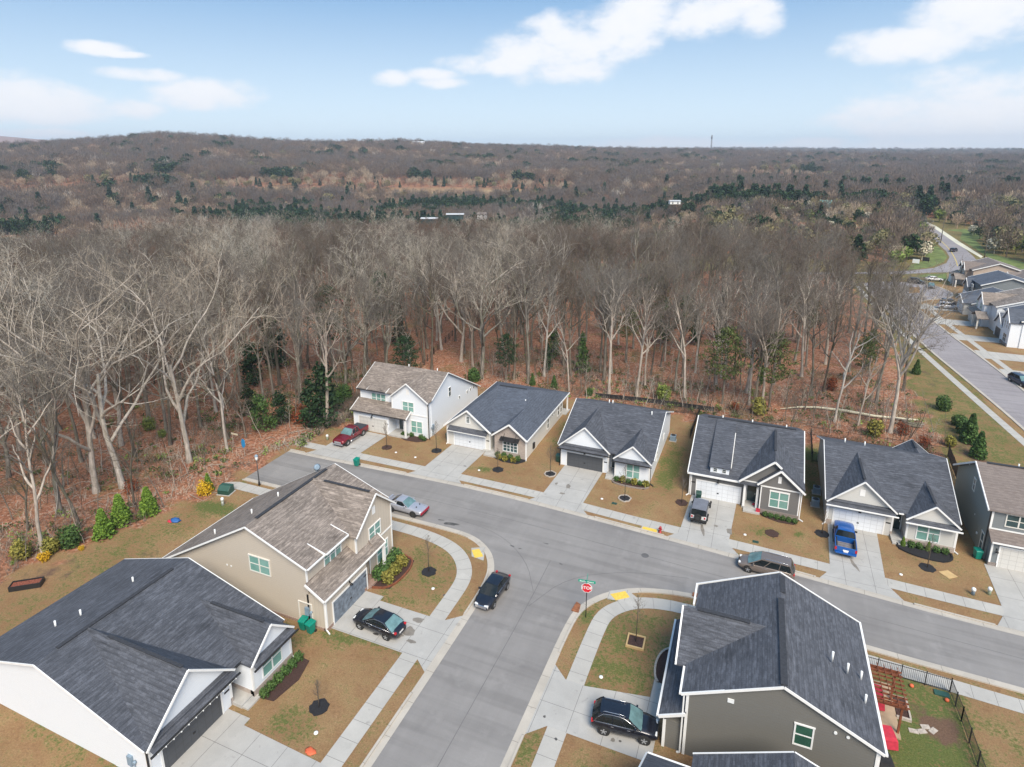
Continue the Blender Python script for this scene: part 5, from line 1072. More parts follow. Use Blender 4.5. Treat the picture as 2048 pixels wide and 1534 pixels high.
# black SUV
def suv(L, W, zr, belt=1.08, rear=.28):
    l = L / 2
    return dict(L=L, W=W, prof=[(-l, .80, .74), (-l + .1, 1.0, .84), (-l + .5, 1.1, .90), (-l + 1.2, 1.1, W / 2), (0, 1.08, W / 2), (l - 1.35, 1.07, W / 2), (l - .75, 1.0, .91), (l - .25, .88, .84), (l - .05, .72, .74), (l, .55, .66)],
                gh=(-l + .12, -l + .12 + rear + .25, l - 2.05, l - 1.15, 1.05, zr, .84, .64), wheels=(-l + .95, l - .9, .37), zl=.74, zt=.84, tth=.22)
s = suv(4.65, 1.84, 1.66); s.update(paint='p_navyblack', line='full', rails=True, handles=(-.9, .25), bp=.42, bp2=.7, cp=.2, z=.036, cat='SUV')
vehicle('parked_suv', 'black SUV with silver roof rails on the drive beside the dark grey house', -6.2, 36.0, R(7), s)
# taupe minivan
s = suv(5.15, 1.98, 1.66, rear=.2); l = 5.15 / 2
s.update(prof=[(-l, .8, .82), (-l + .1, 1.0, .90), (-l + .5, 1.1, .95), (-l + 1.2, 1.1, .99), (0, 1.07, .99), (l - 1.5, 1.04, .99), (l - .8, .92, .94), (l - .3, .78, .86), (l - .06, .66, .74), (l, .5, .6)], gh=(-l + .1, -l + .45, l - 2.1, l - .98, 1.03, 1.68, .90, .70), wheels=(-l + 1.05, l - .98, .35), paint='p_taupe', rails=True, handles=(-.1, .15), bp=.33, bp2=.66, cp=.16, z=.014, cat='minivan', zl=.68)
vehicle('parked_minivan', 'taupe minivan parked at the far kerb, nose to the left, below the blue pickup', 2.85, 58.45, R(177), s)
# pickups
def truck(L, W, col, bed, cab0, label, x, y, rz, **kw):
    l = L / 2; by = W / 2
    p = dict(L=L, W=W, clear=.5, prof=[(cab0 - .02, 1.18, by * .97), (cab0 + .05, 1.2, by), (0, 1.2, by), (l - 1.75, 1.2, by), (l - 1.5, 1.2, by), (l - .7, 1.16, by * .98), (l - .2, 1.08, by * .94), (l - .03, .95, by * .9), (l, .7, by * .86)],
             gh=(cab0 + .05, cab0 + .25, l - 2.6, l - 1.75, 1.15, 1.86, by * .90, by * .70), wheels=(-l + 1.2, l - 1.0, .42), paint=col, zl=.86, zt=.8, tth=.2, bp=.45, cp=.18, cat='pickup', handles=(cab0 + .6, .5), mir=kw.get('mir', col), roof=kw.get('roof', col)); p.update(kw)
    def ex(o, p):
        b = MB(); b.box(-l, cab0 - .03, -by, -by + .09, .5, 1.22).box(-l, cab0 - .03, by - .09, by, .5, 1.22).box(-l, -l + .09, -by + .09, by - .09, .5, 1.22).box(cab0 - .12, cab0 - .03, -by + .09, by - .09, .5, 1.3)
        b.build('bed_side', M[col], o, bevel=.02)
        fl = MB(); fl.box(-l + .09, cab0 - .12, -by + .09, by - .09, .62, .72)
        if bed == 'open':
            for k in range(4): fl.box(-l + .3 + k * .42, -l + .42 + k * .42, -by + .12, by - .12, .72, .76)
            fl.build('bed_floor', M['bed_grey'], o); lb = MB().box(-l + .1, cab0 - .12, -by + .1, -by + .22, .72, 1.21).box(-l + .1, cab0 - .12, by - .22, by - .1, .72, 1.21); lb.build('bed_liner', M['plastic_black'], o)
        else:
            fl.build('bed_floor', M['bed_grey'], o); MB().box(-l + .05, cab0 - .06, -by + .04, by - .04, 1.225, 1.27).build('tonneau_cover', M['vinyl'], o, bevel=.02)
        MB().box(-l - .14, -l - .01, -by * .95, by * .95, .5, .68).build('rear_bumper', M[p.get('bump', 'chrome')], o, bevel=.04)
        for s_ in (-1, 1): MB().box(-l - .012, -l + .12, s_ * (by - .18), s_ * (by + .012), .82, 1.16).build('tail_lamp', M['lamp_red'], o); MB().tube([(-.9, s_ * (by + .06), .48), (cab0 + 2.4, s_ * (by + .06), .48)], .05, 6).build('side_step', M['chrome' if col == 'p_maroon' else 'plastic_black'], o)
        MB().tube([(-l + 1.2, -by - .005, .44), (-l + 1.2, -by + .1, .44)], .5, 20, True, False).tube([(-l + 1.2, by - .1, .44), (-l + 1.2, by + .005, .44)], .5, 20, True, False).build('wheel_arch', M['plastic_black'], o)
        MB().box(-l - .03, -l + .0, -.2, .2, .7, .82).build('rear_plate', M['plate_white'], o)
    p['extra'] = ex
    return vehicle('pickup_truck', label, x, y, rz, p)
truck(5.75, 2.0, 'p_maroon', 'cover', -1.0, 'maroon crew cab pickup with black bed cover facing the street', -52.85, 66.9, R(-91), chromebar=True, gr='chrome', line='full', mir='chrome')
truck(5.6, 2.0, 'p_blue', 'open', -.85, 'bright blue pickup with open bed, nose to the white garage door', 10.4, 66.45, R(87), mir='plastic_black', rw='car_glass', bump='p_blue')
# jeep
l = 2.05
s = dict(L=4.1, W=1.84, clear=.5, prof=[(-l, 1.12, .82), (-l + .04, 1.18, .84), (-.5, 1.18, .84), (.2, 1.18, .84), (.75, 1.17, .80), (1.4, 1.14, .66), (1.85, 1.1, .58), (1.9, .7, .56)], gh=(-l + .05, -l + .15, .35, .62, 1.15, 1.84, .82, .74), wheels=(-l + .72, l - .55, .42),
         paint='p_white', roof='soft_top', mir='plastic_black', rim='rim_dark', cat='SUV', zl=.85, zt=.8, ws='car_glass', bp=.35, bp2=.68)
def jeep_x(o, p):
    t = MB().tube([(-l - .03, .05, 1.0), (-l - .27, .05, 1.0)], [.40, .38], 20); t.build('spare_wheel', M['tyre'], o); MB().tube([(-l - .27, .05, 1.0), (-l - .29, .05, 1.0)], .2, 12).build('spare_rim', M['rim_dark'], o)
    for wx in (-l + .72, l - .55):
        for s_ in (-1, 1): MB().tube([(wx - .58, s_ * .93, .62), (wx - .42, s_ * .93, .94), (wx + .3, s_ * .93, .97), (wx + .55, s_ * .93, .7)], .10, 6).build('fender_flare', M['plastic_black'], o)
    MB().box(-l - .15, -l + .05, -.82, .82, .5, .72).build('rear_bumper', M['plastic_black'], o, bevel=.03); MB().box(1.9, 2.05, -.8, .8, .5, .7).build('front_bumper', M['plastic_black'], o, bevel=.03)
    for s_ in (-1, 1): MB().box(-l - .03, -l + .02, s_ * .6, s_ * .76, .85, 1.08).build('tail_lamp', M['lamp_red'], o)
s['extra'] = jeep_x
vehicle('parked_jeep', 'white off-road SUV with grey soft top and spare wheel at the back', -4.2, 66.05, R(89), s)
# cars further away
s = suv(4.7, 1.9, 1.68); s.update(paint='p_slate', handles=(-.9, .2), z=.012, cat='SUV'); q = at(2034, 769)
vehicle('parked_suv', 'dark blue SUV parked on the far street at the right edge', q.x + .6, q.y + .4, R(-72), s)
s = suv(4.9, 1.9, 1.7); s.update(paint='p_lsilver', rails=True, z=.036, cat='SUV'); vehicle('parked_suv', 'silver SUV on the drive of the low white house beyond the wood', 45.6, 191.4, R(0), s)
s = suv(4.8, 1.9, 1.7); s.update(paint='p_slate', z=.036, cat='SUV'); vehicle('parked_suv', 'dark blue SUV behind the silver one beside the low white house', 47.2, 196.4, R(8), s)
s = sedan(4.9, 1.85); s.update(paint='p_white', z=.04); q = at(1869, 563); vehicle('parked_car', 'white sedan with dark sides beside the tan house', q.x, q.y + 1, R(5), s)
s = suv(5.0, 1.95, 1.8); s.update(paint='p_black', z=.012, cat='van'); q = at(1833, 568); vehicle('parked_van', 'black van at the top of the turning circle among bare branches', q.x, q.y + 1, R(-15), s)
s = suv(4.7, 1.85, 1.6); s.update(paint='p_slate', z=.03); q = at(1907, 503); vehicle('moving_car', 'dark blue car on the highway bend', q.x, q.y, R(60), s)
s = sedan(4.7, 1.85); s.update(paint='p_lsilver', z=.03); q = at(1846, 448); vehicle('moving_car', 'pale car at the crest of the highway', q.x, q.y, R(250), s)
s = sedan(4.7, 1.85); s.update(paint='p_grey', z=.012); q = at(1845, 573); vehicle('parked_car', 'small grey car next to the black van at the turning circle', q.x + 2, q.y - 1, R(-100), s)
# ---------------------------------------------------------------- foliage helpers
def leaf_mat(name, dark, light, tone=.0):
    m, nt, N, L, b = nodes(name); g = N('ShaderNodeNewGeometry'); oi = N('ShaderNodeObjectInfo')
    c = mixc(N, L, g.outputs['Random Per Island'], c3(dark), c3(light))
    r = N('ShaderNodeMapRange'); L(oi.outputs['Random'], r.inputs[0]); r.inputs[3].default_value = 0; r.inputs[4].default_value = .45
    c = mixc(N, L, r.outputs[0], c, mixc(N, L, g.outputs['Random Per Island'], c3(dark, .8), c3((light[0] * 1.15, light[1] * .85, light[2] * .8))))
    L(c, b.inputs['Base Color']); setv(b.inputs['Roughness'], .7); setv(b.inputs['Specular IOR Level'], .2)
    return m
M['lf_green'] = leaf_mat('leaf_green', (.025, .055, .018), (.10, .19, .05)); M['lf_thuja'] = leaf_mat('leaf_thuja', (.05, .10, .014), (.20, .33, .05)); M['lf_olive'] = leaf_mat('leaf_olive', (.09, .09, .018), (.32, .30, .07)); M['lf_dark'] = leaf_mat('leaf_dark', (.008, .022, .010), (.035, .075, .028))
M['lf_pine'] = leaf_mat('leaf_pine', (.03, .045, .012), (.12, .16, .05)); M['lf_yellow'] = leaf_mat('leaf_yellow', (.38, .22, .01), (.75, .50, .03)); M['lf_bright'] = leaf_mat('leaf_bright', (.09, .14, .03), (.26, .34, .09)); M['lf_red'] = leaf_mat('leaf_rust', (.10, .03, .012), (.30, .09, .04)); M['lf_white'] = leaf_mat('leaf_blossom', (.35, .34, .24), (.72, .70, .55))
M['lf_brown'] = leaf_mat('leaf_brown', (.05, .03, .015), (.15, .09, .05))
def bark_mat(name, a, b_, mossy=.0):
    m, nt, N, L, b = nodes(name); tc = N('ShaderNodeTexCoord'); ob = tc.outputs['Object']; oi = N('ShaderNodeObjectInfo')
    f = noisef(N, L, mapv(N, L, ob, (3, 3, .6)), 1.3, 5, .7); f2 = noisef(N, L, ob, .5, 3, .5, .45, .6)
    c = mixc(N, L, f, c3(a), c3(b_)); r = N('ShaderNodeMapRange'); L(oi.outputs['Random'], r.inputs[0]); r.inputs[3].default_value = .0; r.inputs[4].default_value = .75
    c = mixc(N, L, r.outputs[0], c, mixc(N, L, f, c3((a[0] * .8, a[1] * .7, a[2] * .62)), c3((b_[0] * .85, b_[1] * .74, b_[2] * .66))))
    if mossy: 
        mm = N('ShaderNodeMath'); mm.operation = 'MULTIPLY'; L(f2, mm.inputs[0]); mm.inputs[1].default_value = mossy; c = mixc(N, L, mm.outputs[0], c, (.08, .10, .035, 1))
    L(c, b.inputs['Base Color']); setv(b.inputs['Roughness'], .9); setv(b.inputs['Specular IOR Level'], .2); return m
M['bark_pale'] = bark_mat('bark_pale', (.30, .27, .235), (.60, .56, .51), .15); M['bark_grey'] = bark_mat('bark_grey', (.12, .108, .093), (.32, .295, .26), .35); M['bark_dark'] = bark_mat('bark_dark', (.075, .064, .054), (.20, .175, .15), .3)
M['twig_pale'] = bark_mat('twig_pale', (.36, .33, .28), (.62, .59, .51)); M['twig_grey'] = bark_mat('twig_grey', (.115, .106, .094), (.27, .25, .225)); M['twig_brown'] = bark_mat('twig_brown', (.09, .075, .06), (.215, .18, .15))
M['twig_red'] = bark_mat('twig_red', (.12, .078, .06), (.26, .175, .14))
def leaves(mb, c, r, n, size, rg, shell=.55, flat=0):
    for _ in range(n):
        while True:
            d = Vector((rg.uniform(-1, 1), rg.uniform(-1, 1), rg.uniform(-1, 1)))
            if .05 < d.length < 1: break
        d = d.normalized() * (shell + (1 - shell) * rg.random()) * (1 + .25 * mnoise.noise(d * 3 + Vector(c)))
        p = Vector((c[0] + d.x * r[0], c[1] + d.y * r[1], c[2] + d.z * r[2]))
        nrm = (d + Vector((rg.gauss(0, .6), rg.gauss(0, .6), rg.gauss(.2, .6)))).normalized(); u = nrm.orthogonal().normalized(); a = rg.uniform(0, 6.28)
        u = (u * math.cos(a) + nrm.cross(u) * math.sin(a)); v = nrm.cross(u); s = size * rg.uniform(.6, 1.3)
        mb.face([p - u * s - v * s * .6, p + u * s * .8 - v * s * .7, p + u * s + v * s * .6, p - u * s * .7 + v * s * .7])
def scale_mesh(o, k): o.scale = (k, k, k)

def shrub_mesh(name, r, n, size, seed, mat, conical=False, stems=False):
    rg = random.Random(seed); mb = MB()
    if conical:
        for i in range(n):
            t = rg.random() ** .8; z = t * r[2]; rad = r[0] * (1 - t * .92) * (.92 + .08 * math.sin(z * 5 + seed)) * (.72 + .3 * rg.random()) ; a = rg.uniform(0, 6.28)
            leaves(mb, (math.cos(a) * rad, math.sin(a) * rad, z + .1), (.1, .1, .16), 1, size, rg)
    else:
        for k in range(5):
            a = k * 1.26 + seed; leaves(mb, (math.cos(a) * r[0] * .35, math.sin(a) * r[1] * .35, r[2] * (.45 + .12 * math.sin(k * 2))), (r[0] * .6, r[1] * .6, r[2] * .52), n // 5, size, rg)
    me = mb.build(name, M[mat], uv=False); return me
_protos = {}
def shrub(name, label, cat, x, y, kind, k=1.0, group=None, z=0.0, sz=None):
    """kind -> (radii, leaf count, leaf size, material, conical)"""
    if kind not in _protos:
        r, n, s, m, c = {'round': ((.45, .45, .75), 520, .06, 'lf_green', False), 'olive': ((.6, .6, .9), 260, .11, 'lf_olive', False), 'thuja': ((1.0, 1.0, 3.1), 3000, .11, 'lf_thuja', True), 'olivebig': ((1.0, 1.0, 2.0), 1100, .10, 'lf_olive', False), 'greenbig': ((1.3, 1.3, 2.4), 1500, .11, 'lf_green', False),
                         'cedar': ((1.2, 1.2, 3.6), 2600, .13, 'lf_green', True), 'forsythia': ((1.1, 1.1, 1.7), 900, .08, 'lf_yellow', False), 'bright': ((1.1, 1.1, 2.2), 900, .10, 'lf_bright', False), 'rust': ((1.3, 1.3, 2.6), 800, .10, 'lf_red', False), 'blob': ((.9, .9, 1.5), 620, .12, 'lf_green', False), 'yblob': ((.8, .8, 1.3), 560, .11, 'lf_olive', False)}[kind]
        me = shrub_mesh(name, r, n, s, hash(kind) % 7 if False else len(_protos), m, c); _protos[kind] = me.data; bpy.data.objects.remove(me)
    o = bpy.data.objects.new(name, _protos[kind]); scene.collection.objects.link(o); o.location = (x, y, z); o.rotation_euler = (0, 0, rnd.uniform(0, 6.28)); o.scale = (k, k, k) if sz is None else sz
    return tag(o, label, cat, group)

# ---------------------------------------------------------------- street and yard things
def bin_(x, y, rz, label, mat='bin_teal', z=0.0):
    o = thing('wheelie_bin', label, 'bin', (x, y, z), rz)
    b = MB(); b.prism([(-.24, -.24, .06), (.24, -.24, .06), (.24, .26, .06), (-.24, .26, .06)], [(-.31, -.36, .96), (.31, -.36, .96), (.31, .32, .96), (-.31, .32, .96)]); b.build('body', M[mat], o, bevel=.03)
    l = MB(); l.prism([(-.34, -.40, .96), (.34, -.40, .96), (.34, .36, .98), (-.34, .36, .98)], [(-.30, -.34, 1.05), (.30, -.34, 1.05), (.30, .34, 1.10), (-.30, .34, 1.10)]); l.build('lid', M[mat], o, bevel=.02)
    for s in (-1, 1): MB().tube([(s * .25, .27, .13), (s * .31, .27, .13)], .13, 12).build('wheel', M['plastic_black'], o)
    MB().tube([(-.28, .42, 1.0), (.28, .42, 1.0)], .02, 6).build('handle', M[mat], o)
    return o
bin_(-47.3, 60.75, 0, 'teal wheelie bin standing at the kerb before the white two storey house', z=.02)
bin_(-34.0, 34.95, .1, 'left of two teal bins against the beige side wall')
bin_(-33.15, 34.85, -.15, 'right of two teal bins against the beige wall, with a white sticker')
bin_(22.7, 68.9, .2, 'teal bin tucked at the corner of the sage green house')
bin_(-23.1, 72.0, 0, 'dark green bin beside the white house with the dark garage door', 'bin_dark')
bin_(-39.8, 72.2, 0, 'dark bin in the gap left of the light beige house', 'bin_dark')
bin_(-4.75, 69.3, .1, 'dark green bin between the white garage door and the white jeep', 'bin_dark', .036)

# lamp post
o = thing('street_lamp', 'black lamp post with white lantern beside the dead end of the road', 'street lamp', (-55.5, 52.0, 0))
MB().tube([(0, 0, 0), (0, 0, .5), (0, 0, .55), (0, 0, 3.4)], [.14, .11, .07, .05], 10).build('pole', M['black_metal'], o)
ln = MB().tube([(0, 0, 3.4), (0, 0, 3.5), (0, 0, 3.95)], [.08, .13, .2], 8).build('lantern', M['pvc_white'], o); MB().tube([(0, 0, 3.95), (0, 0, 4.02), (0, 0, 4.2)], [.25, .22, .03], 8).build('lantern_cap', M['meter_grey'], ln)
# stop sign with street name blades
M['sign_red'] = plain('sign_red', (.62, .012, .03), .4, .03); M['sign_green'] = plain('sign_green', (.0, .30, .20), .4, .05); M['sign_blue'] = plain('sign_blue', (.02, .28, .62), .5, .06)
o = thing('stop_sign', 'red octagonal STOP sign on a black post with green street name blades on top', 'stop sign', (-11.8, 45.6, 0), R(9))
HS = 3.45
MB().tube([(0, .04, 0), (0, .04, HS + .15)], .038, 8).build('post', M['black_metal'], o)
def octo(r, y0, y1): return MB().prism_y([(r * math.cos(R(22.5 + 45 * k)), HS - .36 + r * math.sin(R(22.5 + 45 * k))) for k in range(8)], y0, y1)
oc = octo(.50, -.02, 0.0).build('sign_border', M['pvc_white'], o); fa = octo(.455, -.028, -.021).build('sign_face', M['sign_red'], o)
cu = bpy.data.curves.new('letters', 'FONT'); cu.body = 'STOP'; cu.size = .40; cu.align_x = 'CENTER'; cu.align_y = 'CENTER'; cu.extrude = .003; cu.offset = .008
tmp = bpy.data.objects.new('letters', cu); scene.collection.objects.link(tmp); bpy.context.view_layer.update()
lm = bpy.data.meshes.new_from_object(tmp.evaluated_get(bpy.context.evaluated_depsgraph_get())); bpy.data.objects.remove(tmp)
lt = bpy.data.objects.new('letters', lm); scene.collection.objects.link(lt); lm.materials.clear(); lm.materials.append(M['pvc_white']); lt.parent = fa; lt.location = (0, -.034, HS - .36); lt.rotation_euler = (R(90), 0, 0)
b1 = MB().box(-.75, .75, -.015, .015, HS + .16, HS + .40).build('street_name_blade', M['sign_green'], o)
w_ = MB()
for i in range(11):
    if i == 5: continue
    w_.box(-.62 + i * .113, -.55 + i * .113, -.02, -.0152, HS + .21, HS + .21 + (.13 if i in (0, 6, 3) else .09))
w_.build('blade_lettering', M['pvc_white'], b1)
MB().box(-.015, .015, -.65, .65, HS + .41, HS + .62).build('street_name_blade', M['sign_green'], o)
# hydrant
o = thing('fire_hydrant', 'red fire hydrant on the grass verge right of the yellow ramp plate', 'fire hydrant', (-7.85, 61.05, 0))
MB().tube([(0, 0, 0), (0, 0, .06), (0, 0, .07), (0, 0, .55), (0, 0, .56), (0, 0, .62), (0, 0, .72), (0, 0, .78)], [.17, .17, .11, .11, .15, .15, .09, .03], 12).build('barrel', M['hydrant_red'], o)
for s in (-1, 1): MB().tube([(s * .1, 0, .42), (s * .22, 0, .42)], .065, 8).build('nozzle', M['hydrant_red'], o)
MB().tube([(0, -.1, .40), (0, -.22, .40)], .085, 8).build('nozzle', M['hydrant_red'], o)
# blue sign and white arrow sign at the wood
o = thing('notice_sign', 'blue diamond shaped sign on a thin wooden post where the road ends at the wood', 'sign', (-62.9, 57.0, 0), R(-15))
MB().box(-.04, .04, -.0, .05, 0, 1.9).build('post', M['bark_pale'], o); MB().prism_y([(0, 1.3), (.5, 1.8), (.42, 2.6), (-.12, 2.65), (-.5, 2.15), (-.42, 1.45)], -.03, 0).build('sign_face', M['sign_blue'], o)
o = thing('arrow_sign', 'pale horizontal board on a thin post at the wood left of the blue sign', 'sign', (-66.6, 58.6, 0), R(0))
MB().box(-.04, .04, 0, .05, 0, 2.2).build('post', M['bark_pale'], o); MB().box(-.1, 1.1, -.03, 0, 1.95, 2.2).build('board', M['lf_white'], o)
# transformer and pedestals
o = thing('transformer_box', 'green metal utility transformer box at the end of the rounded pavement', 'utility box', (-57.9, 49.1, 0), R(12))
MB().prism_x([(-.6, .06), (.55, .06), (.55, 1.0), (-.1, 1.05), (-.6, .62)], -.75, .75).build('cabinet', M['green_box'], o, bevel=.04); MB().box(-.85, .85, -.7, .7, 0, .08).build('base_pad', M['concrete_step'], o); MB().box(-.72, .72, -.63, -.6, .1, .6).build('door', M['bin_dark'], o)
def pedestal(x, y, label, mat, h=.75, top=None):
    o = thing('utility_pedestal', label, 'utility box', (x, y, 0)); MB().tube([(0, 0, 0), (0, 0, h * .9), (0, 0, h)], [.15, .14, .1], 10).build('body', M[mat], o); MB().tube([(0, 0, h * .62), (0, 0, h * .95), (0, 0, h + .04)], [.19, .18, .1], 10).build('cap', M[top or mat], o)
M['pale_green'] = plain('pale_green', (.42, .52, .38), .5, .05)
pedestal(-56.1, 46.9, 'white utility pedestal right of the yellow flowering bush', 'pvc_white', .95)
pedestal(20.8, 62.3, 'blue grey utility pedestal on the tan lawn near the right edge', 'meter_grey', .7, 'pvc_white')
pedestal(22.2, 62.9, 'pale green utility pedestal beside the rightmost driveway', 'pale_green', .75, 'pvc_white')
q = at(655, 880); pedestal(q.x, q.y, 'white and green utility pedestal left of the maroon pickup', 'pale_green', .8, 'pvc_white')
# small white caps of the underground services
for i, (x, y, w) in enumerate([(-44.6, 65.9, 'in the lawn of the white two storey house, left one'), (-41.4, 65.7, 'in the lawn of the white two storey house, right one'), (-31.9, 65.8, 'in the lawn of the blue roofed beige house'), (-15.4, 65.2, 'in the lawn before the white house with dark garage'), (.7, 64.1, 'near the pavement before the grey dormer house'), (15.1, 63.0, 'in the lawn right of the blue pickup drive'),
                           (-8.9, 39.8, 'in the lawn beside the drive with the black SUV'), (-26.2, 43.7, 'in the lawn before the beige two storey house'), (-26.4, 27.3, 'in the bottom left lawn near the pavement')]):
    tag(MB().tube([(x, y, 0), (x, y, .06), (x, y, .09)], [.16, .16, .1], 10).build('service_cap', M['pvc_white']), 'small round white cap ' + w, 'pipe cap', 'white service caps in the lawns')
for x, y, w in [(-13.8, 64.8, 'before the white house with dark garage'), (1.8, 63.2, 'before the grey dormer house')]: tag(MB().box(x - .3, x + .3, y - .2, y + .2, 0, .05).build('meter_lid', M['bin_dark'], bevel=.02), 'dark water meter lid in the lawn ' + w, 'meter lid', 'meter lids in the lawns')
M['plywood'] = plain('plywood', (.52, .36, .17), .8, .08); tag(MB().prism_z([(18.6, 64.9), (19.3, 64.05), (20.15, 64.7), (19.5, 65.5)], .01, .05).build('plywood_sheet', M['plywood']), 'square tan plywood sheet lying on the lawn at the right', 'plywood')
M['orange'] = plain('orange_plastic', (.65, .13, .05), .6, .08)
def tarp(px, py, mat, label, cat, r=.35, h=.2, name='folded_tarp'):
    p = at(px, py); return tag(MB().blob((p.x, p.y, h * .5), (r, r * .7, h), px, .6, 12, 6).build(name, M[mat]), label, cat)
tarp(621, 1503, 'orange', 'orange flattened cloth on the bottom left lawn beside the pavement', 'cloth', .42, .07); tarp(352, 1042, 'blue_plastic', 'blue plastic sledge lying in the grass behind the beige house', 'sledge', .6, .18, 'plastic_sledge'); tarp(341, 1043, 'cloth_red', 'red cloth beside the blue sledge in the grass', 'cloth', .4, .1)
tarp(777, 1158, 'cloth_red', 'red round ornament at the porch step of the beige house', 'ornament', .22, .25, 'garden_ornament'); q = at(808, 1120); tag(MB().box(q.x - .2, q.x + .2, q.y - .03, q.y + .03, .15, .5).box(q.x - .02, q.x + .02, q.y - .02, q.y + .02, 0, .2).build('yard_flag', M['cloth_red']), 'small red and white yard flag at the hedge of the beige house', 'flag')
tarp(1508, 1013, 'cloth_red', 'red pumpkin shaped ornament on the grey house step', 'ornament', .28, .3, 'garden_ornament'); q = at(1515, 1027); tag(MB().box(q.x - .22, q.x + .22, q.y - .03, q.y + .03, .2, .65).box(q.x - .02, q.x + .02, q.y - .02, q.y + .02, 0, .3).build('yard_flag', M['cloth_red']), 'red yard flag at the corner of the grey house path', 'flag')
# beds, hedges, mulch rings
def bed(poly, label, mat='mulch', edge=None, em='stone_edge'):
    o = tag(MB().prism_z(poly, 0, .06).build('mulch_bed', M[mat]), label, 'flower bed')
    if edge:
        m = MB(); pts = chaikin(edge, 2)
        for a, b in zip(pts[:-1], pts[1:]): m.beam((a.x, a.y, .07), (b.x, b.y, .07), .16, .17)
        m.build('edging', M[em], o)
    return o
bed([(-46.7, 71.2), (-46.9, 70.2), (-45.5, 69.6), (-43.6, 69.7), (-42.6, 70.4), (-42.6, 71.2)], 'reddish mulch bed under the window of the white two storey house')
bed([(-31.8, 70.7), (-31.6, 69.7), (-30, 69.1), (-28, 69.2), (-27.2, 70.2), (-27.3, 70.7)], 'dark mulch bed with round shrubs under the brick gable', 'mulch_black')
e_ = [(-15.3, 70.3), (-15.2, 69.4), (-13.6, 69.1), (-11.2, 69.2), (-10.7, 69.9)]; bed(e_ + [(-10.8, 70.4)], 'low hedge bed with brick edging before the white house', 'mulch', e_, 'brick_brown')
bed([(2.0, 69.2), (2.4, 68.6), (4.0, 68.0), (5.6, 68.1), (6.2, 69.2)], 'mulch bed with clipped shrubs under the window of the grey house')
e_ = [(15.6, 68.6), (15.6, 67.6), (17.2, 66.8), (19.4, 66.7), (20.4, 67.6), (20.4, 68.6)]; bed(e_ + [(20.4, 69), (16, 69)], 'dark mulch bed with black edging before the pale grey house', 'mulch_black', e_, 'mulch_black')
bed([(-32.6, 28), (-31.1, 28.2), (-30.7, 30.5), (-31.2, 32.3), (-32.6, 32.4)], 'mulch bed with a hedge by the white wall at bottom left')
e_ = [(-31.6, 41.6), (-30.0, 42.1), (-29.6, 44.5), (-30.0, 46.6), (-31.4, 47)]; bed(e_ + [(-32.6, 46.8), (-32.6, 41.6)], 'hedge bed with red edging before the beige house', 'mulch', e_, 'wood_red')
e_ = [(-3.9, 45.2), (-4.9, 44.3), (-5.2, 42.8), (-5.0, 41.4), (-4.7, 41.0)]; bed(e_ + [(-3.3, 41), (-3.2, 45)], 'mulch bed with curved stone edging before the dark grey house', 'mulch', e_)
G1 = 'round shrubs in the beds along the house fronts'
for i, (x, y) in enumerate([(-45.9, 70.7), (-45.2, 71.0), (-43.6, 70.9), (-42.9, 70.6), (-46.5, 70.8)]): shrub('shrub', 'small dark green shrub in the mulch bed of the white two storey house', 'shrub', x, y, 'round', .9, 'shrubs of the white two storey house')
for x, y, k in [(-31.2, 70.2, 'round'), (-30.3, 70.3, 'round'), (-29.3, 70.2, 'round'), (-28.2, 70.1, 'round'), (-30.8, 69.7, 'olive'), (-29.8, 69.5, 'olive'), (-28.6, 69.6, 'olive')]:
    shrub('shrub', 'round dark green shrub in the back row under the brick gable window' if k == 'round' else 'smaller olive shrub in the front row of the bed under the brick gable', 'shrub', x, y, k, 1.0 if k == 'round' else .75, 'dark shrubs under the brick gable' if k == 'round' else 'olive shrubs under the brick gable')
for i in range(6): shrub('shrub', 'clipped green shrub in the brick edged hedge of the white house', 'shrub', -14.8 + i * .75, 70.05, 'olive' if i % 2 else 'round', .85, 'hedge shrubs of the white house')
for i in range(6): shrub('shrub', 'leggy green shrub in the row under the grey house window', 'shrub', 2.6 + i * .62, 68.75 - .05 * i, 'round', .8, 'shrubs under the grey house window')
for i in range(6): shrub('shrub', 'green feathery shrub in the bed of the pale grey house', 'shrub', 16.1 + i * .75, 68.45, 'thuja' if i % 3 == 0 else 'round', .32 if i % 3 == 0 else .95, 'shrubs before the pale grey house')
for i in range(6): shrub('shrub', 'green hedge shrub by the white wall at bottom left', 'shrub', -32.05, 28.3 + i * .75, 'round', 1.0, 'hedge shrubs at bottom left')
for i in range(3): shrub('shrub', 'tall dark green hedge shrub against the beige house', 'shrub', -31.7, 43.0 + i * 1.4, 'blob', .95, 'dark hedge of the beige house'); shrub('shrub', 'yellow green hedge shrub in front of the dark hedge of the beige house', 'shrub', -30.7, 42.9 + i * 1.3, 'yblob', .9, 'yellow green hedge of the beige house')
for i in range(3): shrub('shrub', 'dark green shrub in the stone edged bed of the dark grey house', 'shrub', -3.8, 41.6 + i * 1.2, 'blob', .62, 'shrubs of the dark grey house')
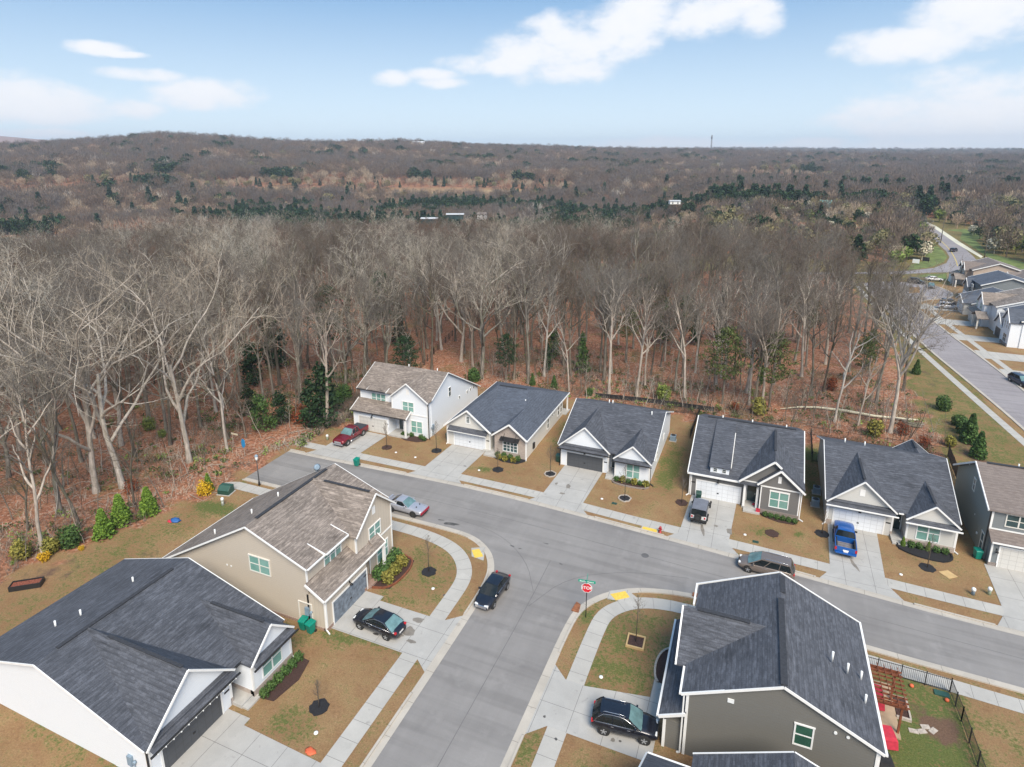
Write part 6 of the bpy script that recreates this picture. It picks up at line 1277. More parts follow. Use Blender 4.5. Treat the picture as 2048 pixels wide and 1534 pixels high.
def young_mesh(seed, hgt):
    rg = random.Random(seed); t = MB(); t.tube([(0, 0, 0), (rg.uniform(-.03, .03), 0, hgt * .45), (rg.uniform(-.08, .08), rg.uniform(-.08, .08), hgt * .97)], [.05, .035, .01], 6)
    c = MB()
    for k in range(26):
        z = hgt * (.38 + .58 * k / 26); a = rg.uniform(0, 6.28); L = hgt * .30 * (1.15 - k / 26); e = Vector((math.cos(a) * L * .55, math.sin(a) * L * .55, L * .8)); p = Vector((0, 0, z)); m = p + e * .5 + Vector((0, 0, -.05))
        c.tube([p, m, p + e], [.013, .01, .005], 3, False)
        for q in range(3): f = p + e * rg.uniform(.3, .95); d = Vector((rg.uniform(-1, 1), rg.uniform(-1, 1), rg.uniform(.4, 1.2))) * L * .28; c.tube([f, f + d], [.008, .004], 3, False)
    return t, c
rings = [(-46.6, 66.7, 'mulch', 0, 4.0, 'left tree on the lawn of the white two storey house'), (-39.7, 68.5, 'mulch_black', 0, 4.6, 'tree between the white two storey house and the beige drive'), (-29.7, 66.9, 'mulch_black', 0, 3.2, 'tree in front of the brick gable'), (-23.0, 68.4, 'mulch_black', 1, 4.2, 'tree left of the drive with the dark garage door'),
         (-12.9, 66.3, 'mulch_black', 1, 4.6, 'tree before the windows of the house with dark garage'), (-6.5, 68.0, 'mulch', 0, 3.6, 'leafy budding tree left of the white jeep'), (8.4, 67.5, 'mulch_black', 0, 3.0, 'tree left of the blue pickup'), (17.7, 65.2, 'mulch_black', 0, 3.9, 'tree before the pale grey house'), (-27.8, 45.7, 'mulch_black', 0, 4.2, 'tree in the lawn inside the curved pavement'), (-27.6, 29.1, 'mulch_black', 0, 2.6, 'tree in the bottom left lawn'), (3.4, 65.5, 'mulch', 0, 0, '')]
for i, (x, y, mt, st, hg, lb) in enumerate(rings):
    pts = [(x + (.72 + .07 * math.sin(3 * k + i)) * math.cos(k * R(20)), y + (.72 + .07 * math.cos(2 * k + i)) * math.sin(k * R(20))) for k in range(18)]
    o = tag(MB().prism_z(pts, 0, .05).build('mulch_ring', M[mt]), ('dark mulch circle under the ' + lb.replace('tree before the windows of the house with dark garage', 'tree right of the dark garage door')) if hg else 'bare brown mulch circle without a tree before the grey house', 'mulch circle', 'mulch circles in the front lawns')
    if st:
        m = MB()
        for k in range(18): a, b = pts[k], pts[(k + 1) % 18]; m.beam((a[0], a[1], .05), (b[0], b[1], .05), .12, .14)
        m.build('edging', M['stone_edge'], o)
    if hg:
        t, c = young_mesh(i + 3, hg); r_ = thing('young_tree', 'thin young ' + lb, 'tree', (x, y, 0), rnd.uniform(0, 6), group='young trees in the front lawns'); t.build('trunk', M['bark_dark'], r_, uv=False); c.build('crown', M['twig_brown'], r_, uv=False)
# boxed tree by the stop sign
x, y = -7.1, 44.4; o = thing('planter_frame', 'square light wooden frame filled with soil around the young tree', 'planter', (x, y, 0), .05)
for (a, b, c_, d_) in ((-.75, .75, -.75, -.62), (-.75, .75, .62, .75), (-.75, -.62, -.62, .62), (.62, .75, -.62, .62)): MB().box(a, b, c_, d_, 0, .2).build('board', M['plywood'], o)
MB().box(-.62, .62, -.62, .62, 0, .12).build('soil', M['mulch'], o)
t, c = young_mesh(77, 4.8); r_ = thing('young_tree', 'thin young tree growing out of the square wooden frame', 'tree', (x, y, .1), 1, group='young trees in the front lawns'); t.build('trunk', M['bark_dark'], r_, uv=False); c.build('crown', M['twig_brown'], r_, uv=False)
# back of the left yards
for i, (x, y, k) in enumerate([(-62.9, 37.4, 1.0), (-63.5, 39.8, 1.08), (-62.5, 42.4, 1.0)]): shrub('arborvitae', ['leftmost of three bright green conical evergreens at the wood edge', 'middle of three bright green conical evergreens at the wood edge', 'rightmost of three bright green conical evergreens at the wood edge'][i], 'evergreen', x, y, 'thuja', k, 'conical evergreens at the wood edge', sz=(k * 1.2, k * 1.2, k))
for x, y, kd, k, lb in [(-67.0, 31.6, 'olivebig', 1.0, 'olive bush at the left edge of the yard'), (-65.2, 33.4, 'olivebig', .9, 'olive bush right of the one at the left edge'), (-64.6, 35.0, 'greenbig', .95, 'dark green bush behind the leaning grey tree'), (-60.0, 47.9, 'forsythia', 1.0, 'yellow flowering bush beside the green transformer box'), (-60.3, 48.7, 'thuja', .7, 'narrow green shrub rising behind the yellow bush'), (-64.6, 32.3, 'forsythia', .6, 'small yellow flowering bush beside the olive bushes'), (-62.9, 34.9, 'forsythia', .32, 'tiny yellow bush at the leaf edge')]: shrub('bush', lb, 'bush', x, y, kd, k)
o = thing('raised_planter', 'black rectangular raised planter with red brown mulch in the back yard at left', 'planter', (-62.05, 29.2, 0), R(38))
for (a, b, c_, d_) in ((-1.3, 1.3, -.5, -.42), (-1.3, 1.3, .42, .5), (-1.3, -1.22, -.42, .42), (1.22, 1.3, -.42, .42)): MB().box(a, b, c_, d_, 0, .5).build('side_board', M['black_metal'], o)
MB().box(-1.22, 1.22, -.42, .42, 0, .38).build('soil', plain('red_mulch', (.20, .06, .035), .95, .6, 8), o)
# black metal fence of the grey house's yard
def fence(name, pts, h, label, spacing=2.0, gap=.13, mat='black_metal', mesh=None, group=None, post=.06, rails=(.12, .92)):
    o = thing(name, label, 'fence', (pts[0][0], pts[0][1], 0), group=group); ox, oy = pts[0]
    for (a, b) in zip(pts[:-1], pts[1:]):
        a = Vector((a[0] - ox, a[1] - oy, 0)); b = Vector((b[0] - ox, b[1] - oy, 0)); L_ = (b - a).length; n = max(1, round(L_ / spacing)); d = (b - a) / n
        for i in range(n + 1): q = a + d * i; MB().box(q.x - post / 2, q.x + post / 2, q.y - post / 2, q.y + post / 2, 0, h + .06).build('post', M[mat], o)
        for i in range(n):
            m = MB(); p0, p1 = a + d * i, a + d * (i + 1)
            for r_ in rails: m.beam(p0 + Vector((0, 0, h * r_)), p1 + Vector((0, 0, h * r_)), .03, .04)
            if gap:
                k = int(d.length / gap)
                for j in range(1, k): q = p0 + (p1 - p0) * j / k; m.box(q.x - .009, q.x + .009, q.y - .009, q.y + .009, .08, h * .98)
            m.build('panel', M[mesh or mat], o)
    return o
fence('metal_fence', [(9.6, 48.75), (16.1, 48.65), (16.25, 46), (16.4, 40.5), (16.4, 36)], 1.25, 'black metal fence round the yard of the dark grey house', 1.63, .12)
fence('metal_fence', [(-7.7, 85.8), (-7.4, 95.2)], 1.5, 'dense black metal fence running back beside the white house', 1.9, .06)
fence('metal_fence', [(-23.5, 94.6), (-16.6, 93.4), (-7.4, 95.2)], 1.2, 'black metal fence along the back of the white house yard', 2.3, .14)
fence('metal_fence', [(8.2, 85.0), (10.0, 84.9)], 1.5, 'short black fence closing the gap beside the pale grey house', 1.8, .1); fence('metal_fence', [(8.2, 85.0), (8.4, 93.8), (25.3, 93.6)], 1.4, 'black metal fence round the back yard of the pale grey house', 2.4, .14)
fence('board_fence', [(24.1, 79.6), (24.8, 86), (25.3, 93.6)], 1.7, 'dark board fence between the pale grey house and the sage house', 1.9, .05, 'wood_dark' if 'wood_dark' in M else 'black_metal')
M['wood_old'] = plain('wood_old', (.10, .07, .05), .9, .2, 3)
for lb, a in (('old split rail fence running back through the wood behind the white two storey house', [(842, 738), (868, 708), (905, 672)]), ('old rail fence in the wood left of the white two storey house', [(560, 727), (640, 742), (705, 735)]), ('old rail fence deep in the wood at the left', [(462, 700), (500, 704), (535, 700)])):
    fence('rail_fence', [tuple(at(*q).xy) for q in a], 1.3, lb, 2.6, 0, 'wood_old', post=.16, rails=(.3, .62, .92))
M['silt'] = plain('silt_cloth', (.02, .02, .022), .9, .3, 2)
o = tag(MB().prism_z([(-24.5, 95.9), (-17, 96.8), (-5.4, 97.3), (-5.4, 97.38), (-17, 96.88), (-24.5, 95.98)], 0, .75).build('silt_fence', M['silt']), 'low black cloth silt fence at the edge of the wood behind the white house', 'silt fence')
# pergola, patio and furniture in the grey house's yard
o = tag(MB().box(9.6, 11.95, 42.6, 47.6, 0, .12).build('patio', plain('patio_tan', (.40, .30, .20), .85, .1)), 'tan concrete patio under the red wooden pergola', 'patio')
o = thing('pergola', 'red brown wooden pergola beside the dark grey house', 'pergola', (9.7, 42.9, .12))
for x in (.1, 2.1):
    for y in (.15, 3.2): MB().box(x - .07, x + .07, y - .07, y + .07, 0, 2.3).build('post', M['wood_red'], o)
for y in (.05, .25, 3.1, 3.3): MB().box(-.1, 2.4, y - .025, y + .025, 2.15, 2.35).build('beam', M['wood_red'], o)
for k in range(9): MB().box(-.1, 2.5, -.1 + k * .42, -.06 + k * .42, 2.36, 2.5).build('rafter', M['wood_red'], o)
for k in range(4): MB().box(.9 + k * .45, .94 + k * .45, -.2, 3.6, 2.51, 2.57).build('purlin', M['wood_red'], o)
def covered(x, y, sx, sy, h, rz, label, mat='cloth_red', name='covered_furniture', cat='furniture cover'):
    m = MB(); pts = [(-1, -1), (0, -1.04), (1, -1), (1.04, 0), (1, 1), (0, 1.04), (-1, 1), (-1.04, 0)]
    lo = [(a * sx * 1.12, b * sy * 1.12, .12) for a, b in pts]; mi = [(a * sx * .98, b * sy * .98, h * .8) for a, b in pts]; hi = [(a * sx * .8, b * sy * .8, h) for a, b in pts]
    m.prism(lo, mi).prism(mi, hi); o = m.build(name, M[mat]); o.location = (x, y, .12); o.rotation_euler = (0, 0, rz); return tag(o, label, cat)
covered(10.7, 45.5, .45, .85, .85, 0, 'red cloth covered sofa under the pergola'); covered(10.9, 41.9, .5, .6, .95, .2, 'red cloth covered table at the patio corner'); covered(10.35, 39.3, .5, .55, 1.25, .2, 'black covered barbecue beside the grey house', 'silt', 'covered_barbecue', 'barbecue')
tag(MB().box(9.5, 11.2, 37.6, 40.2, 0, .1).build('patio_slab', M['wood_red']), 'brown wooden landing under the black barbecue', 'landing')
o = thing('corner_planter', 'stone edged planter with dark soil at the patio corner', 'planter', (12.45, 45.1, 0)); MB().box(-.45, .35, -.5, 1.3, 0, .12).build('soil', M['mulch'], o)
for (a, b, c_, d_) in ((-.5, .45, -.65, -.5), (.35, .47, -.5, 1.3), (-.5, .45, 1.3, 1.42)): MB().box(a, b, c_, d_, 0, .22).build('edging', M['stone_edge'], o)
for i, (x, y, rz) in enumerate([(12.9, 43.75, .1), (13.45, 43.95, .5), (13.75, 44.45, .3), (14.2, 44.3, .9)]): o = MB().box(-.3, .3, -.18, .18, 0, .05).build('paving_stone', M['stone_edge']); o.location = (x, y, 0); o.rotation_euler = (0, 0, rz); tag(o, 'flat brown paving stone in the muddy patch of the yard', 'paving stone', 'paving stones in the mud')
tag(MB().box(15.0, 16.0, 47.95, 48.45, 0, .1).build('drain_slab', M['green_box']), 'pale green slab in the grass at the fence corner', 'slab')
for x, y in ((13.5, 48.1), (15.7, 47.6)): tag(MB().blob((x, y, .12), (.16, .16, .14), x, .1).build('clay_pot', M['orange']), 'small orange clay pot in the grass along the black fence', 'pot', 'orange pots at the fence')
# air conditioners
for x, y, lb in ((-9.9, 84.3, 'air conditioner at the back corner of the white house with dark garage'), (8.3, 76.5, 'air conditioner left of the pale grey house'), (8.0, 73.4, 'second air conditioner left of the pale grey house')):
    o = thing('air_conditioner', lb, 'air conditioner', (x, y, 0)); MB().box(-.4, .4, -.4, .4, .08, .85).build('casing', M['meter_grey'], o, bevel=.05); MB().tube([(0, 0, .85), (0, 0, .87)], .33, 16).build('fan_grille', M['black_metal'], o); MB().box(-.5, .5, -.5, .5, 0, .08).build('base_pad', M['concrete_step'], o)
# small things by the back of the beige house on the right: fallen white log
lg = MB(); lg.tube([(4.3, 101.6, .35), (7, 103.4, .4), (10, 104.6, .35), (14, 104.8, .3), (18, 104.2, .35), (24, 105.2, .3)], [.05, .13, .18, .25, .2, .12], 8); tag(lg.build('fallen_log', M['lf_white']), 'long bleached white log lying on the leaf floor behind the grey house', 'log')
for i in range(7):
    a = rnd.uniform(-.35, .35); x = 20 + rnd.uniform(0, 3); y = 103.3 + rnd.uniform(-1, 1.2); L_ = rnd.uniform(1.5, 3)
    tag(MB().tube([(x, y, .2 + .1 * i % .3), (x + L_ * math.cos(a), y + L_ * math.sin(a), .25)], [.16, .11], 7).build('stacked_log', M['bark_grey']), 'grey cut log in the loose pile at the foot of the tall pale tree', 'log', 'logs in the pile')
# ---- right: poles and signs by the highway
def pole(px, py, h, label):
    p = at(px, py); o = thing('utility_pole', label, 'utility pole', (p.x, p.y, 0), R(20)); MB().tube([(0, 0, 0), (0, 0, h)], [.2, .12], 8).build('pole', M['bark_dark'], o); MB().box(-1.2, 1.2, -.07, .07, h - 1.1, h - .95).build('crossarm', M['bark_dark'], o)
pole(1881, 486, 13, 'wooden utility pole left of the highway'); pole(1967, 523, 12, 'leaning grey utility pole right of the highway behind the tan house')
for px, py, lb in ((1831, 529, 'white estate entrance sign among dark bushes'), (1851, 525, 'dark board sign beside the white entrance sign')):
    p = at(px, py); o = thing('entrance_sign', lb, 'sign', (p.x, p.y, 0), R(-20)); MB().box(-1.1, 1.1, -.06, .06, .5, 2.0).build('board', M['pvc_white' if px == 1831 else 'black_metal'], o); MB().box(-1.0, -.85, -.05, .05, 0, .5).build('leg', M['bark_dark'], o); MB().box(.85, 1.0, -.05, .05, 0, .5).build('leg', M['bark_dark'], o)
# ---------------------------------------------------------------- bare trees
def seg(mb, pts, rads, n):
    """cheap tapered tube"""
    base = len(mb.v); prev = None; K = len(pts)
    for i in range(K):
        d = (pts[min(i + 1, K - 1)] - pts[max(i - 1, 0)]).normalized()
        if prev is None: prev = d.orthogonal().normalized()
        a = (prev - d * prev.dot(d)); a = a.normalized() if a.length > 1e-4 else d.orthogonal().normalized(); prev = a; b = d.cross(a); r = rads[i]
        for k in range(n):
            t = 6.2832 * k / n; mb.v.append(tuple(pts[i] + (a * math.cos(t) + b * math.sin(t)) * r))
    for i in range(K - 1):
        for k in range(n): k2 = (k + 1) % n; mb.f.append((base + i * n + k, base + i * n + k2, base + (i + 1) * n + k2, base + (i + 1) * n + k)); mb.sm.append(True)
def grow(p, d, L, n, wob, up, rg):
    pts = [p.copy()]; d = d.copy()
    for i in range(n):
        d = (d + Vector((rg.gauss(0, wob), rg.gauss(0, wob), rg.gauss(0, wob) + up))).normalized(); p = p + d * (L / n); pts.append(p)
    return pts
def bare_tree(seed, H, style):
    rg = random.Random(seed); tr = MB(); cr = MB()
    if style == 'spread': fork, nl, ang, lr, r0 = .24, 6, (30, 62), .62, .34
    elif style == 'vase': fork, nl, ang, lr, r0 = .38, 9, (8, 30), .50, .30
    elif style == 'tall': fork, nl, ang, lr, r0 = .42, 9, (20, 50), .40, .27
    else: fork, nl, ang, lr, r0 = .35, 7, (25, 55), .34, .13       # slim
    lean = Vector((rg.gauss(0, .05), rg.gauss(0, .05), 1)).normalized()
    top = .62 if style in ('spread',) else .55 if style == 'vase' else .97
    P_ = grow(Vector((0, 0, -.2)), lean, H * top, 8, .05 if style != 'tall' else .025, .02, rg); rad = [r0 * (1.35 if i == 0 else 1) * (1 - i / 8 * (.72 if top > .9 else .5)) + .02 for i in range(9)]
    if top > .9: rad[-1] = .02
    seg(tr, P_, rad, 7)
    def at_(pts, t):
        q = t * (len(pts) - 1); i = min(int(q), len(pts) - 2); return pts[i].lerp(pts[i + 1], q - i), (pts[i + 1] - pts[i]).normalized()
    def rdir(d, deg):
        o = d.orthogonal().normalized(); o = Matrix.Rotation(rg.uniform(0, 6.283), 3, d) @ o; return (d * math.cos(R(deg)) + o * math.sin(R(deg))).normalized()
    def sub(pts, r, L, lev):
        cfg = {1: (6, .50, 3, 5, .45, (25, 60)), 2: (5, .52, 3, 4, .5, (25, 65)), 3: (5, .5, 2, 3, .5, (25, 65)), 4: (3, .55, 1, 3, .5, (20, 60))}[lev]
        n, k, ns, sides, rr, an = cfg
        for i in range(n):
            t = .28 + .7 * (i + rg.random()) / n; p, d = at_(pts, t); l = L * k * rg.uniform(.7, 1.25) * (1.1 - .35 * t); dd = rdir(d, rg.uniform(*an)); dd = (dd + Vector((0, 0, .18))).normalized()
            q = grow(p, dd, l, ns, .24, .06, rg); r1 = max(r * rr * (1.1 - .5 * t), .012)
            seg(tr if lev == 1 and style != 'slim' else cr, q, [r1 * (1 - .75 * j / ns) for j in range(ns + 1)], sides)
            if lev < 4: sub(q, r1, l, lev + 1)
    for i in range(nl):
        t = (fork / top) + (1 - fork / top) * (i + .5 * rg.random()) / nl; t = min(t, .985); p, d = at_(P_, t)
        a = rg.uniform(*ang) * (1.15 - .4 * t); L = H * lr * (1.15 - (.55 * t if top > .9 else .15 * t)) * rg.uniform(.8, 1.15)
        az_ = i * 2.4 + rg.random(); dd = Vector((math.cos(az_) * math.sin(R(a)), math.sin(az_) * math.sin(R(a)), math.cos(R(a))))
        q = grow(p, dd, L, 7, .17 if style == 'spread' else .13, .05 if style != 'spread' else .045, rg); rb = rad[min(int(t * 8), 8)] * .62 + .02
        seg(tr, q, [rb * (1 - .8 * j / 7) + .012 for j in range(8)], 6); sub(q, rb, L, 2 if style == 'slim' else 1)
    return tr, cr
def tree_pair(seed, H, style, bark, twig):
    tr, cr = bare_tree(seed, H, style); a = tr.build('trunk', M[bark], uv=False); b = cr.build('crown', M[twig], uv=False); return a.data, b.data, [bpy.data.objects.remove(o) for o in (a, b)] and None
STY = {}
for key, (seed, H, style, bark, twig) in {'spreadA': (11, 24, 'spread', 'bark_pale', 'twig_pale'), 'spreadB': (12, 25, 'spread', 'bark_pale', 'twig_grey'), 'spreadC': (19, 22, 'spread', 'bark_grey', 'twig_pale'), 'vaseA': (13, 22, 'vase', 'bark_pale', 'twig_grey'), 'vaseB': (14, 20, 'vase', 'bark_grey', 'twig_grey'),
                                          'tallA': (15, 22, 'tall', 'bark_grey', 'twig_grey'), 'tallB': (16, 20, 'tall', 'bark_grey', 'twig_brown'), 'tallC': (17, 21, 'tall', 'bark_dark', 'twig_brown'), 'tallD': (21, 19, 'tall', 'bark_pale', 'twig_grey'), 'tallE': (23, 20, 'tall', 'bark_dark', 'twig_red'), 'slimA': (31, 12, 'slim', 'bark_pale', 'twig_grey'), 'slimB': (32, 10, 'slim', 'bark_grey', 'twig_brown'), 'slimC': (33, 13, 'slim', 'bark_dark', 'twig_brown')}.items():
    STY[key] = tree_pair(seed, H, style, bark, twig)[:2]
def place_tree(key, x, y, k, label, group, name='bare_tree', rot=None, lean=0):
    tm, cm = STY[key]; z = float(ter(x, y))
    o = thing(name, label, 'tree', (x, y, z), 0, group); o.scale = (k, k, k * rnd.uniform(.94, 1.06)); o.rotation_euler = (lean, 0, rnd.uniform(0, 6.28) if rot is None else rot)
    for nm, me in (('trunk', tm), ('crown', cm)):
        c = bpy.data.objects.new(nm, me); scene.collection.objects.link(c); c.parent = o
    return o
GT = 'bare trees of the wood'
taken = []
hand = [((193, 985), 'spreadA', 1.03, 'big pale barked bare tree left of its twin behind the evergreens'), ((246, 975), 'spreadB', 1.02, 'big pale barked bare tree just right of its twin behind the evergreens'), ((379, 924), 'spreadA', .98, 'wide bare tree with flared pale trunk left of the lamp post'),
        ((86, 1105), 'slimA', 1.35, 'thin grey tree leaning at the bottom left wood edge'), ((160, 1058), 'slimC', 1.2, 'dark slender tree behind the olive bushes at left'), ((268, 1010), 'slimC', .9, 'slim dark tree between the conical evergreens'), ((655, 853), 'tallD', 1.0, 'pale trunk wrapped in dark ivy left of the maroon pickup'),
        ((455, 903), 'slimA', 1.3, 'thin pale tree beside the arrow sign'), ((962, 757), 'spreadC', 1.0, 'bright branching bare tree behind the beige house roof'), ((736, 728), 'spreadC', 1.05, 'pale lichen covered tree behind the white two storey house'), ((699, 712), 'tallA', 1.0, 'dark straight tree behind and left of the white two storey house'),
        ((1780, 865), 'vaseA', 1.0, 'tall pale vase shaped tree standing alone at the right end of the wood'), ((1752, 806), 'tallA', .85, 'grey tree just behind the tall pale vase shaped tree'), ((1207, 762), 'vaseB', 1.0, 'thick grey forked trunk at the wood edge behind the dark garage house'), ((1218, 789), 'tallD', .9, 'pale tree in front of the thick grey forked one'),
        ((1273, 793), 'tallD', .95, 'pale tree with a bent side limb at the wood edge'), ((1369, 802), 'slimA', 1.4, 'thin white stemmed tree left of the yellow green pine'), ((1290, 773), 'slimA', 1.35, 'slim pale tree behind the silt fence'), ((1493, 786), 'tallD', .9, 'pale straight tree right of the yellow green pine'),
        ((1546, 769), 'tallA', .9, 'grey straight tree in the second row right of the pine'), ((1603, 753), 'tallD', .9, 'pale straight tree at the right part of the wood'), ((1669, 844), 'slimA', 1.3, 'slender pale tree rising from the leaf floor left of the beech'), ((1716, 851), 'slimA', .95, 'small pale tree with low forked branches near the white log'),
        ((1138, 782), 'slimA', 1.1, 'thin white stem behind the patio of the beige house'), ((1088, 753), 'tallD', .85, 'pale tree behind the patio of the beige house'), ((1057, 767), 'tallA', .95, 'grey tree behind the blue grey roof'), ((40, 900), 'spreadB', .95, 'broad bare tree at the far left edge'), ((300, 850), 'tallA', 1.1, 'tall grey tree between the big pale ones'),
        ((118, 860), 'spreadC', 1.05, 'wide crowned bare tree behind the leftmost pair'), ((560, 770), 'tallC', 1.1, 'tall dark tree behind the ivy covered trunk'), ((600, 740), 'tallB', 1.1, 'tall brown tree deep in the left wood')]
for (px, key, k, lb) in hand:
    q = at(*px); place_tree(key, q.x, q.y, k, lb, None); taken.append((q.x, q.y, 3.2))
# evergreens in the wood
def ever_mesh(seed, kind):
    rg = random.Random(seed); t = MB(); c = MB()
    if kind == 'cedar':
        H = 9; seg(t, [Vector((0, 0, -.1)), Vector((.1, 0, H * .5)), Vector((0, .1, H * .95))], [.16, .1, .02], 6)
        for i in range(70):
            z = 1.2 + (H - 1.2) * (i / 70) ** .9; rr = 2.1 * (1 - z / H * .88) * rg.uniform(.6, 1.15); a = rg.uniform(0, 6.28); leaves(c, (math.cos(a) * rr * .6, math.sin(a) * rr * .6, z), (rr * .55, rr * .55, .55), 26, .17, rg)
    elif kind == 'pine':
        H = 14; seg(t, [Vector((0, 0, -.1)), Vector((.2, .1, H * .5)), Vector((.1, .2, H * .95))], [.19, .13, .03], 6)
        for i in range(46):
            z = H * .36 + H * .6 * (i / 46); rr = (3.0 * math.sin(math.pi * min(1, .25 + .8 * (z / H - .36) / .64)) + .4) * rg.uniform(.55, 1.2); a = i * 2.4; e = Vector((math.cos(a) * rr, math.sin(a) * rr, z + .6))
            seg(t, [Vector((0, 0, z)), e], [.045, .012], 3); leaves(c, e, (.9, .9, .5), 40, .13, rg); leaves(c, e * .62 + Vector((0, 0, z * .38)), (.9, .9, .45), 26, .13, rg)
    else:   # holly / ivy mass
        H = 7; seg(t, [Vector((0, 0, -.1)), Vector((.2, 0, H * .8))], [.14, .05], 6)
        for i in range(26):
            z = .8 + (H - 1.2) * i / 26; a = rg.uniform(0, 6.28); rr = rg.uniform(.2, 1.7) * (1.2 - .6 * z / H); leaves(c, (math.cos(a) * rr, math.sin(a) * rr, z), (1.0, 1.0, .8), 46, .17, rg)
    return t, c
for key, (seed, kind, mt) in {'cedarA': (5, 'cedar', 'lf_dark'), 'cedarB': (6, 'cedar', 'lf_green'), 'pineA': (7, 'pine', 'lf_pine'), 'pineB': (8, 'pine', 'lf_dark'), 'hollyA': (9, 'holly', 'lf_dark'), 'hollyB': (10, 'holly', 'lf_green')}.items():
    t, c = ever_mesh(seed, kind); a = t.build('trunk', M['bark_grey'], uv=False); b = c.build('crown', M[mt], uv=False); STY[key] = (a.data, b.data); bpy.data.objects.remove(a); bpy.data.objects.remove(b)
for (px, key, k, lb) in [((650, 850), 'hollyA', 1.35, 'dark ivy and holly mass round the pale trunk left of the maroon pickup'), ((622, 858), 'hollyA', .9, 'dark green holly lower left of the ivy covered trunk'), ((530, 862), 'hollyB', .8, 'dark green bushes at the end of the road'), ((563, 848), 'hollyA', .8, 'dark holly behind the leaf pile at the road end'), ((500, 830), 'hollyA', .75, 'dark holly deep at the left of the road end'),
                         ((548, 735), 'hollyA', 1.4, 'dark evergreen in the left wood beside the clearing'), ((770, 700), 'pineB', 1.15, 'tall dark pine behind the white two storey house'), ((800, 690), 'cedarA', 1.1, 'dark cedar right of the tall dark pine'), ((815, 715), 'hollyA', .75, 'low dark holly beside the rail fence'), ((1012, 765), 'pineB', .62, 'small round headed dark evergreen behind the blue grey roof'), ((1095, 745), 'cedarA', .62, 'dark cedar above the patio of the beige house'),
                         ((1444, 808), 'pineA', .98, 'loose yellow green pine in front of the wood'), ((1521, 772), 'cedarB', .42, 'small conical evergreen right of the pine'), ((1722, 770), 'pineA', .6, 'olive loose crowned evergreen beside the beech'), ((1735, 745), 'pineA', .6, 'second olive evergreen left of the beech'), ((1320, 700), 'pineB', .8, 'dark evergreen inside the wood above the silt fence'), ((1390, 690), 'cedarA', .9, 'dark cedar inside the wood behind the pine'), ((1610, 690), 'pineB', .8, 'dark evergreen in the right part of the wood'), ((505, 770), 'hollyA', 1.2, 'dark evergreen mass left of the clearing'), ((1105, 715), 'hollyB', .8, 'green evergreen in the wood behind the patio')]:
    q = at(*px); place_tree(key, q.x, q.y, k, lb, None, 'evergreen_tree'); taken.append((q.x, q.y, 2.0))
for (px, kind, k, lb) in [((1326, 800), 'bright', 1.3, 'bright yellow green bush at the silt fence'), ((1516, 828), 'olivebig', 1.35, 'olive conical bush on the leaf floor behind the grey house'), ((1470, 822), 'rust', .6, 'low brown bush left of the olive conical one'), ((1748, 872), 'olivebig', 1.3, 'olive round bush left of the foot of the beech'), ((1955, 915), 'cedar', 1.0, 'bushy green conifer behind the sage house'), ((1937, 885), 'cedar', 1.15, 'tall green conifer on the slope beside the path'), ((1927, 868), 'greenbig', 1.0, 'dark green bush left of the tall green conifer'),
                          ((1832, 748), 'cedar', .75, 'small dark conifer beside the path at the wood corner'), ((1885, 820), 'greenbig', 1.0, 'dark bush on the slope above the pale grey house'), ((1915, 852), 'greenbig', .8, 'low dark bush on the slope'), ((1900, 893), 'olivebig', .8, 'olive bush above the small back roof'), ((1805, 870), 'rust', .8, 'rusty bush right of the beech foot'), ((1848, 895), 'rust', .7, 'brown bush above the small back roof'), ((1430, 898 - 30), 'greenbig', .5, 'low green shrub behind the grey roof'), ((1560, 873), 'greenbig', .55, 'low green shrubs on the leaf floor right of the grey roof'),
                          ((948, 762), 'greenbig', 1.0, 'green bush at the foot of the bright branching tree'), ((1065, 770), 'cedar', .55, 'small dark green shrub behind the blue grey roof'), ((1108, 775), 'cedar', .6, 'green shrub behind the patio post'), ((1178, 792), 'greenbig', .6, 'dark bush at the left end of the silt fence'), ((600, 845), 'rust', 1.15, 'rust brown leafed bush left of the maroon pickup'), ((585, 830), 'bright', .7, 'light green bush beside the rust brown one'), ((300, 860), 'bright', 1.0, 'light green bush in the left wood'), ((325, 875), 'bright', .6, 'small light green bush in the left wood'),
                          ((1562, 690), 'rust', 1.2, 'orange leafed bush inside the wood at right'), ((1660, 780), 'rust', 1.0, 'orange brown bush inside the wood left of the beech'), ((264, 985), 'rust', .7, 'rust red shrub at the foot of the pale trees'), ((745, 850), 'greenbig', .4, 'small bush left of the white two storey house'), ((690, 800), 'greenbig', 1.1, 'dark bushes left of the white two storey house'), ((672, 812), 'greenbig', 1.0, 'dark shrub at the wood edge above the maroon pickup')]:
    q = at(*px); shrub('bush', lb, 'bush', q.x, q.y, kind, k)
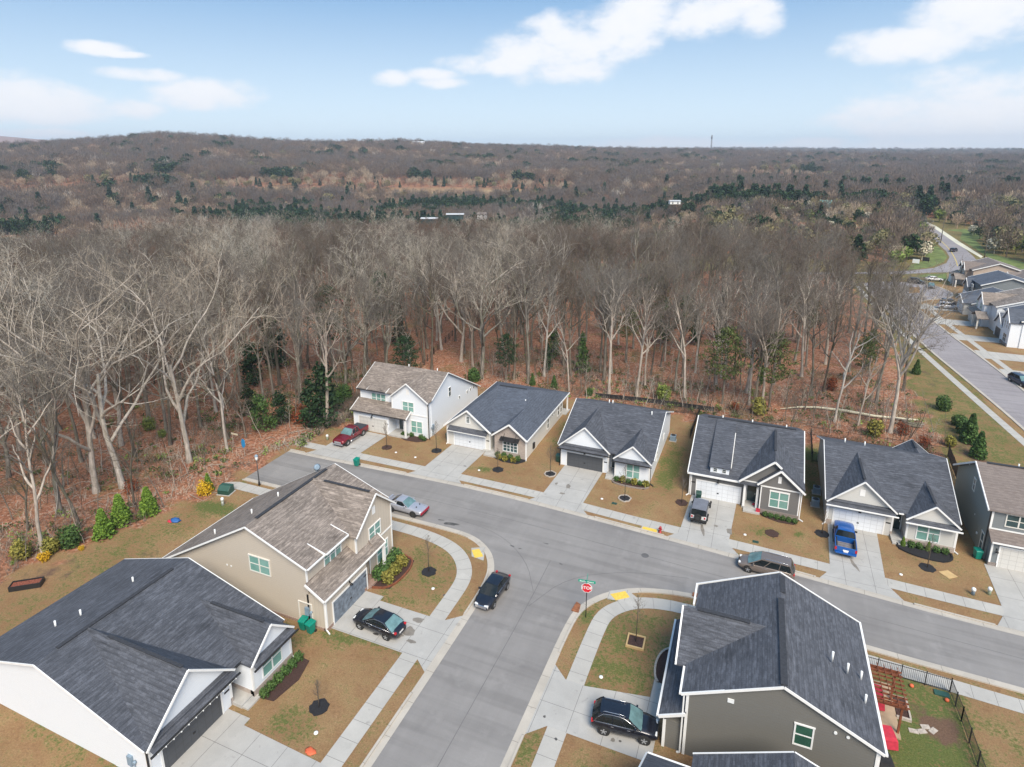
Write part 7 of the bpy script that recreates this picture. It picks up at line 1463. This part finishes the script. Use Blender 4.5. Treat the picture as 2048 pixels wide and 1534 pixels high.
# fill of the wood
leafok = leafq
clear = [(at(640, 655), 9), (at(690, 640), 9), (at(600, 690), 5)]
cand = []; rg = random.Random(99); gxs = np.arange(-240, 32, 5.3)
pts_ = [(x + rg.uniform(-2.3, 2.3), y + rg.uniform(-2.3, 2.3)) for x in gxs for y in np.arange(14, 262, 5.3)]
px_ = np.array([p[0] for p in pts_]); py_ = np.array([p[1] for p in pts_]); lf_ = masks(px_, py_)[0]; rr_, aa_ = camrel(px_, py_)
for i, (x, y) in enumerate(pts_):
    if lf_[i] < .5 or abs(aa_[i]) > .86: continue
    if any((x - a) ** 2 + (y - b) ** 2 < c * c for a, b, c in taken): continue
    if any((Vector((x, y)) - c.xy).length < d for c, d in clear): continue
    if y > 90 and x > -56 and y < 97.5: continue
    if x < -56 and y < 75 and x > -63.5: continue
    if x < -56 and y < 60 and rg.random() < .35 and rr_[i] < 95: continue
    if y > 228: continue
    if x > 12 and y < 128 and rg.random() < .75: continue
    if x > 20 and rg.random() < .4: continue
    if x < -60 and y < 32 and rr_[i] < 78: continue
    cand.append((rr_[i], x, y))
cand.sort()
kinds = ['tallE', 'tallA', 'tallB', 'tallC', 'tallD', 'vaseB', 'tallA', 'tallB', 'slimB', 'slimA', 'slimC', 'vaseA']; left_kinds = ['tallE', 'spreadC', 'tallA', 'vaseB', 'spreadB', 'tallC', 'tallB', 'slimC', 'slimB', 'vaseA']
n_ind = 300 - len(hand)
rest = []
for j, (r_, x, y) in enumerate(cand):
    ks = left_kinds if x < -45 else kinds
    key = ks[rg.randrange(len(ks))]; k = rg.uniform(.62, .86) if x > -45 else rg.uniform(.68, .92)
    if rg.random() < (.09 if -45 < x < 15 else .02): key = rg.choice(['pineB', 'cedarA', 'cedarB', 'pineA']); k = rg.uniform(.6, 1.2)
    if j < n_ind and key in ('pineB', 'cedarA', 'cedarB', 'pineA'): place_tree(key, x, y, k, 'evergreen among the bare trunks of the wood', 'evergreens scattered in the wood', 'evergreen_tree')
    elif j < n_ind: place_tree(key, x, y, k, 'bare winter tree among many in the wood behind the houses', GT)
    else: rest.append((x, y, key, k))
    # a sapling or two beside
# saplings: thin stems along the edge of the wood
sm = {}
for key, (seed, H, mt) in {'sapA': (41, 6, 'bark_pale'), 'sapB': (42, 7.5, 'bark_grey'), 'sapC': (43, 5, 'bark_dark')}.items():
    r2 = random.Random(seed); m = MB(); tp = grow(Vector((0, 0, -.1)), Vector((.1, 0, 1)).normalized(), H, 6, .10, .02, r2); seg(m, tp, [.05 * (1 - i / 7) + .008 for i in range(7)], 4)
    for i in range(14):
        t = .3 + .65 * i / 14; q = t * 6; ii = min(int(q), 5); p = tp[ii].lerp(tp[ii + 1], q - ii); a = r2.uniform(0, 6.28); d = Vector((math.cos(a), math.sin(a), .8)).normalized(); g = grow(p, d, H * .22 * (1.2 - t), 2, .2, .05, r2); seg(m, g, [.018, .012, .006], 3)
        for w in range(2): g2 = grow(g[1], (d + Vector((r2.gauss(0, .5), r2.gauss(0, .5), .2))).normalized(), H * .1, 1, .1, 0, r2); seg(m, g2, [.01, .005], 3)
    o = m.build('sapling', M[mt], uv=False); sm[key] = o.data; bpy.data.objects.remove(o)
ns = 0; tries = 0
while ns < 290 and tries < 6000:
    tries += 1
    if rg.random() < .62: x, y = rg.uniform(-50, 26), 94 + abs(rg.gauss(0, 9))
    else: x, y = rg.uniform(-84, -60), rg.uniform(26, 92)
    if not leafok(x, y) or (x > -64 and x < -56 and 44 < y < 64): continue
    o = bpy.data.objects.new('sapling', sm[rg.choice(['sapA', 'sapB', 'sapB', 'sapC'])]); scene.collection.objects.link(o); o.location = (x, y, 0); k = rg.uniform(.5, 1.15); o.scale = (k, k, k); o.rotation_euler = (rg.gauss(0, .07), rg.gauss(0, .07), rg.uniform(0, 6.28))
    tag(o, 'thin bare sapling at the leafy edge of the wood', 'sapling', 'saplings along the edge of the wood'); ns += 1
# undergrowth: brush, fallen twigs and fresh green
def brush(name, mat, n, boxes, fn, label):
    r2 = random.Random(len(name)); m = MB(); c = 0
    while c < n:
        x0, x1, y0, y1 = r2.choice(boxes); x, y = r2.uniform(x0, x1), r2.uniform(y0, y1)
        if mnoise.noise(Vector((x * .12, y * .12, len(name)))) < -.05 or not leafq(x, y): c += .2; continue
        fn(m, x, y, r2); c += 1
    return tag(m.build(name, M[mat], uv=False), label, 'undergrowth', kind='stuff')
def f_twigs(m, x, y, r2):
    for i in range(5):
        a = r2.uniform(0, 6.28); L_ = r2.uniform(.5, 1.6); d = Vector((math.cos(a) * .6, math.sin(a) * .6, r2.uniform(.3, 1.3))).normalized() * L_; p = Vector((x + r2.uniform(-.3, .3), y + r2.uniform(-.3, .3), 0)); s = Vector((-d.y, d.x, 0)).normalized() * .014
        m.face([p - s, p + s, p + d * .6 + s * .7, p + d * .6 - s * .7]); m.face([p + d * .6 - s * .7, p + d * .6 + s * .7, p + d + Vector((0, 0, .1))])
def f_fallen(m, x, y, r2):
    a = r2.uniform(0, 6.28); L_ = r2.uniform(.8, 3.5); d = Vector((math.cos(a), math.sin(a), 0)) * L_; p = Vector((x, y, .06)); seg(m, [p, p + d * .5 + Vector((r2.uniform(-.2, .2), r2.uniform(-.2, .2), r2.uniform(0, .25))), p + d], [.05, .035, .015], 3)
def f_green(m, x, y, r2): k = r2.uniform(.3, 1.1); leaves(m, (x, y, .35 * k + .1), (k, k, .5 * k), int(22 * k + 6), .11, r2, .3)
BX = [(-50, 26, 93.5, 125), (-50, 26, 93.5, 112), (-95, -60, 22, 95), (-80, -60, 30, 90), (-62, -57, 60, 92)]
brush('brushwood', 'twig_brown', 7500, BX, f_twigs, 'brown twiggy brush over the leaf floor'); brush('pale_brush', 'twig_pale', 1900, BX, f_twigs, 'pale twiggy brush over the leaf floor'); brush('fallen_branches', 'bark_pale', 600, BX, f_fallen, 'fallen pale branches on the leaf floor'); brush('green_undergrowth', 'lf_pine', 900, BX + [(-72, -57, 62, 92)], f_green, 'olive green undergrowth of the wood'); brush('ground_ivy', 'lf_bright', 230, BX + [(-72, -57, 62, 92)], f_green, 'darker green undergrowth of the wood')
# shed and things in the clearing
o = thing('shed', 'small brown wooden shed half hidden in the clearing of the left wood', 'shed', (at(655, 655).x, at(655, 655).y, 0), R(20)); MB().box(-2, 2, -1.5, 1.5, 0, 2.6).build('wall', plain('shed_wood', (.12, .05, .02), .8, .2), o); r = MB(); r.slab([(-2.3, -1.9, 2.5), (2.3, -1.9, 2.5), (2.3, 0, 3.7), (-2.3, 0, 3.7)]); r.slab([(-2.3, 0, 3.7), (2.3, 0, 3.7), (2.3, 1.9, 2.5), (-2.3, 1.9, 2.5)]); r.build('roof', M['roof_brown'], o)
p = at(682, 607); tag(MB().blob((p.x, p.y, .6), (2.2, 1, .7), 3, .3).build('red_tarp', M['cloth_red']), 'red tarp heap deep in the left wood', 'tarp')
for px, py in ((645, 632), (651, 632)): p = at(px, py); tag(MB().tube([(p.x, p.y, 0), (p.x, p.y, 1.2)], .35, 10).build('white_barrel', M['pvc_white']), 'white barrel beside the brown shed in the wood', 'barrel', 'white barrels in the clearing')
# ---------------------------------------------------------------- far woods (one scattered mass)
def far_crown(seed, mat, H, W, n, kind):
    rg = random.Random(seed); m = MB()
    seg(m, [Vector((0, 0, -1)), Vector((0, 0, H * .5))], [.3, .12], 4)
    for i in range(n):
        while True:
            d = Vector((rg.uniform(-1, 1), rg.uniform(-1, 1), rg.uniform(-1, 1)))
            if d.length < 1: break
        p = Vector((d.x * W * .5, d.y * W * .5, H * .62 + d.z * H * .36))
        if kind == 'bare':
            o = (p - Vector((0, 0, H * .25))).normalized(); o = (o + Vector((rg.gauss(0, .3), rg.gauss(0, .3), .35))).normalized(); L_ = rg.uniform(1.2, 2.8); s = o.orthogonal().normalized(); s = (Matrix.Rotation(rg.uniform(0, 3.14), 3, o) @ s) * rg.uniform(.05, .15)
            m.face([p - s - o * L_ * .5, p + s - o * L_ * .5, p + o * L_ * .5])
        elif kind == 'cone':
            t = rg.random(); z = H * (.12 + .88 * t); r_ = W * .5 * (1 - t * .9) * rg.uniform(.5, 1.05); a = rg.uniform(0, 6.28); p = Vector((math.cos(a) * r_, math.sin(a) * r_, z)); leaves(m, p, (.3, .3, .3), 1, .62, rg)
        else: leaves(m, p, (.2, .2, .2), 1, .5, rg)
    o = m.build('far_variant', M[mat], uv=False); scene.collection.objects.unlink(o); return o
M['fw_grey'] = leaf_mat('fw_grey', (0.090, 0.079, 0.072), (0.200, 0.179, 0.163)); M['fw_brown'] = leaf_mat('fw_brown', (0.105, 0.082, 0.063), (0.211, 0.163, 0.126)); M['fw_tan'] = leaf_mat('fw_tan', (0.270, 0.216, 0.155), (0.513, 0.419, 0.311)); M['fw_red'] = leaf_mat('fw_red', (0.189, 0.101, 0.068), (0.365, 0.203, 0.135)); M['fw_pale'] = leaf_mat('fw_pale', (.40, .38, .33), (.66, .63, .56)); M['fw_olive'] = leaf_mat('fw_olive', (0.121, 0.115, 0.061), (0.257, 0.243, 0.121)); M['fw_dkgreen'] = leaf_mat('fw_dkgreen', (.010, .030, .018), (.04, .08, .04))
col = bpy.data.collections.new('woodland_kinds')
variants = []
def addv(name, o): o.name = 'kind_%02d' % len(variants); col.objects.link(o); variants.append(name)
for nm, mt, H, W, n, kd in [('grey1', 'fw_grey', 17, 11, 420, 'bare'), ('grey2', 'fw_grey', 15, 10, 380, 'bare'), ('brown1', 'fw_brown', 16, 11, 420, 'bare'), ('brown2', 'fw_brown', 14, 10, 360, 'bare'), ('tan', 'fw_tan', 12, 9, 340, 'bare'), ('red', 'fw_red', 12, 9, 340, 'bare'), ('pale', 'fw_pale', 14, 10, 150, 'bare'), ('olive', 'fw_olive', 12, 10, 420, 'round'), ('cedar1', 'fw_dkgreen', 12, 6, 330, 'cone'), ('cedar2', 'lf_dark', 11, 8, 330, 'cone'), ('green', 'lf_dark', 11, 9, 420, 'round'), ('bright', 'lf_bright', 8, 7, 300, 'round'), ('white', 'lf_white', 8, 7, 300, 'round')]:
    addv(nm, far_crown(len(variants) + 50, mt, H, W, n, kd))
for key in ('tallA', 'tallB', 'tallC', 'tallE', 'vaseB', 'spreadC', 'pineB', 'cedarA', 'slimB'):
    tm, cm = STY[key]; a = tm.copy(); bm = bmesh.new(); bm.from_mesh(tm); k0 = len(bm.faces); bm.from_mesh(cm); me = bpy.data.meshes.new('far_' + key); 
    bm.faces.ensure_lookup_table()
    for f in bm.faces[k0:]: f.material_index = 1
    bm.to_mesh(me); bm.free(); me.materials.append(tm.materials[0]); me.materials.append(cm.materials[0]); o = bpy.data.objects.new('x', me); addv(key, o)
VI = {v: i for i, v in enumerate(variants)}
hwp = [Vector(p) for p in HW_L + HW_R]
def toworld(ps): return [tuple(at(*p).xy) for p in ps]
okL = toworld([(1400, 543), (1790, 541), (1830, 527), (1860, 508), (1868, 498), (1838, 466), (1822, 444), (1815, 425), (1400, 425)]); okR = toworld([(1975, 507), (2200, 560), (2200, 420), (1860, 420), (1862, 438), (1900, 452), (1950, 478)])
rg2 = np.random.RandomState(5); P3 = []; r = 215.0
while r < 4300:
    s = max(6.2, r / 105.0); n = int(1.64 * r / s)
    a = (np.arange(n) + rg2.uniform(-.45, .45, n)) / n * 1.64 - .82; rr3 = r + rg2.uniform(-.45, .45, n) * s
    P3 += list(zip(rr3, a)); r += s
P3 = np.array(P3); ayy = R(90 + YAW); X3 = P3[:, 0] * np.cos(ayy - P3[:, 1]); Y3 = P3[:, 0] * np.sin(ayy - P3[:, 1])
lf3, g3, d3, f3 = masks(X3, Y3); inL = inpoly(X3, Y3, okL); inR = inpoly(X3, Y3, okR)
keep = ((lf3 > .5) | inL | inR) & (f3 < .5) & ~((Y3 < 262) & (X3 > -240)) & ~((X3 > 46) & (X3 < 130) & (Y3 < 300) & ~inR & ~inL)
keep &= ~((Y3 > 226) & (Y3 < 258) & (X3 > 18) & (X3 < 110))
# houses far away keep their own clearing
FH = [(1652, 430, 10), (1648, 446, 9), (1645, 462, 8), (1590, 428, 9),  (860, 462, 10), (905, 455, 10), (965, 455, 8), (1770, 412, 8), (1697, 421, 5), (1585, 415, 12), (1352, 417, 8), (840, 312, 18), (1080, 330, 22), (235, 292, 26), (100, 300, 22), (1880, 442, 6), (1950, 463, 12), (1000, 325, 14)]
# clearings where the lawns and fields lie
X3, Y3, R3_, A3 = X3[keep], Y3[keep], P3[keep, 0], P3[keep, 1]; inL, inR = inL[keep], inR[keep]
for (px, py, rad) in FH:
    q = at(px, py) if py > 400 else None
    if q is not None: k2 = (X3 - q.x) ** 2 + (Y3 - q.y) ** 2 > rad ** 2; X3, Y3, R3_, A3, inL, inR = X3[k2], Y3[k2], R3_[k2], A3[k2], inL[k2], inR[k2]
Z3 = ter(X3, Y3); kind = np.zeros(len(X3), int); sc = np.zeros(len(X3)); u = rg2.rand(len(X3)); u2 = rg2.rand(len(X3))
cl = np.array([mnoise.noise(Vector((x * .012, y * .012, 0))) + .5 * mnoise.noise(Vector((x * .04, y * .04, 3))) for x, y in zip(X3, Y3)])
cl2 = np.array([mnoise.noise(Vector((x * .009, y * .009, 9))) for x, y in zip(X3, Y3)])
near_field = np.zeros(len(X3), bool)
for (fx, fy, fa, fb, rot, kd) in FIELDS:
    dx, dy = X3 - fx, Y3 - fy; near_field |= (((dx * math.cos(rot) + dy * math.sin(rot)) / (fa * 1.7)) ** 2 + ((-dx * math.sin(rot) + dy * math.cos(rot)) / (fb * 1.9)) ** 2) < 1
for i in range(len(X3)):
    r_ = R3_[i]; a_ = A3[i]; band = (400 < r_ < 640 and -.42 < a_ < .1) or (330 < r_ < 560 and a_ >= .1)
    pe = (.05 if r_ < 700 else .012) + (.75 if (band and cl[i] > -.08) else .0) + (.5 if (cl[i] > .40) else 0)
    if inL[i] or inR[i]: nm = ['olive', 'brown1', 'green', 'grey1', 'cedar2', 'olive', 'tan', 'bright', 'white', 'brown2', 'green'][int(u[i] * 10.6)]; k = .55 + .5 * u2[i]
    elif near_field[i]: nm = ['tan', 'tan', 'red', 'brown1', 'tan', 'olive', 'cedar1'][int(u[i] * 6.99)]; k = .55 + .3 * u2[i]
    elif u[i] < pe: nm = ['cedar2', 'green', 'green', 'cedar1'][int(u2[i] * 3.99)]; k = 1.05 + .55 * u2[i]; nm = 'green' if r_ > 750 else nm
    else:
        v = (u[i] - pe) / (1 - pe); k = .78 + .45 * u2[i]
        if r_ < 300 + 170 * u2[i] and a_ < .42: nm = ['tallA', 'tallB', 'tallC', 'tallE', 'spreadC', 'tallB'][int(v * 5.99)]; k = .62 + .2 * ((u[i] * 7.3) % 1)
        elif cl2[i] > .08: nm = 'tan' if v < .42 else 'brown1' if v < .75 else 'red' if v < .82 else 'pale' if v < .85 else 'brown2'
        else: nm = 'grey1' if v < .3 else 'grey2' if v < .5 else 'brown1' if v < .72 else 'brown2' if v < .88 else 'tan' if v < .92 else 'pale' if v < .928 else 'olive' if v < .97 else 'red' if v < .985 else 'grey1'
        if a_ > .3 and r_ < 900 and v > .9: nm = 'olive' if v < .97 else 'bright' if v < .985 else 'white'
    kind[i] = VI[nm]; sc[i] = k * (1 + max(0, (r_ - 500)) / 2600.)
    if 230 < r_ < 660 and a_ < .3: sc[i] *= .78
    if 270 < r_ < 415 and .40 < a_ < .53: sc[i] *= .55 if r_ > 330 else .8
for (x, y, key, k) in rest:
    pass
RX = np.array([q[0] for q in rest]); RY = np.array([q[1] for q in rest]); RK = np.array([VI[q[2]] if q[2] in VI else VI['tallB'] if 'slim' not in q[2] else VI['slimB'] for q in rest]); RS = np.array([q[3] for q in rest])
def extra(px, py, nm, k, z=None): q = at(px, py); return (q.x, q.y, VI[nm], k)
ex = [extra(1615, 432, 'white', 1.3), extra(1628, 432, 'white', 1.2), extra(1600, 434, 'white', 1.0), extra(1765, 445, 'bright', 1.0), extra(1790, 535, 'bright', .8), extra(1843, 520, 'white', .9), extra(1850, 512, 'white', .8), extra(1345, 448, 'white', .7), extra(1340, 440, 'green', 1.0)]
ex += [extra(x, y, 'cedar2', s) for x, y, s in ((560, 402, 1.3), (575, 404, 1.3), (590, 402, 1.4), (600, 403, 1.1), (920, 398, 1.2), (962, 398, 1.0))]
ex += [extra(x, y, 'pale', s) for x, y, s in ((812, 425, 1.1), (1075, 400, 1.2), (1065, 400, 1.0), (1052, 402, 1.0), (404, 418, 1.0), (860, 420, .8))] + [extra(x, y, 'red', s) for x, y, s in ((228, 440, 1.5), (275, 440, 1.6), (1205, 470, 1.2), (1265, 470, 1.1), (1055, 500, 1.1))]
EX = np.array(ex)
AX = np.concatenate([X3, RX, EX[:, 0]]); AY = np.concatenate([Y3, RY, EX[:, 1]]); AK = np.concatenate([kind, RK, EX[:, 2]]).astype(int); AS = np.concatenate([sc, RS, EX[:, 3]]); AZ = ter(AX, AY)
me = bpy.data.meshes.new('far_woods'); me.vertices.add(len(AX)); me.vertices.foreach_set('co', np.stack([AX, AY, AZ - .1], 1).ravel())
at1 = me.attributes.new('kind_id', 'INT', 'POINT'); at1.data.foreach_set('value', AK); at2 = me.attributes.new('size', 'FLOAT', 'POINT'); at2.data.foreach_set('value', AS); at3 = me.attributes.new('turn', 'FLOAT', 'POINT'); at3.data.foreach_set('value', rg2.uniform(0, 6.28, len(AX)))
fw = bpy.data.objects.new('far_woods', me); scene.collection.objects.link(fw); tag(fw, 'distant leafless woodland with dark cedars covering the valley and the hills', 'woodland', kind='stuff')
ng = bpy.data.node_groups.new('scatter', 'GeometryNodeTree'); ng.interface.new_socket('Geometry', in_out='INPUT', socket_type='NodeSocketGeometry'); ng.interface.new_socket('Geometry', in_out='OUTPUT', socket_type='NodeSocketGeometry')
N = ng.nodes.new; L = ng.links.new; gi = N('NodeGroupInput'); go = N('NodeGroupOutput'); ip = N('GeometryNodeInstanceOnPoints'); ci = N('GeometryNodeCollectionInfo'); ci.inputs['Collection'].default_value = col; ci.inputs['Separate Children'].default_value = True; ci.inputs['Reset Children'].default_value = True
def named(nm, t): n = N('GeometryNodeInputNamedAttribute'); n.data_type = t; n.inputs['Name'].default_value = nm; return n.outputs['Attribute']
m2p = N('GeometryNodeMeshToPoints'); L(gi.outputs[0], m2p.inputs[0]); L(m2p.outputs[0], ip.inputs['Points']); L(ci.outputs[0], ip.inputs['Instance']); ip.inputs['Pick Instance'].default_value = True; L(named('kind_id', 'INT'), ip.inputs['Instance Index'])
cx = N('ShaderNodeCombineXYZ'); L(named('turn', 'FLOAT'), cx.inputs[2]); L(cx.outputs[0], ip.inputs['Rotation']); L(named('size', 'FLOAT'), ip.inputs['Scale']); L(ip.outputs[0], go.inputs[0])
md = fw.modifiers.new('scatter', 'NODES'); md.node_group = ng
print('far woods points', len(AX), 'individual', n_ind, 'rest', len(rest))

# ---------------------------------------------------------------- distant buildings and tower
def hut(px, py, w, d, h, rh, rz, wall, roof, label, z=None, name='distant_house', r=None, win=True):
    if r is None: q = at(px, py); x, y = q.x, q.y
    else: dd = pix_dir(px, py); t = r / math.hypot(dd.x, dd.y); x, y = dd.x * t, dd.y * t
    zz = float(ter(x, y)) if z is None else z
    o = thing(name, label, 'house', (x, y, zz), R(rz + YAW)); m = MB(); m.prism_x([(-d / 2, 0), (d / 2, 0), (d / 2, h), (0, h + rh * .95), (-d / 2, h)], -w / 2, w / 2); m.build('wall', M[wall], o)
    r_ = MB(); r_.slab([(-w / 2 - .4, -d / 2 - .5, h), (w / 2 + .4, -d / 2 - .5, h), (w / 2 + .4, 0, h + rh), (-w / 2 - .4, 0, h + rh)]); r_.slab([(-w / 2 - .4, 0, h + rh), (w / 2 + .4, 0, h + rh), (w / 2 + .4, d / 2 + .5, h), (-w / 2 - .4, d / 2 + .5, h)]); r_.build('roof', M[roof], o)
    if win:
        for i in range(max(2, int(w / 3.5))): u = -w / 2 + (i + .5) * w / max(2, int(w / 3.5)); MB().box(u - .5, u + .5, -d / 2 - .05, -d / 2 + .05, h * .55, h * .8).build('window', M['glass_dark'], o); MB().box(u - .5, u + .5, -d / 2 - .05, -d / 2 + .05, h * .12, h * .38).build('window', M['glass_dark'], o)
    return o
hut(1652, 433, 9, 12, 6.0, 4.6, -14, 'trim_white', 'roof_teal', 'white farmhouse with teal metal roof among blossoming trees')
M['roof_white'] = plain('roof_white', (.50, .51, .52), .5)
hut(860, 466, 8, 5, 2.6, .5, 4, 'glass_dark', 'roof_white', 'long low building with white roof edge in the wood, the lower left one', name='long_building', z=5); hut(911, 456, 9, 5, 2.6, .5, 2, 'glass_dark', 'roof_white', 'long low building with white roof edge in the wood, the upper middle one', name='long_building', z=5); hut(965, 456, 4.5, 5, 2.8, .8, -8, 'trim_white', 'roof_taupe', 'small white building right of the two long low ones', z=5)
hut(1770, 415, 12, 8, 4.2, 1.2, 12, 'rose_siding', 'roof_taupe', 'flat pinkish house above the yellow green tree', z=4); hut(1590, 419, 14, 6, 2.5, .8, 0, 'trim_white', 'roof_white', 'long white shed left of the blossoming trees', z=3); hut(1348, 419, 7.5, 5, 2.2, .6, 0, 'trim_white', 'roof_white', 'long white shed behind the bright green meadow', z=4)
hut(838, 316, 26, 14, 8, 3, 0, 'trim_white', 'roof_white', 'white building on the hill crest left of centre', r=1380, z=float(ter(*(lambda d: (d.x * 1380 / math.hypot(d.x, d.y), d.y * 1380 / math.hypot(d.x, d.y)))(pix_dir(838, 316)))) + 8, win=False)
for i, (px, py, w, r_) in enumerate([(236, 300, 60, 1500), (250, 298, 40, 1540), (105, 305, 46, 1600), (62, 325, 18, 1150), (1082, 335, 30, 1500), (1060, 334, 16, 1500), (908, 330, 24, 1300), (1560, 372, 14, 800), (1900, 345, 26, 1300), (1860, 350, 22, 1250), (1960, 360, 22, 1100), (1790, 338, 20, 1500), (2015, 372, 20, 1000), (1370, 340, 16, 1500), (1700, 335, 18, 1600), (1935, 372, 16, 1000), (1500, 338, 14, 1500)]):
    dd = pix_dir(px, py); t = r_ / math.hypot(dd.x, dd.y); z_ = CAM_H + dd.z * t - 6
    hut(px, py, w, 12, 5, 3, rnd.uniform(-25, 25), 'trim_white' if i % 3 else 'rose_siding', 'roof_white' if i % 2 else 'roof_taupe', ['pale long building on the left skyline', 'second pale building on the left skyline', 'pale buildings at the far left skyline', 'small pale house on the left hillside', 'white house on the far central hillside', 'small white house left of the one on the central hillside', 'house on the hillside above the brown field', 'pale house in the far green field', 'pale house on the far right slope, second from the edge', 'pale house far right above the highway', 'white house far right nearest the edge', 'small pale house on the right horizon slope', 'low pale house at the right edge slope', 'tiny pale house below the radio tower', 'tiny pale house right of the centre ridge', 'small pale house on the far right slope, lower one', 'tiny pale house right of the radio tower'][i], z=z_, r=r_, win=False)
# radio tower
dd = pix_dir(1421, 310); t = 2600 / math.hypot(dd.x, dd.y); tx, ty = dd.x * t, dd.y * t; tz = float(ter(tx, ty)); top = CAM_H + (308 - 276) / 1240 * 2600
o = thing('radio_tower', 'thin lattice radio tower on the horizon right of centre', 'radio tower', (tx, ty, tz)); hh_ = top - tz; m = MB(); K = 12
M['tower'] = plain('tower_grey', (.12, .11, .12), .6)
for s in range(3):
    a = s * 2.094; m.tube([(3.2 * math.cos(a), 3.2 * math.sin(a), 0), (1.2 * math.cos(a), 1.2 * math.sin(a), hh_)], .9, 4)
    for k in range(K):
        r0, r1 = 3.2 - 2 * k / K, 3.2 - 2 * (k + 1) / K; m.tube([(r0 * math.cos(a), r0 * math.sin(a), hh_ * k / K), (r1 * math.cos(a + 2.094), r1 * math.sin(a + 2.094), hh_ * (k + 1) / K)], .5, 3)
m.build('mast', M['tower'], o); MB().tube([(0, 0, hh_ * .82), (0, 0, hh_ * .95)], 3.0, 8).build('antenna_ring', M['tower'], o)

# ---------------------------------------------------------------- haze
m = bpy.data.materials.new('haze_air'); m.use_nodes = True; nt = m.node_tree; nt.nodes.clear(); ou = nt.nodes.new('ShaderNodeOutputMaterial'); pv_ = nt.nodes.new('ShaderNodeVolumePrincipled')
pv_.inputs['Color'].default_value = (.70, .83, 1.0, 1); pv_.inputs['Density'].default_value = HAZE_D; pv_.inputs['Anisotropy'].default_value = 0
nt.links.new(pv_.outputs[0], ou.inputs['Volume'])
hz = MB().box(-7100, 7100, -7100, 7100, -60, 190).build('haze', m, uv=False); tag(hz, 'thin pale air between the camera and the hills', 'haze', kind='stuff')
